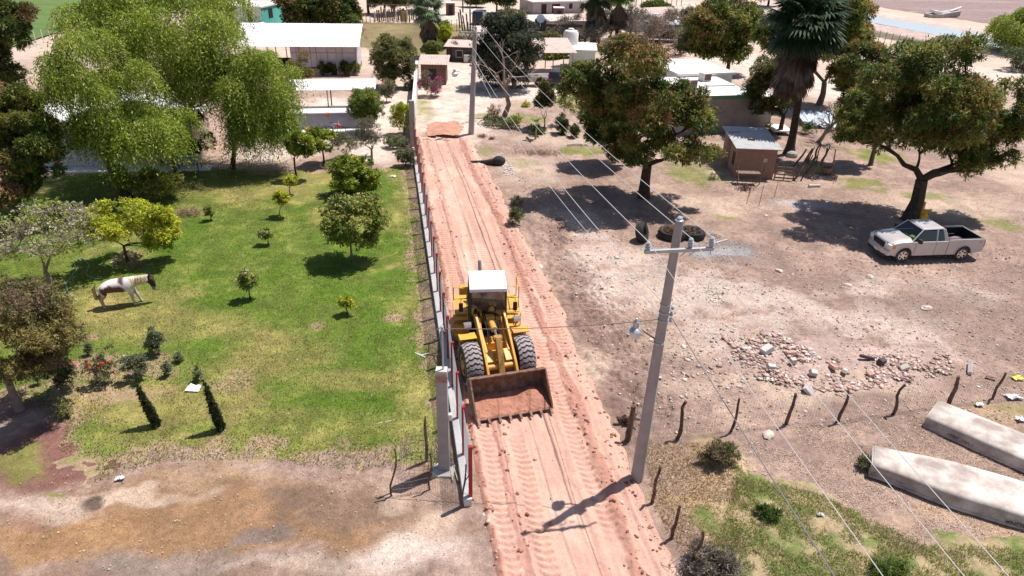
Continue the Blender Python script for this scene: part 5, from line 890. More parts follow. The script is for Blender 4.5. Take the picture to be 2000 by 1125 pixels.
# ---- upturned boats
def boat(name, label, stern, ang, L, gw, sw, hgt_, seed, lift=0., letters=()):
    t = thing('boat', label, 'boat', (stern[0], stern[1], .02), R(ang)); rings = []; n = 22; strip = [[], []]
    for i in range(n+1):
        u = i/n; x = u*L; g = gw*(sw+(1-sw)*sm(0, .35, np.array(u)))*(1-sm(.5, 1.0, np.array(u))**1.6*.97); g = float(g); c = g*.90; h = hgt_*(1+.1*math.sin(u*PI))*(1-.25*float(sm(.6, 1, np.array(u)))); z0 = lift*(1-u)*.0; ks = x*1.0
        side = lambda s: [(ks, s*(g+.05), z0), (ks, s*(g+.055), z0+.06), (ks, s*(g+.01), z0+.075), (ks, s*(g-.03), z0+h*.46), (ks, s*(g+.0), z0+h*.50), (ks, s*(c+.055), z0+h*.80), (ks, s*(c+.02), z0+h*.88), (ks, s*(c-.04), z0+h*.93)]
        rings.append(side(-1)+[(ks, -c*.5, z0+h*.985), (ks, -c*.46, z0+h*.965), (ks, 0, z0+h*1.03), (ks, c*.46, z0+h*.965), (ks, c*.5, z0+h*.985)]+side(1)[::-1])
    for r_ in rings[0]: pass
    a = MB(); a.loft(rings, closed=False, cap=False); a.add(rings[0], [tuple(range(len(rings[0])))[::-1]]); o = a.build('hull', mat('weathered white hull', (.66, .58, .52), .75, c2=(.34, .27, .24), ns=1.3, bump=.12, bs=9), t, smooth=True, fixn=False)
    sol = o.modifiers.new('thick', 'SOLIDIFY'); sol.thickness = .03; sol.offset = -1
    for s in (-1, 1):
        for f_, zz in ((.58, .965),):
            a = MB(); a.tube([(r_[0][0], s*abs(rings[i][8][1])*1.0, rings[i][8][2]) for i, r_ in enumerate(rings) if 3 <= i <= 19], .02, 5); a.build('keel_strip', mat('dark hull strip', (.16, .12, .11), .8), t)
        a = MB(); a.tube([(r_[0][0], s*(abs(rings[i][4][1])+.008), rings[i][4][2]) for i, r_ in enumerate(rings)][:20], .012, 5); a.build('rub_rail', mat('rub rail', (.55, .48, .44), .7), t)
    for body_, x, size, zf in letters:
        i = int(x/L*n); g0 = abs(rings[i][3][1]); g1 = abs(rings[min(i+1, n)][3][1]); yaw = math.atan2(-(g1-g0), L/n)
        text(body_, size, mat('dark hull lettering', (.06, .045, .05), .9), Matrix.Translation((x, -(g0+.06), hgt_*zf+.03)) @ Matrix.Rotation(yaw, 4, 'Z') @ Matrix.Rotation(R(180-90-4), 4, 'X') @ Matrix.Rotation(R(180), 4, 'Z'), 'registration_lettering', t, .004)
    return t
boat('boat', 'upturned white boat with faint dark registration, the farther one near the fence', (15.55, 20.35), -44.5, 7.2, .78, .93, .46, 1, letters=[('MAT 2657', 1.15, .2, .2), ('105', 3.75, .24, .2)])
boat('boat', 'upturned white boat nearest the camera with long dark keel strips', (12.15, 17.72), -25.5, 7.4, .88, .62, .50, 2, letters=[('26712', .75, .17, .2), ('VALINA', 4.1, .2, .2), ('V C', 2.2, .13, .2)])
# ------------------------------------------------------------------ power poles and lines
def hexpole(mb, h, r0, r1, lean=(0, 0)): mb.tube([(0, 0, -.3), (lean[0], lean[1], h)], [r0, r1], 8)
P1 = G(1243, 936); P1.z = .0; P1t = G(1327, 432, 9.0); L1 = (P1t.x-P1.x, P1t.y-P1.y)
p1 = thing('power_pole', 'leaning octagonal concrete power pole beside the road with three insulators', 'power pole', P1)
a = MB(); hexpole(a, 9.0, .21, .115, L1); a.build('pole', M_conc, p1, smooth=True)
def onpole(h): return Vector((L1[0]*h/9, L1[1]*h/9, h))
I = [G(1265, 470, 8.55)-P1, G(1348, 463, 8.58)-P1, G(1389, 461, 8.6)-P1]; c0, c1 = I[0]-Vector((0, 0, .28)), I[2]-Vector((0, 0, .28)); d = (c1-c0).normalized(); mid_ = (c0+c1)/2; L_ = (c1-c0).length+.16
off = Vector((0, -.14, 0)); a = MB(); a.box(mid_+off, (L_, .09, .1), (0, 0, math.atan2(d.y, d.x))); a.build('crossarm', M_galv, p1, bevel=.008)
M_ins = mat('glazed insulator', (.5, .54, .58), .2, c2=(.42, .46, .5), ns=6)
TOPS = []
for q in I:
    a = MB(); q = q+off; a.lathe([(.03, -.24), (.075, -.2), (.05, -.17), (.085, -.13), (.05, -.1), (.08, -.06), (.045, -.03), (.065, .0), (.03, .04)], q, 'Z', 12); a.build('insulator', M_ins, p1, smooth=True); TOPS.append(P1+q+Vector((0, 0, .03)))
q = onpole(9.0); a = MB(); a.lathe([(.1, 0), (.11, .03), (.06, .06), (.07, .1), (.03, .14)], q, 'Z', 10); a.build('pole_cap', M_ins, p1, smooth=True)
a = MB(); q = onpole(8.3)
for s in (.25, .5): a.tube([q+d*s+off, q+d*(s+.1)+Vector((0, -.1, -.12)), q+d*(s-.05)+Vector((0, -.16, -.2)), q+d*(s-.1)+Vector((0, -.1, -.3))], .015, 5)
a.tube([c1+off, c1+off+Vector((.0, -.05, -.18))], .015, 5); a.tube([c1+off+d*.03+Vector((0, .0, .12)), c1+off+d*.45+Vector((0, .1, .16))], .03, 6); a.build('bracket', M_galv, p1)
for h in (6.0, 6.25, 6.5, 5.25):
    a = MB(); q = onpole(h); r_ = .21-.095*h/9+.012; a.lathe([(r_, -.02), (r_+.008, 0), (r_, .02)], q, 'Z', 10); a.build('pole_band', M_galv, p1)
for h in (6.05, 6.25, 6.45): a = MB(); q = onpole(h)+Vector((.19, -.1, 0)); a.lathe([(.03, -.06), (.055, -.03), (.03, 0), (.055, .03), (.03, .06)], q, 'Z', 8); a.build('spool_insulator', M_ins, p1)
# street lamp hangs on the pole: a thing of its own
lh = G(1241, 645, 5.6); q5 = P1+onpole(5.25); sl_ = thing('street_lamp', 'bell shaped street lamp on a thin arm clamped to the leaning pole', 'street lamp', (lh.x, lh.y, lh.z)); o_ = Vector((lh.x, lh.y, lh.z)); a = MB(); a.tube([q5-o_, Vector((.12, .02, .05)), Vector((.05, .01, .08))], .025, 6); a.build('arm', M_rust, sl_)
a = MB(); a.lathe([(.03, .34), (.05, .32), (.085, .28), (.085, .1), (.15, .06), (.2, .0), (.19, -.02)], (0, 0, 0), 'Z', 16); a.lathe([(.035, .32), (.04, .4), (.02, .41)], (0, 0, 0), 'Z', 8); a.build('housing', M_galv, sl_, smooth=True); a = MB(); a.lathe([(.165, -.01), (.16, -.12), (.12, -.24), (.02, -.26)], (0, 0, 0), 'Z', 16); a.build('diffuser', mat('lamp diffuser', (.75, .74, .74), .35), sl_, smooth=True)
P2 = G(920, 262); P2.z = 0; H2 = hgt(920, 262, 52); p2 = thing('power_pole', 'upright concrete power pole at the far end of the graded road', 'power pole', P2); a = MB(); hexpole(a, H2, .25, .15, (.35, 0)); a.build('pole', M_conc, p2, smooth=True)
J = [Vector((-.78, 0, H2-.25)), Vector((.25, 0, H2-.22)), Vector((1.15, 0, H2-.2))]; a = MB(); a.box((.2, -.2, H2-.4), (2.1, .12, .12)); a.build('crossarm', M_galv, p2)
for q in J: a = MB(); a.lathe([(.06, -.12), (.1, -.05), (.05, 0), (.09, .05), (.04, .14)], q+Vector((0, -.2, 0)), 'Z', 8); a.build('insulator', M_ins, p2, smooth=True)
sp = thing('street_lamp', 'small street lamp left of the far power pole', 'street lamp', (P2.x-1.25, P2.y-.2, 4.9)); a = MB(); a.tube([(1.35, .2, -.1), (.4, 0, .15), (0, 0, .12)], .03, 5); a.build('arm', M_galv, sp); a = MB(); a.lathe([(.05, .35), (.12, .3), (.14, .08), (.26, -.02), (.2, -.25), (.05, -.3)], (0, 0, 0), 'Z', 12); a.build('housing', M_cabw, sp, smooth=True)
M_line = M_wire_bright
def wire(a_, b_, sag, r, lb, m=M_line, n=22, group=None, extra=None):
    pts = [Vector(a_).lerp(Vector(b_), i/n)-Vector((0, 0, sag*4*(i/n)*(1-i/n))) for i in range(n+1)]; mb = MB(); mb.tube(pts, r, 5); o = mb.build('power_line', m, smooth=True); tag(o, lb, 'cable', group); return o
NP = [G(1720, 1060, 8.25), G(1877, 1058, 8.25), G(1963, 1058, 8.25)]
for i, lb in enumerate(['left', 'middle', 'right']):
    wire(P2+J[i]+Vector((0, -.2, .12)), TOPS[i], .55, .012, f'{lb} of the three bright wires between the far pole and the leaning pole')
    dd = (NP[i]-TOPS[i]); wire(TOPS[i], TOPS[i]+dd*3.6 , .5, .008, f'{lb} of the three bright wires running off to the lower right')
q6 = P1+onpole(6.25)+Vector((.12, -.1, 0)); dd = G(1640, 1118, 6.0)-q6; wire(q6, q6+dd*2.5, .2, .014, 'lower twisted cable leaving the leaning pole towards the bottom right', mat('dull cable', (.2, .2, .22), .6))
wire(P2+Vector((.15, -.1, 6.2)), P1+onpole(6.45), .7, .014, 'lower cable between the two poles over the mango shade')
wire(P2+Vector((.15, -.1, 5.9)), P1+onpole(6.1), 1.1, .012, 'slack thin cable below the lower one between the two poles')
# concrete meter post left of the fence with a mast
P3 = G(870, 916); P3.z = .0; H3 = hgt(870, 916, 722); mp = thing('concrete_post', 'square concrete post with a brick red band standing on the lawn edge', 'post', P3); a = MB(); a.box((-.03, 0, H3/2-.1), (.36, .3, H3+.2), taper=.93); a.build('post', M_conc, mp, bevel=.012); a = MB(); a.box((-.03, 0, H3-.27), (.352, .293, .22)); a.build('band', mat('red primer', (.3, .12, .1), .8, c2=(.4, .25, .22), ns=8), mp); a = MB(); a.box((-.03, 0, H3-.02), (.34, .28, .08)); a.build('cap', M_conc_light, mp)
a = MB(); a.box((.21, -.05, H3*.56), (.1, .12, .22)); a.build('meter_box', M_white, mp); a = MB(); a.box((-.05, -.1, .02), (.7, .6, .08)); a.build('footing', M_conc_light, mp)
mt = G(865, 640, H3+1.55)-P3; a = MB(); a.tube([(0.02, 0, H3-.1), (mt.x*.0+.03, 0, H3+1.5)], .03, 6); a.tube([(.1, 0, H3+1.35), (.0, -.05, H3+1.52), (-.12, 0, H3+1.42)], .022, 5); a.build('mast', M_galv, mp)
a = MB(); a.lathe([(.03, -.05), (.06, -.02), (.03, .03), (.055, .06), (.02, .1)], (.03, 0, H3+1.45), 'Z', 8); a.build('insulator', M_ins, mp)
wire(P3+Vector((.03, 0, H3+1.45)), P1+onpole(6.0)+Vector((-.12, 0, 0)), .12, .012, 'thin service wire crossing the road above the loader', mat('service wire', (.24, .15, .13), .7)); 
pu = G(808, 292); pu.z = 0; hp = hgt(808, 292, 196); a = MB(); a.box((0, 0, hp/2-.1), (.42, .4, hp+.2), taper=.92); o = a.build('concrete_post', M_conc, bevel=.015); o.location = pu; tag(o, 'plain square concrete post by the far white end of the road fence', 'post')
for px, py, ty in ((857, 55, -20), (1622, 38, 5)):
    q = G(px, py); h = hgt(px, py, ty); a = MB(); a.tube([(0, 0, -.2), (0, 0, h)], [.2, .12], 8); o = a.build('power_pole', M_conc, smooth=True); o.location = (q.x, q.y, 0); tag(o, 'distant concrete pole rising behind the small fan palm' if px < 1000 else 'short pale pole at the top edge above the house tree', 'power pole')
# ------------------------------------------------------------------ red and white roadside fence
rf = thing('roadside_fence', 'long low white wall with red steel posts and galvanised mesh along the red road', 'fence', (FENCE(15.6), 15.6, 0))
Y0, Y1, NPst = 15.6, 54.5, 22; pts = [Vector((FENCE(y)-FENCE(15.6), y-15.6, 0)) for y in np.linspace(Y0, Y1, NPst)]; fa = math.atan2(pts[1].y, pts[1].x); tdir = (pts[1]-pts[0]).normalized(); nrm = Vector((tdir.y, -tdir.x, 0))
a = MB(); e = pts[-1]-pts[0]; a.box(e/2-nrm*.10+Vector((0, 0, .06)), (e.length+.3, .24, .48), (0, 0, fa)); a.build('base_wall', mat('white wall paint', (.74, .71, .70), .8, c2=(.6, .56, .55), ns=.9, bump=.06), rf, bevel=.01)
for i, p in enumerate(pts):
    a = MB(); a.box(p-nrm*.0+Vector((0, 0, 1.26)), (.11, .11, 2.0), (0, 0, fa)); a.build('post', M_red, rf)
    if i < NPst-1:
        L_ = (pts[i+1]-p).length; a = MB(); nh = 26; nvt = 40
        for k in range(nvt):
            b = p+tdir*(L_*(k+.5)/nvt); a.add([b+Vector((0, 0, .32)), b+tdir*.007+Vector((0, 0, .32)), b+tdir*.007+Vector((0, 0, 2.2)), b+Vector((0, 0, 2.2)), b+nrm*.007+Vector((0, 0, .32)), b+nrm*.007+Vector((0, 0, 2.2))], [(0, 1, 2, 3), (0, 4, 5, 3), (1, 4, 5, 2)])
        for k in range(nh): z = .36+1.84*k/(nh-1); a.box(p+tdir*L_/2+Vector((0, 0, z)), (L_-.08, .006, .006), (0, 0, fa))
        a.build('mesh_panel', M_galv, rf, fixn=False)
# white painted wall that carries the fence line on to the tin roofed hut
wa, wb = Vector((FENCE(Y1), Y1+.2, 0)), Vector((-10.9, 77.0, 0)); d = wb-wa; a = MB(); a.box((wa+wb)/2+Vector((0, 0, .9)), (d.length, .28, 2.0), (0, 0, math.atan2(d.y, d.x))); o = a.build('white_wall', M_white, bevel=.02); tag(o, 'tall white painted wall continuing the road fence towards the tin roofed hut', 'wall')
# ------------------------------------------------------------------ crooked stick fences
def stick(p, h, lean, r, seed):
    g = np.random.default_rng(seed); k = 6; pts = []; c = np.array([0., 0, -.2]); dx = np.array([lean[0], lean[1]]); b = g.normal(0, .06, 2)
    for i in range(k+1): u = i/k; pts.append((p[0]+dx[0]*u+b[0]*math.sin(u*6.3)+g.normal(0, .012), p[1]+dx[1]*u+b[1]*math.sin(u*5)+g.normal(0, .012), -.2+(h+.2)*u))
    return pts, [r*1.1]+[r*(1-.35*i/k)*(1+.12*(i % 2)) for i in range(k)]
M_post = mat('dark fence wood', (.085, .05, .04), .95, c2=(.2, .13, .1), ns=5, bump=.6, bs=15)
wf = thing('stick_fence', 'fence of crooked dark wooden posts with sagging wire mesh between rubble and boats', 'fence', (4, 18, 0)); O = Vector((4, 18, 0))
FP = [((1226, 858), 792, .11), ((1322, 852), 782, .07), ((1428, 842), 778, .05), ((1538, 828), 768, .065), ((1640, 822), 762, .06), ((1736, 808), 750, .06), ((1852, 790), 735, .08), ((1940, 780), 728, .05), ((2010, 775), 722, .05)]
FQ = [((1226, 858), 792, .11), ((1272, 985), 912, .055), ((1312, 1052), 985, .055), ((1360, 1112), 1040, .055)]
tops = {}
def fence_row(L, seed, par, skip=0):
    prev = None; mesh = MB()
    for i, ((px, py), ty, r) in enumerate(L):
        b = G(px, py); h = hgt(px, py, ty); g = np.random.default_rng(seed+i); ln = (g.normal(.05, .09), g.normal(0, .08)); pts, rr = stick((b.x-O.x, b.y-O.y), h, ln, r, seed+i)
        if i >= skip: a = MB(); a.tube(pts, rr, 7); a.build('post', M_post, par, smooth=True)
        if prev is not None:
            p0, h0 = prev; p1_ = Vector((b.x-O.x, b.y-O.y, 0)); D = p1_-p0; nvv = int(D.length/.11); g = np.random.default_rng(seed+50+i)
            for k in range(8):
                mesh.tube([p0+D*(j/6)+Vector((0, 0, (.08+.95*k/7)*min(h0, h)*.92-.05*math.sin(PI*j/6)+g.normal(0, .008))) for j in range(7)], .0032, 3, cap=False)
            for k in range(1, nvv): u = k/nvv; q = p0+D*u; mesh.tube([q+Vector((0, 0, .05)), q+Vector((g.normal(0, .01), 0, min(h0, h)*.93-.05*math.sin(PI*u)))], .0026, 3, cap=False)
        prev = (Vector((b.x-O.x, b.y-O.y, 0)), h)
    mesh.build('wire_mesh', M_wire, par, fixn=False)
fence_row(FP, 300, wf)
wf2 = thing('stick_fence', 'short run of thin wooden posts and wire along the road below the leaning pole', 'fence', (4, 18, 0)); fence_row(FQ, 330, wf2, 1)
a = MB(); q = G(1218, 830)
for k in range(5): g = np.random.default_rng(k+9); a.tube([(g.normal(0, .12), g.normal(0, .1), .02), (g.normal(0, .15), g.normal(0, .1), .25), (g.normal(.1, .25), g.normal(0, .2), .45)], [.07, .08, .04], 6)
o = a.build('tree_stump', M_post, smooth=True); o.location = q; tag(o, 'knotted dark stump behind the first thick fence post', 'stump')
# wire cage by the lawn corner
cg = thing('tree_guard', 'rusty leaning cylinder of fence wire round a dead sapling by the concrete post', 'tree guard', G(818, 905)); a = MB(); g = np.random.default_rng(4); rr_ = .62
for k in range(26):
    t_ = 2*PI*k/26; a.tube([(rr_*math.cos(t_), rr_*math.sin(t_)*.9, .0), (rr_*math.cos(t_)+g.normal(0, .02)+.05, rr_*math.sin(t_)*.9, .6), (rr_*math.cos(t_)+.12+g.normal(0, .03), rr_*math.sin(t_)*.9, 1.05+g.normal(0, .05))], .006, 3, cap=False)
for k in range(7): z = .05+.15*k; a.tube([(rr_*math.cos(t_)+.1*z, rr_*math.sin(t_)*.9, z+.02*math.sin(t_*3)) for t_ in [2*PI*j/20 for j in range(21)]], .006, 3, cap=False)
a.build('wire_ring', M_wire, cg, fixn=False); a = MB(); a.tube([(.25, .1, -.1), (.27, .1, .7), (.24, .12, 1.5), (.27, .12, 1.9)], [.05, .06, .05, .02], 6)
for _ in range(14): z = g.uniform(.4, 1.7); a.tube([(.26, .11, z), (.26+g.normal(0, .12), .11+g.normal(0, .12), z+.12)], .01, 3)
a.build('dead_sapling', M_wood, cg)
for b, ty, ln, lb in [((768, 968), 882, (.1, .05), 'dark crooked stake left of the wire cage'), ((841, 955), 885, (.02, 0), 'thin stake behind the wire cage'), ((900, 990), 915, (.16, .1), 'forked stake leaning by the fence end')]:
    p = G(*b); h = hgt(*b, ty); pts, rr = stick((0, 0), h, ln, .032, int(b[0])); a = MB(); a.tube(pts, rr, 6)
    if b[0] == 900: a.tube([pts[4], (pts[4][0]+.16, pts[4][1], pts[4][2]+.35)], .016, 5)
    o = a.build('stake', M_post, smooth=True); o.location = p; tag(o, lb, 'stake', 'stakes at the lawn corner')
a = MB(); q0, q1, q2 = G(768, 968), G(841, 955), G(900, 990)
for A_, B_ in ((q0, q1), (q1, q2)):
    for z in (.25, .5, .75): a.tube([A_+Vector((0, 0, z)), (A_+B_)/2+Vector((0, 0, z-.05)), B_+Vector((0, 0, z))], .005, 3, cap=False)
    for k in range(1, 12): u = k/12; a.tube([A_.lerp(B_, u)+Vector((0, 0, .03)), A_.lerp(B_, u)+Vector((0, 0, .72))], .004, 3, cap=False)
tag(a.build('wire_mesh_strip', M_wire, fixn=False), 'loose wire mesh strung between the stakes at the lawn corner', 'wire mesh')
# ------------------------------------------------------------------ buildings
def building(name, label, A, B, depth, h, wm, rm, hb=None, over=.25, rt=.12, cat='house', wins=(), doors=(), side_wins=(), posts=False, fascia=None, corr=False, wallh=None, backwall=True):
    """A, B: front corners on the ground (left, right); front faces the camera"""
    A, B = Vector(A), Vector(B); d = B-A; L = d.length; ang = math.atan2(d.y, d.x); t = thing(name, label, cat, (A.x, A.y, 0), ang); hb = hb if hb is not None else h
    if wm:
        a = MB(); th = .15; h_ = wallh or h
        a.prism([(0, -.1), (L, -.1), (L, h), (0, h)], 0, th, 'Y'); a.prism([(0, -.1), (L, -.1), (L, hb), (0, hb)], depth-th, depth, 'Y')
        for x0 in (0, L-th): a.prism([(th+.002, -.1), (depth-th-.002, -.1), (depth-th-.002, h+(hb-h)*(1-th/depth)-.004), (th+.002, h+(hb-h)*th/depth-.004)], x0, x0+th, 'X')
        a.build('wall', wm, t)
    if posts:
        for x0 in np.linspace(.1, L-.1, posts):
            for y0, hh in ((.1, h), (depth-.1, hb)): a = MB(); a.box((x0, y0, hh/2), (.1, .1, hh+.1)); a.build('post', M_conc if posts < 0 else M_steel, t)
    sl_ = (hb-h)/depth; a = MB(); y0, y1 = -over, depth+over; za, zb = h-sl_*over+.005, hb+sl_*over+.005
    if corr:
        n = int((L+2*over)/.14); top = []; bot = []
        for i in range(n+1): x = -over+(L+2*over)*i/n; dz = .025*(i % 2); top.append([(x, y0, za+dz+.03), (x, y1, zb+dz+.03)])
        a.loft([[p[0], p[1]] for p in top], closed=False, cap=False); ro = a.build('roof', rm, t, fixn=False); so_ = ro.modifiers.new('t', 'SOLIDIFY'); so_.thickness = .02
    else:
        a.add([(-over, y0, za), (L+over, y0, za), (L+over, y1, zb), (-over, y1, zb), (-over, y0, za+rt), (L+over, y0, za+rt), (L+over, y1, zb+rt), (-over, y1, zb+rt)], [(0, 3, 2, 1), (4, 5, 6, 7), (0, 1, 5, 4), (1, 2, 6, 5), (2, 3, 7, 6), (3, 0, 4, 7)]); ro = a.build('roof', rm, t, bevel=.01)
    if fascia:
        a = MB(); a.box((L/2, y0-.02, za+rt/2-.04), (L+2*over+.06, .05, rt+.16)); a.box((L+over+.02, depth/2, (za+zb)/2+rt/2-.04), (.05, depth+2*over, rt+.16)); a.build('fascia', fascia, ro)
    for x, z, w_, hh in wins:
        a = MB(); a.box((x, -.012, z), (w_, .05, hh)); wi = a.build('window', M_dark, t); a = MB()
        for q in ((x-w_/2, z, .06, hh+.06), (x+w_/2, z, .06, hh+.06), (x, z-hh/2, w_, .06), (x, z+hh/2, w_, .06)): a.box((q[0], -.03, q[1]), (q[2], .06, q[3]))
        a.build('frame', M_conc_light, wi)
    for x, w_, hh in doors: a = MB(); a.box((x, -.012, hh/2), (w_, .05, hh)); a.build('door', M_dark, t)
    for y, z, w_, hh in side_wins: a = MB(); a.box((L+.012, y, z), (.05, w_, hh)); a.build('window', M_dark, t)
    return t, ang, L
M_roofw = mat('white roof coating', (.82, .80, .78), .7, c2=(.70, .67, .64), ns=.7); M_stucco = mat('grey brown render', (.30, .25, .235), .9, c2=(.38, .33, .31), ns=1.2, bump=.08); M_green = mat('green trim', (.13, .25, .14), .7)
M_mint = mat('mint wall', (.55, .66, .6), .8, c2=(.62, .7, .66), ns=1); M_teal = mat('turquoise paint', (.12, .55, .48), .7); M_blue = mat('blue grey wall', (.26, .26, .33), .85, c2=(.32, .31, .38), ns=1.5)
# brick shed by the fan palm
A, B = G(1433, 347), G(1508, 350); A.z = B.z = 0; hS = hgt(1433, 347, 289); t, ang, L = building('brick_shed', 'small red brick shed with a dusty grey sheet roof beside the tall fan palm', A, B, 4.2, hS, M_adobe, M_tin_grey, hb=hS+.25, over=.25, rt=.06, cat='shed')
a = MB(); a.box((1.95, -.015, 1.35), (.26, .05, .26)); a.build('vent_block', M_conc_light, t); a = MB(); a.box((-.012, .9, 1.15), (.05, .6, .9)); a.build('window', M_dark, t); a = MB(); a.box((-.012, 2.6, .95), (.05, .9, 1.9)); a.build('door', M_wood, t)
a = MB(); a.box((1.2, 1.6, hS+.24), (.4, .3, .08)); a.box((.3, 3.0, hS+.3), (.9, .05, .04), (0, 0, .2)); ro = [c for c in t.children if c.name.startswith('roof')][0]; a.build('roof_scrap', M_wood, ro)
# mid right house group
A, B = Vector((12.2, 57.2, 0)), Vector((20.0, 59.0, 0)); t, ang, L = building('house', 'grey brown rendered house with flat white roof and green edge trim', A, B, 7.4, 3.0, M_stucco, M_roofw, over=.15, rt=.15, fascia=M_green, side_wins=[(3, 1.4, 1.2, .9)])
for x, y, lb in ((3.6, 3.2, 'left of the two air coolers on the white roof'), (6.1, 5.6, 'right of the two air coolers on the white roof')):
    q = A+Matrix.Rotation(ang, 3, 'Z') @ Vector((x, y, 3.17)); ac = thing('air_cooler', lb, 'air cooler', q, ang+.15, 'air coolers on the flat roof'); a = MB(); a.box((0, 0, .35), (.85, .8, .7)); a.build('casing', M_conc_light, ac, bevel=.03); a = MB(); a.box((.05, -.41, .36), (.66, .03, .5)); a.box((.0, -.41, .36), (.02, .05, .5)); a.build('grille', mat('brown louvre', (.14, .08, .07), .8), ac)
q = A+Matrix.Rotation(ang, 3, 'Z') @ Vector((6.6, 3.6, 3.22)); a = MB(); a.box((0, 0, 0), (2.6, .6, .12), (0, 0, ang)); o = a.build('roof_slab', M_roofw); o.location = q; tag(o, 'low white slab step on the flat roof by the right air cooler', 'slab')
building('house', 'white flat roofed block behind the house with air coolers', (14.9, 65.4, 0), (20.2, 66.9, 0), 6.5, 3.25, M_white, M_roofw, over=.2, rt=.22)
building('house', 'low annex with small white roof right of the grey brown house', (20.15, 60.3, 0), (22.4, 60.9, 0), 3.6, 2.5, M_stucco, M_roofw, over=.2, wins=[(1.2, 1.4, .7, .7)])
a = MB(); q = G(1520, 258); a.box((0, 0, .35), (1.6, 2.2, .1)); o = a.build('slab', M_roofw); o.location = q; tag(o, 'white slab on the ground at the corner of the grey brown house', 'slab')
a = MB(); q = G(1608, 243); n = 18
a.loft([[(-2.2+4.4*i/n, -1.6, .25+.12*math.sin(i*1.7)), (-2.2+4.4*i/n, 1.6, .75+.15*math.sin(i*2.3+1))] for i in range(n+1)], closed=False, cap=False); o = a.build('tarpaulin', mat('silver blue tarp', (.5, .56, .66), .5, c2=(.7, .72, .76), ns=2), fixn=False); o.location = q; tag(o, 'crumpled silver blue tarpaulin behind the pale bare tree', 'tarpaulin')
# white long shed upper left, canopy, slab
A, B = G(520, 148), G(700, 148); A.z = B.z = 0; A = A+(A-B)*.3; hW = hgt(700, 148, 107); t, ang, L = building('metal_shed', 'long open shed with shining white sloped sheet roof and pale curtain wall', A, B, 6.0, 3.1, None, M_tin, hb=4.4, over=.35, cat='shed', posts=7, corr=True)
a = MB(); a.box((L-3.6, .7, 1.95), (7.0, .08, 2.3)); a.box((L-.05, 3.0, 1.95), (.08, 5.4, 2.6)); a.build('curtain_wall', mat('pale curtain sheet', (.66, .6, .64), .85, c2=(.55, .48, .52), ns=1.2), t); a = MB()
for x in (L-6.2, L-5.0, L-3.2, L-1.6): a.box((x, .63, 1.95), (.06, .05, 2.3))
a.box((L-3.6, .64, 2.3), (7.0, .05, .05)); a.build('curtain_frame', M_steel, t); a = MB(); a.box((L-3.6, 3.4, .45), (7.0, 4.5, .9)); a.build('inner_store', M_dark, t); bpy.data.objects.remove(COL.objects[-1])
for x in (.8, 4.2): a = MB()
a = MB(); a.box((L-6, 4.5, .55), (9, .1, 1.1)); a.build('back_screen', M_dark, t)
for k, (px, py) in enumerate([(650, 146), (672, 148), (690, 146), (632, 147)]): tree('potted_plant', ['dark green plant under the white shed, second from the left', 'dark green plant under the middle of the white shed', 'lighter green plant at the right end under the white shed', 'dark green plant leftmost under the white shed'][k], (px, py), [(px-11, px+11, 118, 146)], MANGO_D if k != 2 else CITRUS, 380, .04, .3, 6, .45, .2, .07, seed=200+k, cat='plant', low=-.95, group='plants under the white shed')
tree('shrub', 'orange tinged small tree left of the shed curtain wall', (592, 170), [(560, 612, 105, 160)], [((.2, .2, .05), 3), ((.35, .2, .06), 2)], 1000, .06, .8, 10, .42, .2, .08, seed=210, cat='shrub', twigs=2)
A, B = G(556, 236, 0), G(742, 238, 0); A.z = B.z = 0; A = Vector((-19.6, 57.6, 0)); B = Vector((-12.1, 58.9, 0)); t, ang, L = building('canopy', 'bright white corrugated canopy on thin steel posts behind the garden', A, B, 3.4, 2.75, None, M_tin, hb=2.85, over=.2, cat='canopy', posts=3, corr=True)
A, B = Vector((-18.7, 55.6, 0)), Vector((-11.9, 56.9, 0)); d = B-A; t = thing('terrace', 'raised white terrace with blue grey retaining wall below the canopy', 'terrace', A, math.atan2(d.y, d.x)); a = MB(); a.box((d.length/2, .1, .68), (d.length, .2, 1.36)); a.build('retaining_wall', M_blue, t); a = MB(); a.box((d.length/2, 1.3, 1.3), (d.length+.1, 2.2, .14)); a.build('terrace_slab', M_roofw, t); a = MB(); a.box((d.length/2, -.5, .04), (d.length, .9, .12)); a.build('footpath', M_roofw, t)
def pot(px, py, r, h, lb, z=0, m=None): q = G(px, py, z); t = thing('plant_pot', lb, 'pot', q); a = MB(); a.lathe([(r*.7, 0), (r*.95, h*.85), (r*1.08, h*.86), (r*1.08, h), (r*.9, h), (r*.85, h*.9), (.02, h*.88)], (0, 0, 0), 'Z', 14); a.build('pot', m or mat('terracotta', (.5, .17, .09), .8), t, smooth=True)
pot(604, 262, .3, .5, 'terracotta tub at the foot of the blue grey wall'); pot(640, 228, .16, .3, 'small brown pot on the edge of the white terrace', 1.37)
# bicycle leaning by the terrace wall
bq = G(655, 262); bi = thing('bicycle', 'old bicycle with a red bag leaning against the blue grey wall', 'bicycle', bq, R(8)); 
for x in (-.5, .5): a = MB(); a.tube([(x+.32*math.cos(t_), 0, .34+.32*math.sin(t_)) for t_ in [2*PI*i/20 for i in range(21)]], .025, 5); a.build('wheel', M_black, bi)
a = MB(); a.tube([(-.5, 0, .34), (-.2, 0, .85), (.35, 0, .85), (.5, 0, .34)], .025, 5); a.tube([(-.2, 0, .85), (.0, 0, .32), (.35, 0, .85)], .025, 5); a.tube([(.35, 0, .85), (.33, 0, 1.05)], .02, 5); a.build('frame', mat('pale blue frame', (.6, .65, .75), .4), bi); a = MB(); a.tube([(.33, -.28, 1.08), (.33, .28, 1.08)], .02, 5); a.build('handlebar', M_steel, bi); a = MB(); a.box((-.22, 0, .93), (.26, .14, .06)); a.build('saddle', M_dark, bi, bevel=.02)
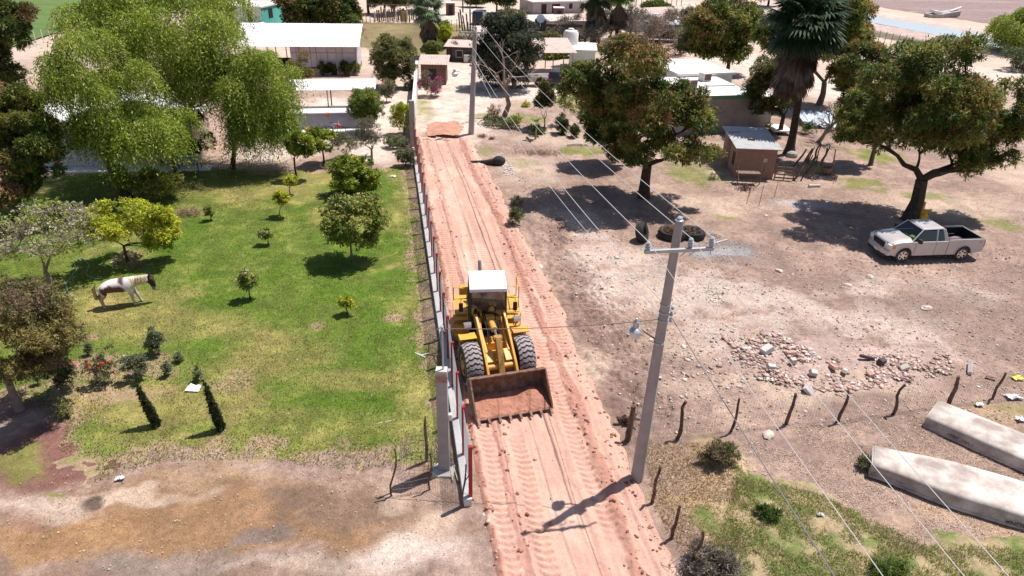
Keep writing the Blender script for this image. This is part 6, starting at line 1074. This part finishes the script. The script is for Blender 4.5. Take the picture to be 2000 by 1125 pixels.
a = MB(); a.ball((0, 0, 0), (.22, .15, .2)); o = a.build('bag', mat('red bag', (.6, .1, .1), .7), smooth=True); o.location = bq+Vector((.35, -.15, .72)); tag(o, 'red bag hanging from the old bicycle', 'bag')
for k, px in enumerate((617, 636)):
    baretree('bare_tree', ['pale leafless sapling before the terrace wall, left one', 'pale leafless sapling before the terrace wall, right one'][k], (px, 262), 2.3, .4, 90+k, depth=3, r0=.04, nb=(1, 3))
# white house behind the weeping trees
A, B = G(60, 331), G(290, 328); A.z = B.z = 0; t, ang, L = building('house', 'long whitewashed house with flat roof hidden behind the weeping trees', A, B, 9.0, 3.1, M_whitewall, M_roofw, over=.15, rt=.16, wins=[(3.2, 1.7, .9, .8), (6.4, 1.6, 1.0, 1.0)], doors=[(8.2, .9, 2.1)])
A, B = G(292, 329), G(388, 325); A.z = B.z = 0; building('house', 'beige wing of the white house in the shade of the weeping tree', A, B, 6.0, 2.7, mat('beige render', (.5, .4, .33), .9, c2=(.42, .33, .28), ns=1), M_roofw, over=.15, wins=[(1.5, 1.4, .8, .8)])
a = MB(); A, B = G(60, 337), G(412, 330); d = B-A; a.box((A+B)/2+Vector((0, 0, .05)), (d.length, 1.0, .2), (0, 0, math.atan2(d.y, d.x))); a.build('footpath', M_roofw); struct(COL.objects[-1])
tb = thing('table', 'pale blue table with thin dark legs in the shade by the house', 'table', G(373, 332)); a = MB(); a.box((0, 0, .75), (1.5, .7, .06)); a.build('tabletop', mat('pale blue top', (.42, .48, .5), .6), tb, bevel=.01)
for x in (-.65, .65):
    for y in (-.28, .28): a = MB(); a.box((x, y, .36), (.05, .05, .74)); a.build('leg', M_dark, tb)
# mint two storey house
A, B = G(446, 66), G(516, 70); A.z = B.z = 0; hM = hgt(516, 70, 16); t, ang, L = building('house', 'two storey mint house with turquoise side near the top left', A, B, 6, hM, M_mint, M_roofw, over=.2, rt=.2, wins=[(L-2 if L < 6 else 3.8, hM*.72, .9, 1.5)]); a = MB(); a.box((L/2, -.35, hM*.48), (L+.8, 1.0, .12)); a.build('balcony', M_roofw, t); a = MB(); L2 = (B-A).length; a.box((L2+.04, 3, hM/2), (.06, 6, hM)); a.build('side_wall', M_teal, t); a = MB(); a.box((L2+.07, 2.5, hM*.75), (.05, 1.2, 1.2)); a.build('window', M_dark, t)
q = G(468, 10, hM+.4); tk_ = thing('water_tank', 'dark blue water tank on the roof of the mint house', 'water tank', (A.x+1.8, A.y+2, hM+.2)); a = MB(); a.lathe([(.55, 0), (.6, .1), (.6, 1.0), (.3, 1.25), (.25, 1.35), (.02, 1.35)], (0, 0, 0), 'Z', 16); a.build('tank', mat('dark blue tank', (.02, .03, .07), .5), tk_, smooth=True)
# tin roofed brick hut and dark hovel at the street end
A, B = G(823, 165), G(871, 166); A.z = B.z = 0; h_ = hgt(871, 166, 126); building('brick_hut', 'small dark brick hut with pale rusty tin roof at the end of the white wall', A, B, 2.6, h_, mat('dark brick', (.14, .075, .06), .9, c2=(.2, .11, .09), ns=3), M_tin_rust, hb=h_+.35, over=.3, cat='hut', corr=True, doors=[(1.2, .8, 1.6)])
A, B = G(872, 119), G(925, 121); A.z = B.z = 0; h_ = hgt(900, 120, 92); building('hovel', 'dark low hovel with pale sheet roof behind the far power pole', A, B, 3.5, h_, mat('charred boards', (.07, .045, .045), .9, c2=(.13, .09, .08), ns=3), M_tin_rust, hb=h_+.2, over=.3, cat='hut', corr=True, wins=[(1.6, .9, .8, .8)]); a = MB(); q = G(918, 122); a.box((0, 0, .45), (1.5, .5, .9)); o = a.build('chest_freezer', M_conc_light, bevel=.04); o.location = q; tag(o, 'pale chest beside the dark hovel', 'chest')
tt = G(878, 120); a = MB(); a.tube([(.55*math.cos(t_)*.35, .0+.2*math.cos(t_), .8+.8*math.sin(t_)) for t_ in [2*PI*i/20 for i in range(21)]], .09, 6); o = a.build('tyre', M_black, smooth=True); o.location = tt; tag(o, 'large dark tyre hoop leaning at the hovel corner', 'tyre')
# carport with white tank
A, B = G(1040, 152), G(1118, 152); A.z = B.z = 0; t, ang, L = building('carport', 'carport with tan sheet roof sheltering a skiff and a dark car', A, B, 5.5, 2.7, None, M_tin_rust, hb=3.3, over=.3, cat='carport', posts=3, corr=True)
A, B = G(1110, 140), G(1160, 142); A.z = B.z = 0; building('house', 'low pale house with white roof right of the carport', A, B, 5, 2.4, M_mint, M_roofw, over=.2)
q = G(1115, 140); wt = thing('water_tank', 'large white water tank standing behind the carport', 'water tank', (q.x, q.y+3.5, 2.3)); a = MB(); a.lathe([(.85, 0), (.9, .1), (.9, 1.5), (.75, 1.75), (.35, 1.85), (.33, 2.0), (.02, 2.02)], (0, 0, 0), 'Z', 20); a.build('tank', M_white, wt, smooth=True)
def skiff(q, ang, L, lb): t = thing('skiff', lb, 'boat', q, ang); a = MB(); n = 12; a.loft([[(u*L, -g-.05, .8), (u*L, -g*.7, .15), (u*L, g*.7, .15), (u*L, g+.05, .8), (u*L, g-.05, .8), (u*L, g*.6, .25), (u*L, -g*.6, .25), (u*L, -g+.05, .8)] for u, g in [(i/n, .85*(1-(i/n)**3)+.05) for i in range(n+1)]]); a.build('hull', mat('white skiff', (.6, .58, .58), .5, c2=(.45, .42, .42), ns=3), t); a = MB(); [a.box((L*f, 0, .6), (.3, 1.5, .06)) for f in (.2, .5)]; a.build('thwart', M_dark, t)
skiff(G(1062, 166)+Vector((1.6, 0, .3)), PI+.15, 4.6, 'white striped skiff under the left side of the carport')
def simplecar(name, q, ang, m, lb, L=4.3, h=1.6, cat='car'):
    t = thing(name, lb, cat, q, ang); a = MB(); a.prism([(-L/2, .35), (L/2, .35), (L/2, .95), (L*.28, 1.0), (L*.16, h), (-L*.42, h), (-L/2, 1.0)], -.85, .85, 'Y'); a.build('body', m, t, bevel=.1, seg=3); a = MB(); a.prism([(L*.27, 1.0), (L*.155, h-.08), (-L*.40, h-.08), (-L*.47, 1.0)], -.865, .865, 'Y'); a.build('window', M_dg, t)
    for x in (-L*.3, L*.3):
        for y in (-.8, .8): a = MB(); a.lathe([(.2, -.1), (.33, -.1), (.33, .1), (.2, .1)], (x, y, .33), 'Y', 16); a.build('wheel', M_black, t)
    for y in (-.6, .6): a = MB(); a.box((-L/2-.0, y, .85), (.08, .3, .16)); a.build('tail_light', mat('red lens', (.6, .02, .03), .3), t)
    return t
simplecar('parked_car', G(1092, 164), R(78), mat('black car paint', (.03, .03, .035), .3, clear=.5), 'black car with red tail light under the carport', 4.2, 1.6); simplecar('parked_van', G(938, 46), R(80), mat('dark blue paint', (.035, .05, .09), .35, clear=.3), 'dark blue van parked on the bare ground beyond the far pole', 4.6, 2.1, 'van')
# village houses at the top
A, B = G(1040, 28), G(1140, 26); A.z = B.z = 0; h_ = hgt(1045, 27, 4); building('house', 'long grey walled house with white roof at the top middle', A, B, 7, h_, mat('stained grey wall', (.34, .31, .34), .9, c2=(.48, .42, .42), ns=.8), M_roofw, over=.3, rt=.2, wins=[(7.5, 1.3, .8, 1.), (9.8, 1.3, .8, 1.)], doors=[(2.2, 1.0, 1.7), (4.6, 1.6, 1.7)])
A, B = G(1040, 78), G(1142, 76); A.z = B.z = 0; building('house', 'low house with long flat pale roof and brown parapet in the village', A, B, 7, 2.4, M_conc_light, mat('pale roof', (.6, .5, .46), .8), over=.15, rt=.15, wins=[(2, 1.3, .9, .8)]); a = MB(); q = G(1095, 52, 2.7); a.box((0, 0, .15), (6, .3, .35)); o = a.build('parapet', mat('brown parapet', (.14, .07, .06), .8)); o.location = q; tag(o, 'dark brown parapet strip on the long flat roof', 'parapet')
q = G(1055, 60, 2.6); wt = thing('water_tank', 'black water tank standing on the long flat roof', 'water tank', q); a = MB(); a.lathe([(.72, 0), (.75, .1), (.75, 1.4), (.4, 1.7), (.02, 1.72)], (0, 0, 0), 'Z', 16); a.build('tank', mat('black tank', (.02, .022, .03), .5), wt, smooth=True)
q = G(1056, 36, 4.6); dsx = thing('satellite_dish', 'small pale blue satellite dish above the black tank', 'satellite dish', q); a = MB(); a.lathe([(.02, 0), (.3, -.03), (.5, -.12), (.52, -.1), (.3, 0), (.02, .03)], (0, 0, 0), 'Y', 16); a.tube([(0, .05, 0), (0, .2, -1.0)], .03, 5); a.build('dish', mat('pale blue', (.5, .62, .75), .4), dsx, smooth=True)
for px, py, s_, lb in ((1090, 42, 1.1, 'brown brick cube shack behind the long flat roof'), (880, 29, 1.0, 'red brick privy with white top on the bare ground')):
    q = G(px, py); t = thing('outhouse', lb, 'outhouse', q); a = MB(); a.box((0, 0, 1.0*s_), (1.5*s_, 1.3*s_, 2*s_)); a.build('wall', mat('dark red brick', (.2, .08, .07), .9), t); a = MB(); a.box((0, 0, 2.04*s_), (1.7*s_, 1.5*s_, .12)); a.build('roof', M_roofw, t); a = MB(); a.box((.1, -.67*s_, .85*s_), (.7*s_, .05, 1.6*s_)); a.build('door', M_dark, t)
A, B = G(1236, 62), G(1284, 62); A.z = B.z = 0; h_ = hgt(1236, 62, 29); building('house', 'pale green house with flat roof under the umbrella shaped tree', A, B, 5, h_, mat('pale green wall', (.4, .48, .48), .8, c2=(.48, .55, .54), ns=1), mat('pale green roof', (.6, .68, .66), .7), over=.1, wins=[(3.5, h_*.4, 1.5, .7)])
A, B = G(1285, 66), G(1350, 62); A.z = B.z = 0; building('shack', 'open shack with red and grey striped tin roof near the top', A, B, 6, 2.2, None, M_tin_rust, hb=3.0, over=.3, cat='shack', posts=4, corr=True); A, B = G(1285, 84), G(1345, 82); A.z = B.z = 0; building('shack', 'dark open shelter with grey flat roof behind the bare trees', A, B, 4.5, 2.4, M_dark, mat('grey slab', (.5, .5, .52), .8), over=.3, cat='shack')
a = MB(); q = G(1300, 84); a.box((0, -3, .9), (6.5, .3, .12)); o = a.build('white_beam', M_white); o.location = q; tag(o, 'long white beam in front of the dark shelter', 'beam')
# wreck beside the canal
q = G(1836, 34); t = thing('wreck', 'broken pale hulk lying at the edge of the ploughed field', 'wreck', q, R(10)); a = MB(); a.loft([[(-3, -.8, .0), (-3, .8, 0), (-3, .9, .7), (-3, -.9, .6)], [(-.5, -1, .0), (-.5, 1, 0), (-.5, 1.1, .9), (-.5, -1.1, .7)], [(3.6, -.8, .3), (3.6, .8, .3), (3.6, .9, 1.5), (3.6, -.8, 1.3)]]); a.build('hull', mat('hulk', (.5, .44, .42), .8, c2=(.3, .25, .25), ns=1), t); a = MB(); a.box((-1.2, 0, 1.0), (2.2, 1.4, .5), (.1, .15, .2)); a.box((3, 0, 1.6), (2.4, .5, .1), (0, -.3, .1)); a.build('deck', M_roofw, t)
# distant fences: rows of thin posts
def row(lb, pts, n, h, r, m, name='fence'):
    A, B = G(*pts[0]), G(*pts[1]); t = thing(name, lb, 'fence', (A.x, A.y, 0)); w_ = MB()
    for i in range(n): p = A.lerp(B, i/(n-1))-A; a = MB(); a.tube([(p.x, p.y, -.1), (p.x+.05, p.y, h*(.9+.2*random.random()))], r, 5); a.build('post', m, t)
    for z in (.3, .6, .9): w_.tube([(0, 0, h*z), (B.x-A.x, B.y-A.y, h*z)], .012, 3)
    w_.build('wire', M_wire, t)
row('row of thin white posts with wire by the field behind the weeping trees', ((58, 96), (160, 62)), 9, 2.0, .05, M_white); row('thin pale posts lining the track before the canal', ((1700, 88), (1775, 104)), 7, 2.2, .045, M_wood); row('thin pale posts at the right edge below the feathery tree', ((1975, 130), (2040, 142)), 5, 2.2, .05, M_white)
row('line of small posts along the far bare ground at the top', ((1160, 14), (1330, 12)), 18, 1.6, .07, M_wood); row('wire fence on thin posts across the middle distance', ((860, 58), (925, 66)), 7, 1.7, .05, M_wood); row('thin fence in front of the corral', ((700, 44), (800, 46)), 14, 1.4, .06, M_wood)
co = thing('corral', 'corral of stout upright posts shaded by mesquites', 'corral', G(735, 42)); A = G(735, 42)
for i in range(22): p = G(733+i*4.2, 42+1.2*math.sin(i*1.3)-(3 if i % 2 else 0))-A; a = MB(); a.tube([(p.x, p.y, -.1), (p.x+random.gauss(0, .08), p.y, 1.5+random.random()*.6)], .13, 5); a.build('post', M_wood if i % 5 else M_white, co)
a = MB(); p = G(790, 44)-A; a.box((p.x, p.y, .9), (.9, .1, 1.6)); a.build('gate', mat('yellow board', (.55, .4, .15), .8), co)
a = MB(); p = G(765, 40)-A; a.box((p.x, p.y, 2.4), (8, .15, .15)); a.build('rail', M_wood, co)
st = thing('pole_stack', 'bundle of dark upright poles behind the hovel', 'pole stack', G(915, 60))
for i in range(7): a = MB(); a.tube([(-1.3+i*.4, 0, -.1), (-1.5+i*.4-.2*math.sin(i), .1, 2.6+.5*math.sin(i*2))], .12, 5); a.build('pole', M_post, st)
fr = thing('frame_gate', 'tall thin metal frame standing near the red privy', 'frame', G(902, 24)); a = MB(); a.tube([(-1.8, 0, 0), (-1.8, 0, 3.2), (1.5, 0, 3.2), (1.5, 0, 0)], .06, 5); a.tube([(-1.8, 0, 2.0), (1.5, 0, 2.0)], .05, 5); a.tube([(-1.8, 0, 1.0), (1.5, 0, 1.0)], .05, 5); a.tube([(.2, 0, 0), (.2, 0, 4.0)], .14, 5); a.build('frame', M_rust, fr)
# ------------------------------------------------------------------ yard clutter round the brick shed
sf = thing('stick_fence', 'collapsing fence of thin leaning sticks right of the brick shed', 'fence', G(1560, 350)); A = G(1560, 350)
for i, (bx, by, ty, dx) in enumerate([(1548, 352, 312, .9), (1556, 340, 306, .7), (1563, 352, 304, .6), (1566, 322, 290, .6), (1574, 318, 288, .5), (1580, 350, 300, .9), (1585, 312, 284, .5), (1592, 318, 282, .2), (1570, 338, 308, .8), (1548, 324, 292, .9), (1602, 322, 284, .5), (1622, 342, 293, -.05), (1602, 322, 290, .3)]):
    p = G(bx, by)-A; h = hgt(bx, by, ty); pts, rr = stick((p.x, p.y), h, (dx*.9, .1), .055 if i % 3 else .085, 400+i); a = MB(); a.tube(pts, rr, 5); a.build('stick', M_wood if i % 2 else M_post, sf, smooth=True)
gt = thing('gate', 'small weathered plank gate at the corner of the brick shed', 'gate', G(1512, 350)); a = MB()
for z in (.15, .4, .65, .9): a.box((.62, 0, z), (1.25, .04, .1))
a.build('plank', M_wood, gt); a = MB(); a.box((0, .03, .5), (.08, .05, 1.1)); a.box((1.25, .03, .5), (.08, .05, 1.1)); a.box((.62, .03, .5), (.06, .03, 1.0)); a.build('upright', M_wood, gt); gt.rotation_euler = (0, 0, R(-12))
tf = thing('work_table', 'rough stick table frame leaning against the brick shed', 'table', G(1450, 362)); a = MB(); a.box((.35, .35, .8), (1.6, .6, .06)); a.build('tabletop', M_wood, tf)
for x, y in ((-.45, .1), (1.2, .1), (-.45, .65), (1.2, .65)): pts, rr = stick((x, y), 1.6 if y < .3 else 1.9, (.05, .0), .04, int(x*10+y*100)+50); a = MB(); a.tube(pts, rr, 5); a.build('leg', M_wood, tf)
brush('scrap_heap', 'small dark heap of scrap sticks beneath the stick table', (1453, 370), .7, .5, .3, 70, M_post, 12, .6, cat='scrap heap', th=.025)
a = MB(); q = G(1542, 292); a.ball((0, 0, .15), (.45, .4, .3), 9, 6); o = a.build('boulder', M_conc, smooth=False); o.location = G(1546, 306); tag(o, 'grey stone lump at the foot of the tall fan palm', 'stone')
bs = thing('basket', 'round clay coloured basin between two sticks right of the shed', 'basin', G(1612, 340)); a = MB(); a.lathe([(.22, 0), (.36, .15), (.4, .42), (.43, .44), (.37, .42), (.3, .15), (.02, .1)], (0, 0, .1), 'Z', 16); a.build('basin', mat('worn clay', (.3, .16, .11), .9, c2=(.4, .25, .18), ns=5), bs, smooth=True)
for k, (bx, by, ty) in enumerate([(1463, 383, 350), (1458, 398, 358), (1482, 402, 362), (1512, 385, 352), (1446, 376, 350), (1627, 358, 340), (1632, 356, 336)]):
    q = G(bx, by); h = hgt(bx, by, ty); a = MB(); a.tube([(0, 0, -.1), (.05, 0, h)], .018, 5); o = a.build('steel_rod', M_rust); o.location = q; tag(o, ['shortest thin rod close to the stick table', 'thin rod standing left of the nearest rod before the brick shed', 'nearest and longest thin rod before the brick shed', 'thin rod farthest right before the brick shed, under the gate', 'thin rod farthest left before the brick shed', 'left one of two thin rods by the clay basin', 'right one of two thin rods by the clay basin'][k], 'rod', 'thin rods before the brick shed' if k < 5 else 'thin rods near the basin')
def lump(name, lb, px, py, s, m, cat, z=.5, seed=1, group=None, rz=0.):
    q = G(px, py); g = np.random.default_rng(seed); t = bmesh.new(); bmesh.ops.create_icosphere(t, subdivisions=2, radius=1)
    for v in t.verts: k_ = 1+g.normal(0, .12); v.co = Vector((v.co.x*s[0]*k_, v.co.y*s[1]*k_, max(v.co.z, -z)*s[2]*k_))
    me = bpy.data.meshes.new(name); t.to_mesh(me); t.free(); me.materials.append(m); o = bpy.data.objects.new(name, me); COL.objects.link(o); o.location = (q.x, q.y, gz(q.x, q.y)+s[2]*z*.8); o.rotation_euler = (0, 0, rz); tag(o, lb, cat, group); return o
M_pale = mat('pale stone', (.62, .54, .47), .9, c2=(.5, .42, .36), ns=4); M_paper = mat('white litter', (.8, .8, .8), .8)
a = MB(); a.tube([(-.4, 0, .1), (.4, .05, .12)], [.12, .1], 7); o = a.build('log', M_conc_light, smooth=True); o.location = G(1590, 366); tag(o, 'short pale log lying in the yard right of the shed', 'log')
a = MB(); a.tube([(-.9, 0, .08), (-.2, .15, .14), (.5, .1, .1), (.9, .3, .2)], [.07, .09, .08, .04], 6); a.tube([(.2, .1, .1), (.4, .45, .3)], [.06, .03], 6); o = a.build('log', M_conc_light, smooth=True); o.location = G(1130, 285); tag(o, 'bleached forked log on the dirt left of the mango', 'log')
a = MB(); a.tube([(-1.6, .1, .14), (-.6, .05, .18), (.1, 0, .25)], [.1, .14, .25], 8); a.ball((.45, 0, .32), (.5, .36, .36), 10, 6); o = a.build('burnt_log', mat('charred wood', (.025, .022, .024), .95, c2=(.06, .05, .05), ns=5, bump=.6), smooth=True); o.location = G(962, 322); tag(o, 'burnt black log with a thick knob at the road verge', 'log')
# tyres with straw behind the pole head
def tyre(px, py, R0, r0, lb, tilt=(0, 0, 0), group='old tyres in the yard', z=None):
    q = G(px, py); a = MB(); a.lathe([(R0-r0*1.0, -r0*.8), (R0-.02, -r0), (R0+r0*.25, 0), (R0-.02, r0), (R0-r0*1.0, r0*.8), (R0-r0*.9, 0)], (0, 0, 0), 'Z', 26, close=True); o = a.build('tyre', M_black, smooth=True); o.location = (q.x, q.y, r0 if z is None else z); o.rotation_euler = tilt; tag(o, lb, 'tyre', group)
tyre(1312, 463, .78, .22, 'large flat tyre filled with straw behind the leaning pole'); tyre(1350, 462, .74, .2, 'large flat tyre with charred twigs right of the straw filled one'); tyre(1252, 470, .52, .22, 'dark upright tyre leaning left of the flat ones', (R(72), 0, R(65)), z=.5)
brush('straw_heap', 'brown straw heaped in the left flat tyre', (1308, 462), .75, .5, .7, 420, mat('brown straw', (.3, .17, .08), .95, c2=(.16, .09, .05), ns=6), 21, .6, cat='straw'); brush('straw_heap', 'charred and pale twigs in the right flat tyre', (1350, 461), .7, .5, .5, 300, mat('charred twigs', (.06, .045, .04), .95, c2=(.35, .26, .2), ns=4), 22, .6, cat='straw'); brush('brush_pile', 'pale sticks scattered right of the flat tyres', (1395, 462), .6, .4, .15, 40, M_pale, 23, .7)
# yellow pump by the mango trunk
yp = thing('pump', 'small yellow machine leaning on the trunk of the large mango behind the pickup', 'pump', G(1797, 432)); a = MB(); a.box((0, 0, .45), (.45, .35, .6)); a.box((-.1, 0, .95), (.16, .16, .6)); a.tube([(.1, 0, .7), (.45, -.1, .8)], .06, 6); a.build('body', mat('orange yellow paint', (.75, .38, .02), .5), yp, bevel=.04); a = MB(); a.lathe([(.2, -.1), (.26, 0), (.2, .1)], (0, -.25, .35), 'Y', 14); a.build('drum', mat('yellow paint', (.8, .5, .02), .5), yp)
# stones, slabs, papers
for k, (px, py, s_, lb) in enumerate([(1015, 392, .16, 'pale stone beside the verge plant'), (1041, 414, .17, 'rounded pale stone by the ditch'), (1056, 520, .22, 'flat stone lying across the dug verge'), (1205, 505, .16, 'white stone left of the leaning pole'), (1227, 547, .14, 'whitish stone in the middle of the yard ground'), (1496, 421, .14, 'white stone right of the tyres'),
        (1700, 541, .24, 'flat pale slab in front of the pickup'), (1656, 557, .2, 'reddish slab in the ground before the pickup'), (1808, 603, .26, 'broken pale slab in the open dirt'), (1272, 664, .15, 'stone left of the lamp pole foot'), (1335, 678, .16, 'stone right of the pole'), (1522, 530, .2, 'scattered pale slab in the yard'), (1770, 520, .16, 'white stone by the pickup front wheel'), (1500, 852, .26, 'pale block beyond the second fence post')]):
    lump('stone', lb, px, py, (s_, s_*.7, s_*.4), M_pale, 'stone', seed=k+500, group='loose stones in the yard', rz=k*.8)
for k, (px, py, s_, lb) in enumerate([(1012, 983, .09, 'white stone on the graded road, upper one'), (1028, 1022, .08, 'white stone on the graded road, lower one'), (1212, 956, .12, 'large red clod beside the pole shadow'), (978, 864, .08, 'pale round stone in the left wheel track'), (918, 975, .13, 'square red rock touching the fence end'), (1226, 1018, .1, 'red clod on the right windrow'), (845, 410, .18, 'brown clod by the fence on the far road')]):
    lump('stone', lb, px, py, (s_, s_*.8, s_*.75), M_pale if k in (0, 1, 3) else mat('red rock', (.42, .2, .14), .9, c2=(.5, .3, .22), ns=6), 'stone', seed=k+600, group='stones on the road')
def sheet(px, py, w_, h_, lb, m, name='paper', cat='paper', seed=0):
    q = G(px, py); g = np.random.default_rng(seed); a = MB(); n = 5
    a.add([((i/n-.5)*w_+g.normal(0, w_*.04), (j/n-.5)*h_+g.normal(0, h_*.06), .05+abs(g.normal(0, .05))) for j in range(n+1) for i in range(n+1)], [(j*(n+1)+i, j*(n+1)+i+1, (j+1)*(n+1)+i+1, (j+1)*(n+1)+i) for j in range(n) for i in range(n)]); o = a.build(name, m, fixn=False); o.location = (q.x, q.y, gz(q.x, q.y)+.02); sd_ = o.modifiers.new('t', 'SOLIDIFY'); sd_.thickness = .006; tag(o, lb, cat)
sheet(378, 762, .5, .36, 'crumpled white paper sheet on the lower lawn', M_paper, seed=1); sheet(768, 346, .35, .3, 'white scrap at the far lawn corner', M_paper, seed=2); sheet(1986, 741, .4, .3, 'yellow plastic bag by the right end of the fence', mat('yellow bag', (.75, .7, .12), .5), 'plastic_bag', 'bag', 3); sheet(1978, 778, .55, .3, 'white plastic bag beyond the boats', M_paper, 'plastic_bag', 'bag', 4); sheet(1912, 792, .3, .2, 'white paper scrap behind the farther boat', M_paper, seed=5); sheet(1992, 822, .28, .24, 'white paper scrap right of the farther boat', M_paper, seed=6); sheet(1602, 1008, .2, .1, 'white scrap in the weeds', M_paper, seed=7); sheet(236, 938, .25, .16, 'pale scrap in the drainage gully', M_paper, seed=8)
a = MB(); a.tube([(-.25, .15, .06), (0, 0, .05), (.2, -.15, .06)], .03, 6); a.tube([(0, 0, .05), (.35, .12, .1)], .02, 6); o = a.build('pipe', M_white); o.location = G(822, 696); tag(o, 'white plastic pipe elbow on the lawn by the fence', 'pipe')
a = MB(); a.tube([(-.3, -.05, .03), (0, .05, .05), (.3, .2, .03)], .02, 5); o = a.build('stick', M_pale); o.location = G(752, 828); tag(o, 'bleached stick on the lawn beside the concrete post', 'stick')
a = MB()
for k in range(4): a.tube([(-.3+k*.16, .35-k*.1, .05), (-.1+k*.16, -.4, .08)], .02, 5)
o = a.build('crate_slats', M_pale); o.location = G(893, 925); tag(o, 'pale loose slats lying by the wall near the fence end', 'slats')
for k, (px, py) in enumerate([(222, 516), (228, 512)]): lump('stone', ['stacked brick below the yellow green bush, left', 'stacked brick below the yellow green bush, right'][k], px, py, (.2, .12, .09), mat('pinkish brick', (.5, .3, .24), .9), 'brick', seed=700+k)
# garden hose
hs = [(150, 590), (135, 575), (128, 558), (140, 545), (150, 530), (145, 515), (160, 505), (175, 520), (168, 540), (190, 548), (215, 545)]; a = MB(); pts = []; H_ = [G(*p) for p in hs]
for i in range(len(H_)-1):
    for j in range(4): pts.append(H_[i].lerp(H_[i+1], j/4)+Vector((0, 0, .08)))
a.tube(pts, .02, 5); tag(a.build('garden_hose', mat('pale green hose', (.25, .42, .33), .5), smooth=True), 'pale green garden hose curling over the lawn behind the horse', 'hose')
# rubble: broken brick and plaster heap
def heap(poly, n, r0, r1, hz, seed):
    q = scatter_xy(pxpoly(poly), n*3); h_ = fbm(q[:, 0], q[:, 1], 1.1, 4, seed); q = q[h_ > .47][:n]; return q
rz_ = lambda x, y: gz(x, y)+.18*max(0, float(fbm(np.array([x]), np.array([y]), .9, 3, 801)[0])-.35)
pal = [((.46, .29, .24), 4), ((.55, .40, .34), 5), ((.66, .57, .51), 3), ((.3, .2, .17), 2)]
stones('rubble', heap([(1405, 655), (1520, 650), (1600, 690), (1590, 775), (1480, 745), (1430, 700)], 1500, 0, 0, 0, 801), .02, .13, pal, M_matte, rz_, .45, .4)
stones('rubble', heap([(1560, 700), (1720, 690), (1880, 690), (1860, 735), (1700, 765), (1580, 770)], 1500, 0, 0, 0, 803), .02, .12, pal, M_matte, rz_, .45, .4)
stones('rubble', heap([(1340, 560), (1420, 560), (1420, 595), (1345, 590)], 120, 0, 0, 0, 805), .03, .09, [((.66, .58, .52), 3), ((.5, .42, .38), 2)], M_matte, gz, .4, .5)
blk = [(1496, 690, .42, .28, .2, 'largest broken wall chunk at the top of the rubble'), (1545, 695, .34, .26, .12, 'pale flat slab in the rubble, right of the largest chunk'), (1547, 712, .22, .18, .18, 'pale block below the flat slab in the rubble'), (1506, 722, .3, .2, .14, 'terracotta block at the lower left of the rubble'), (1626, 722, .16, .4, .12, 'long brick slab standing out in the middle of the rubble'), (1648, 730, .16, .36, .12, 'second long brick slab just right of the first'), (1587, 735, .24, .2, .16, 'blue white chunk in the middle rubble'), (1698, 745 - 10, .18, .3, .1, 'pale slab in the right part of the rubble'), (1720, 712, .26, .2, .2, 'dark square chunk in the right part of the rubble'), (1692, 703, .5, .14, .1, 'dark curved plate among the rubble'), (1893, 722, .14, .75, .08, 'long grey board at the right end of the rubble'), (1765, 722, .3, .2, .08, 'thin cream slab near the right end of the rubble'), (1578, 768, .34, .24, .12, 'white slab at the near edge of the rubble'), (1934, 740, .3, .12, .08, 'orange brick near the last fence posts')]
for k, (px, py, a_, b_, c_, lb) in enumerate(blk):
    q = G(px, py); g = np.random.default_rng(k+900); a = MB(); a.box((0, 0, 0), (a_*1.3, b_*1.3, c_*1.2), (g.normal(0, .3), g.normal(0, .3), g.uniform(-.6, .6)), taper=.85); m_ = [M_conc_light, mat('broken brick', (.48, .26, .2), .9, c2=(.6, .42, .35), ns=5, bump=.4), M_pale][k % 3]; m_ = mat('dark plate', (.08, .06, .06), .8) if k in (8, 9) else (M_conc if k == 10 else m_); o = a.build('rubble_block', m_, bevel=.02); o.location = (q.x, q.y, gz(q.x, q.y)+c_*.5+.08); tag(o, lb, 'rubble block', 'larger blocks in the rubble')
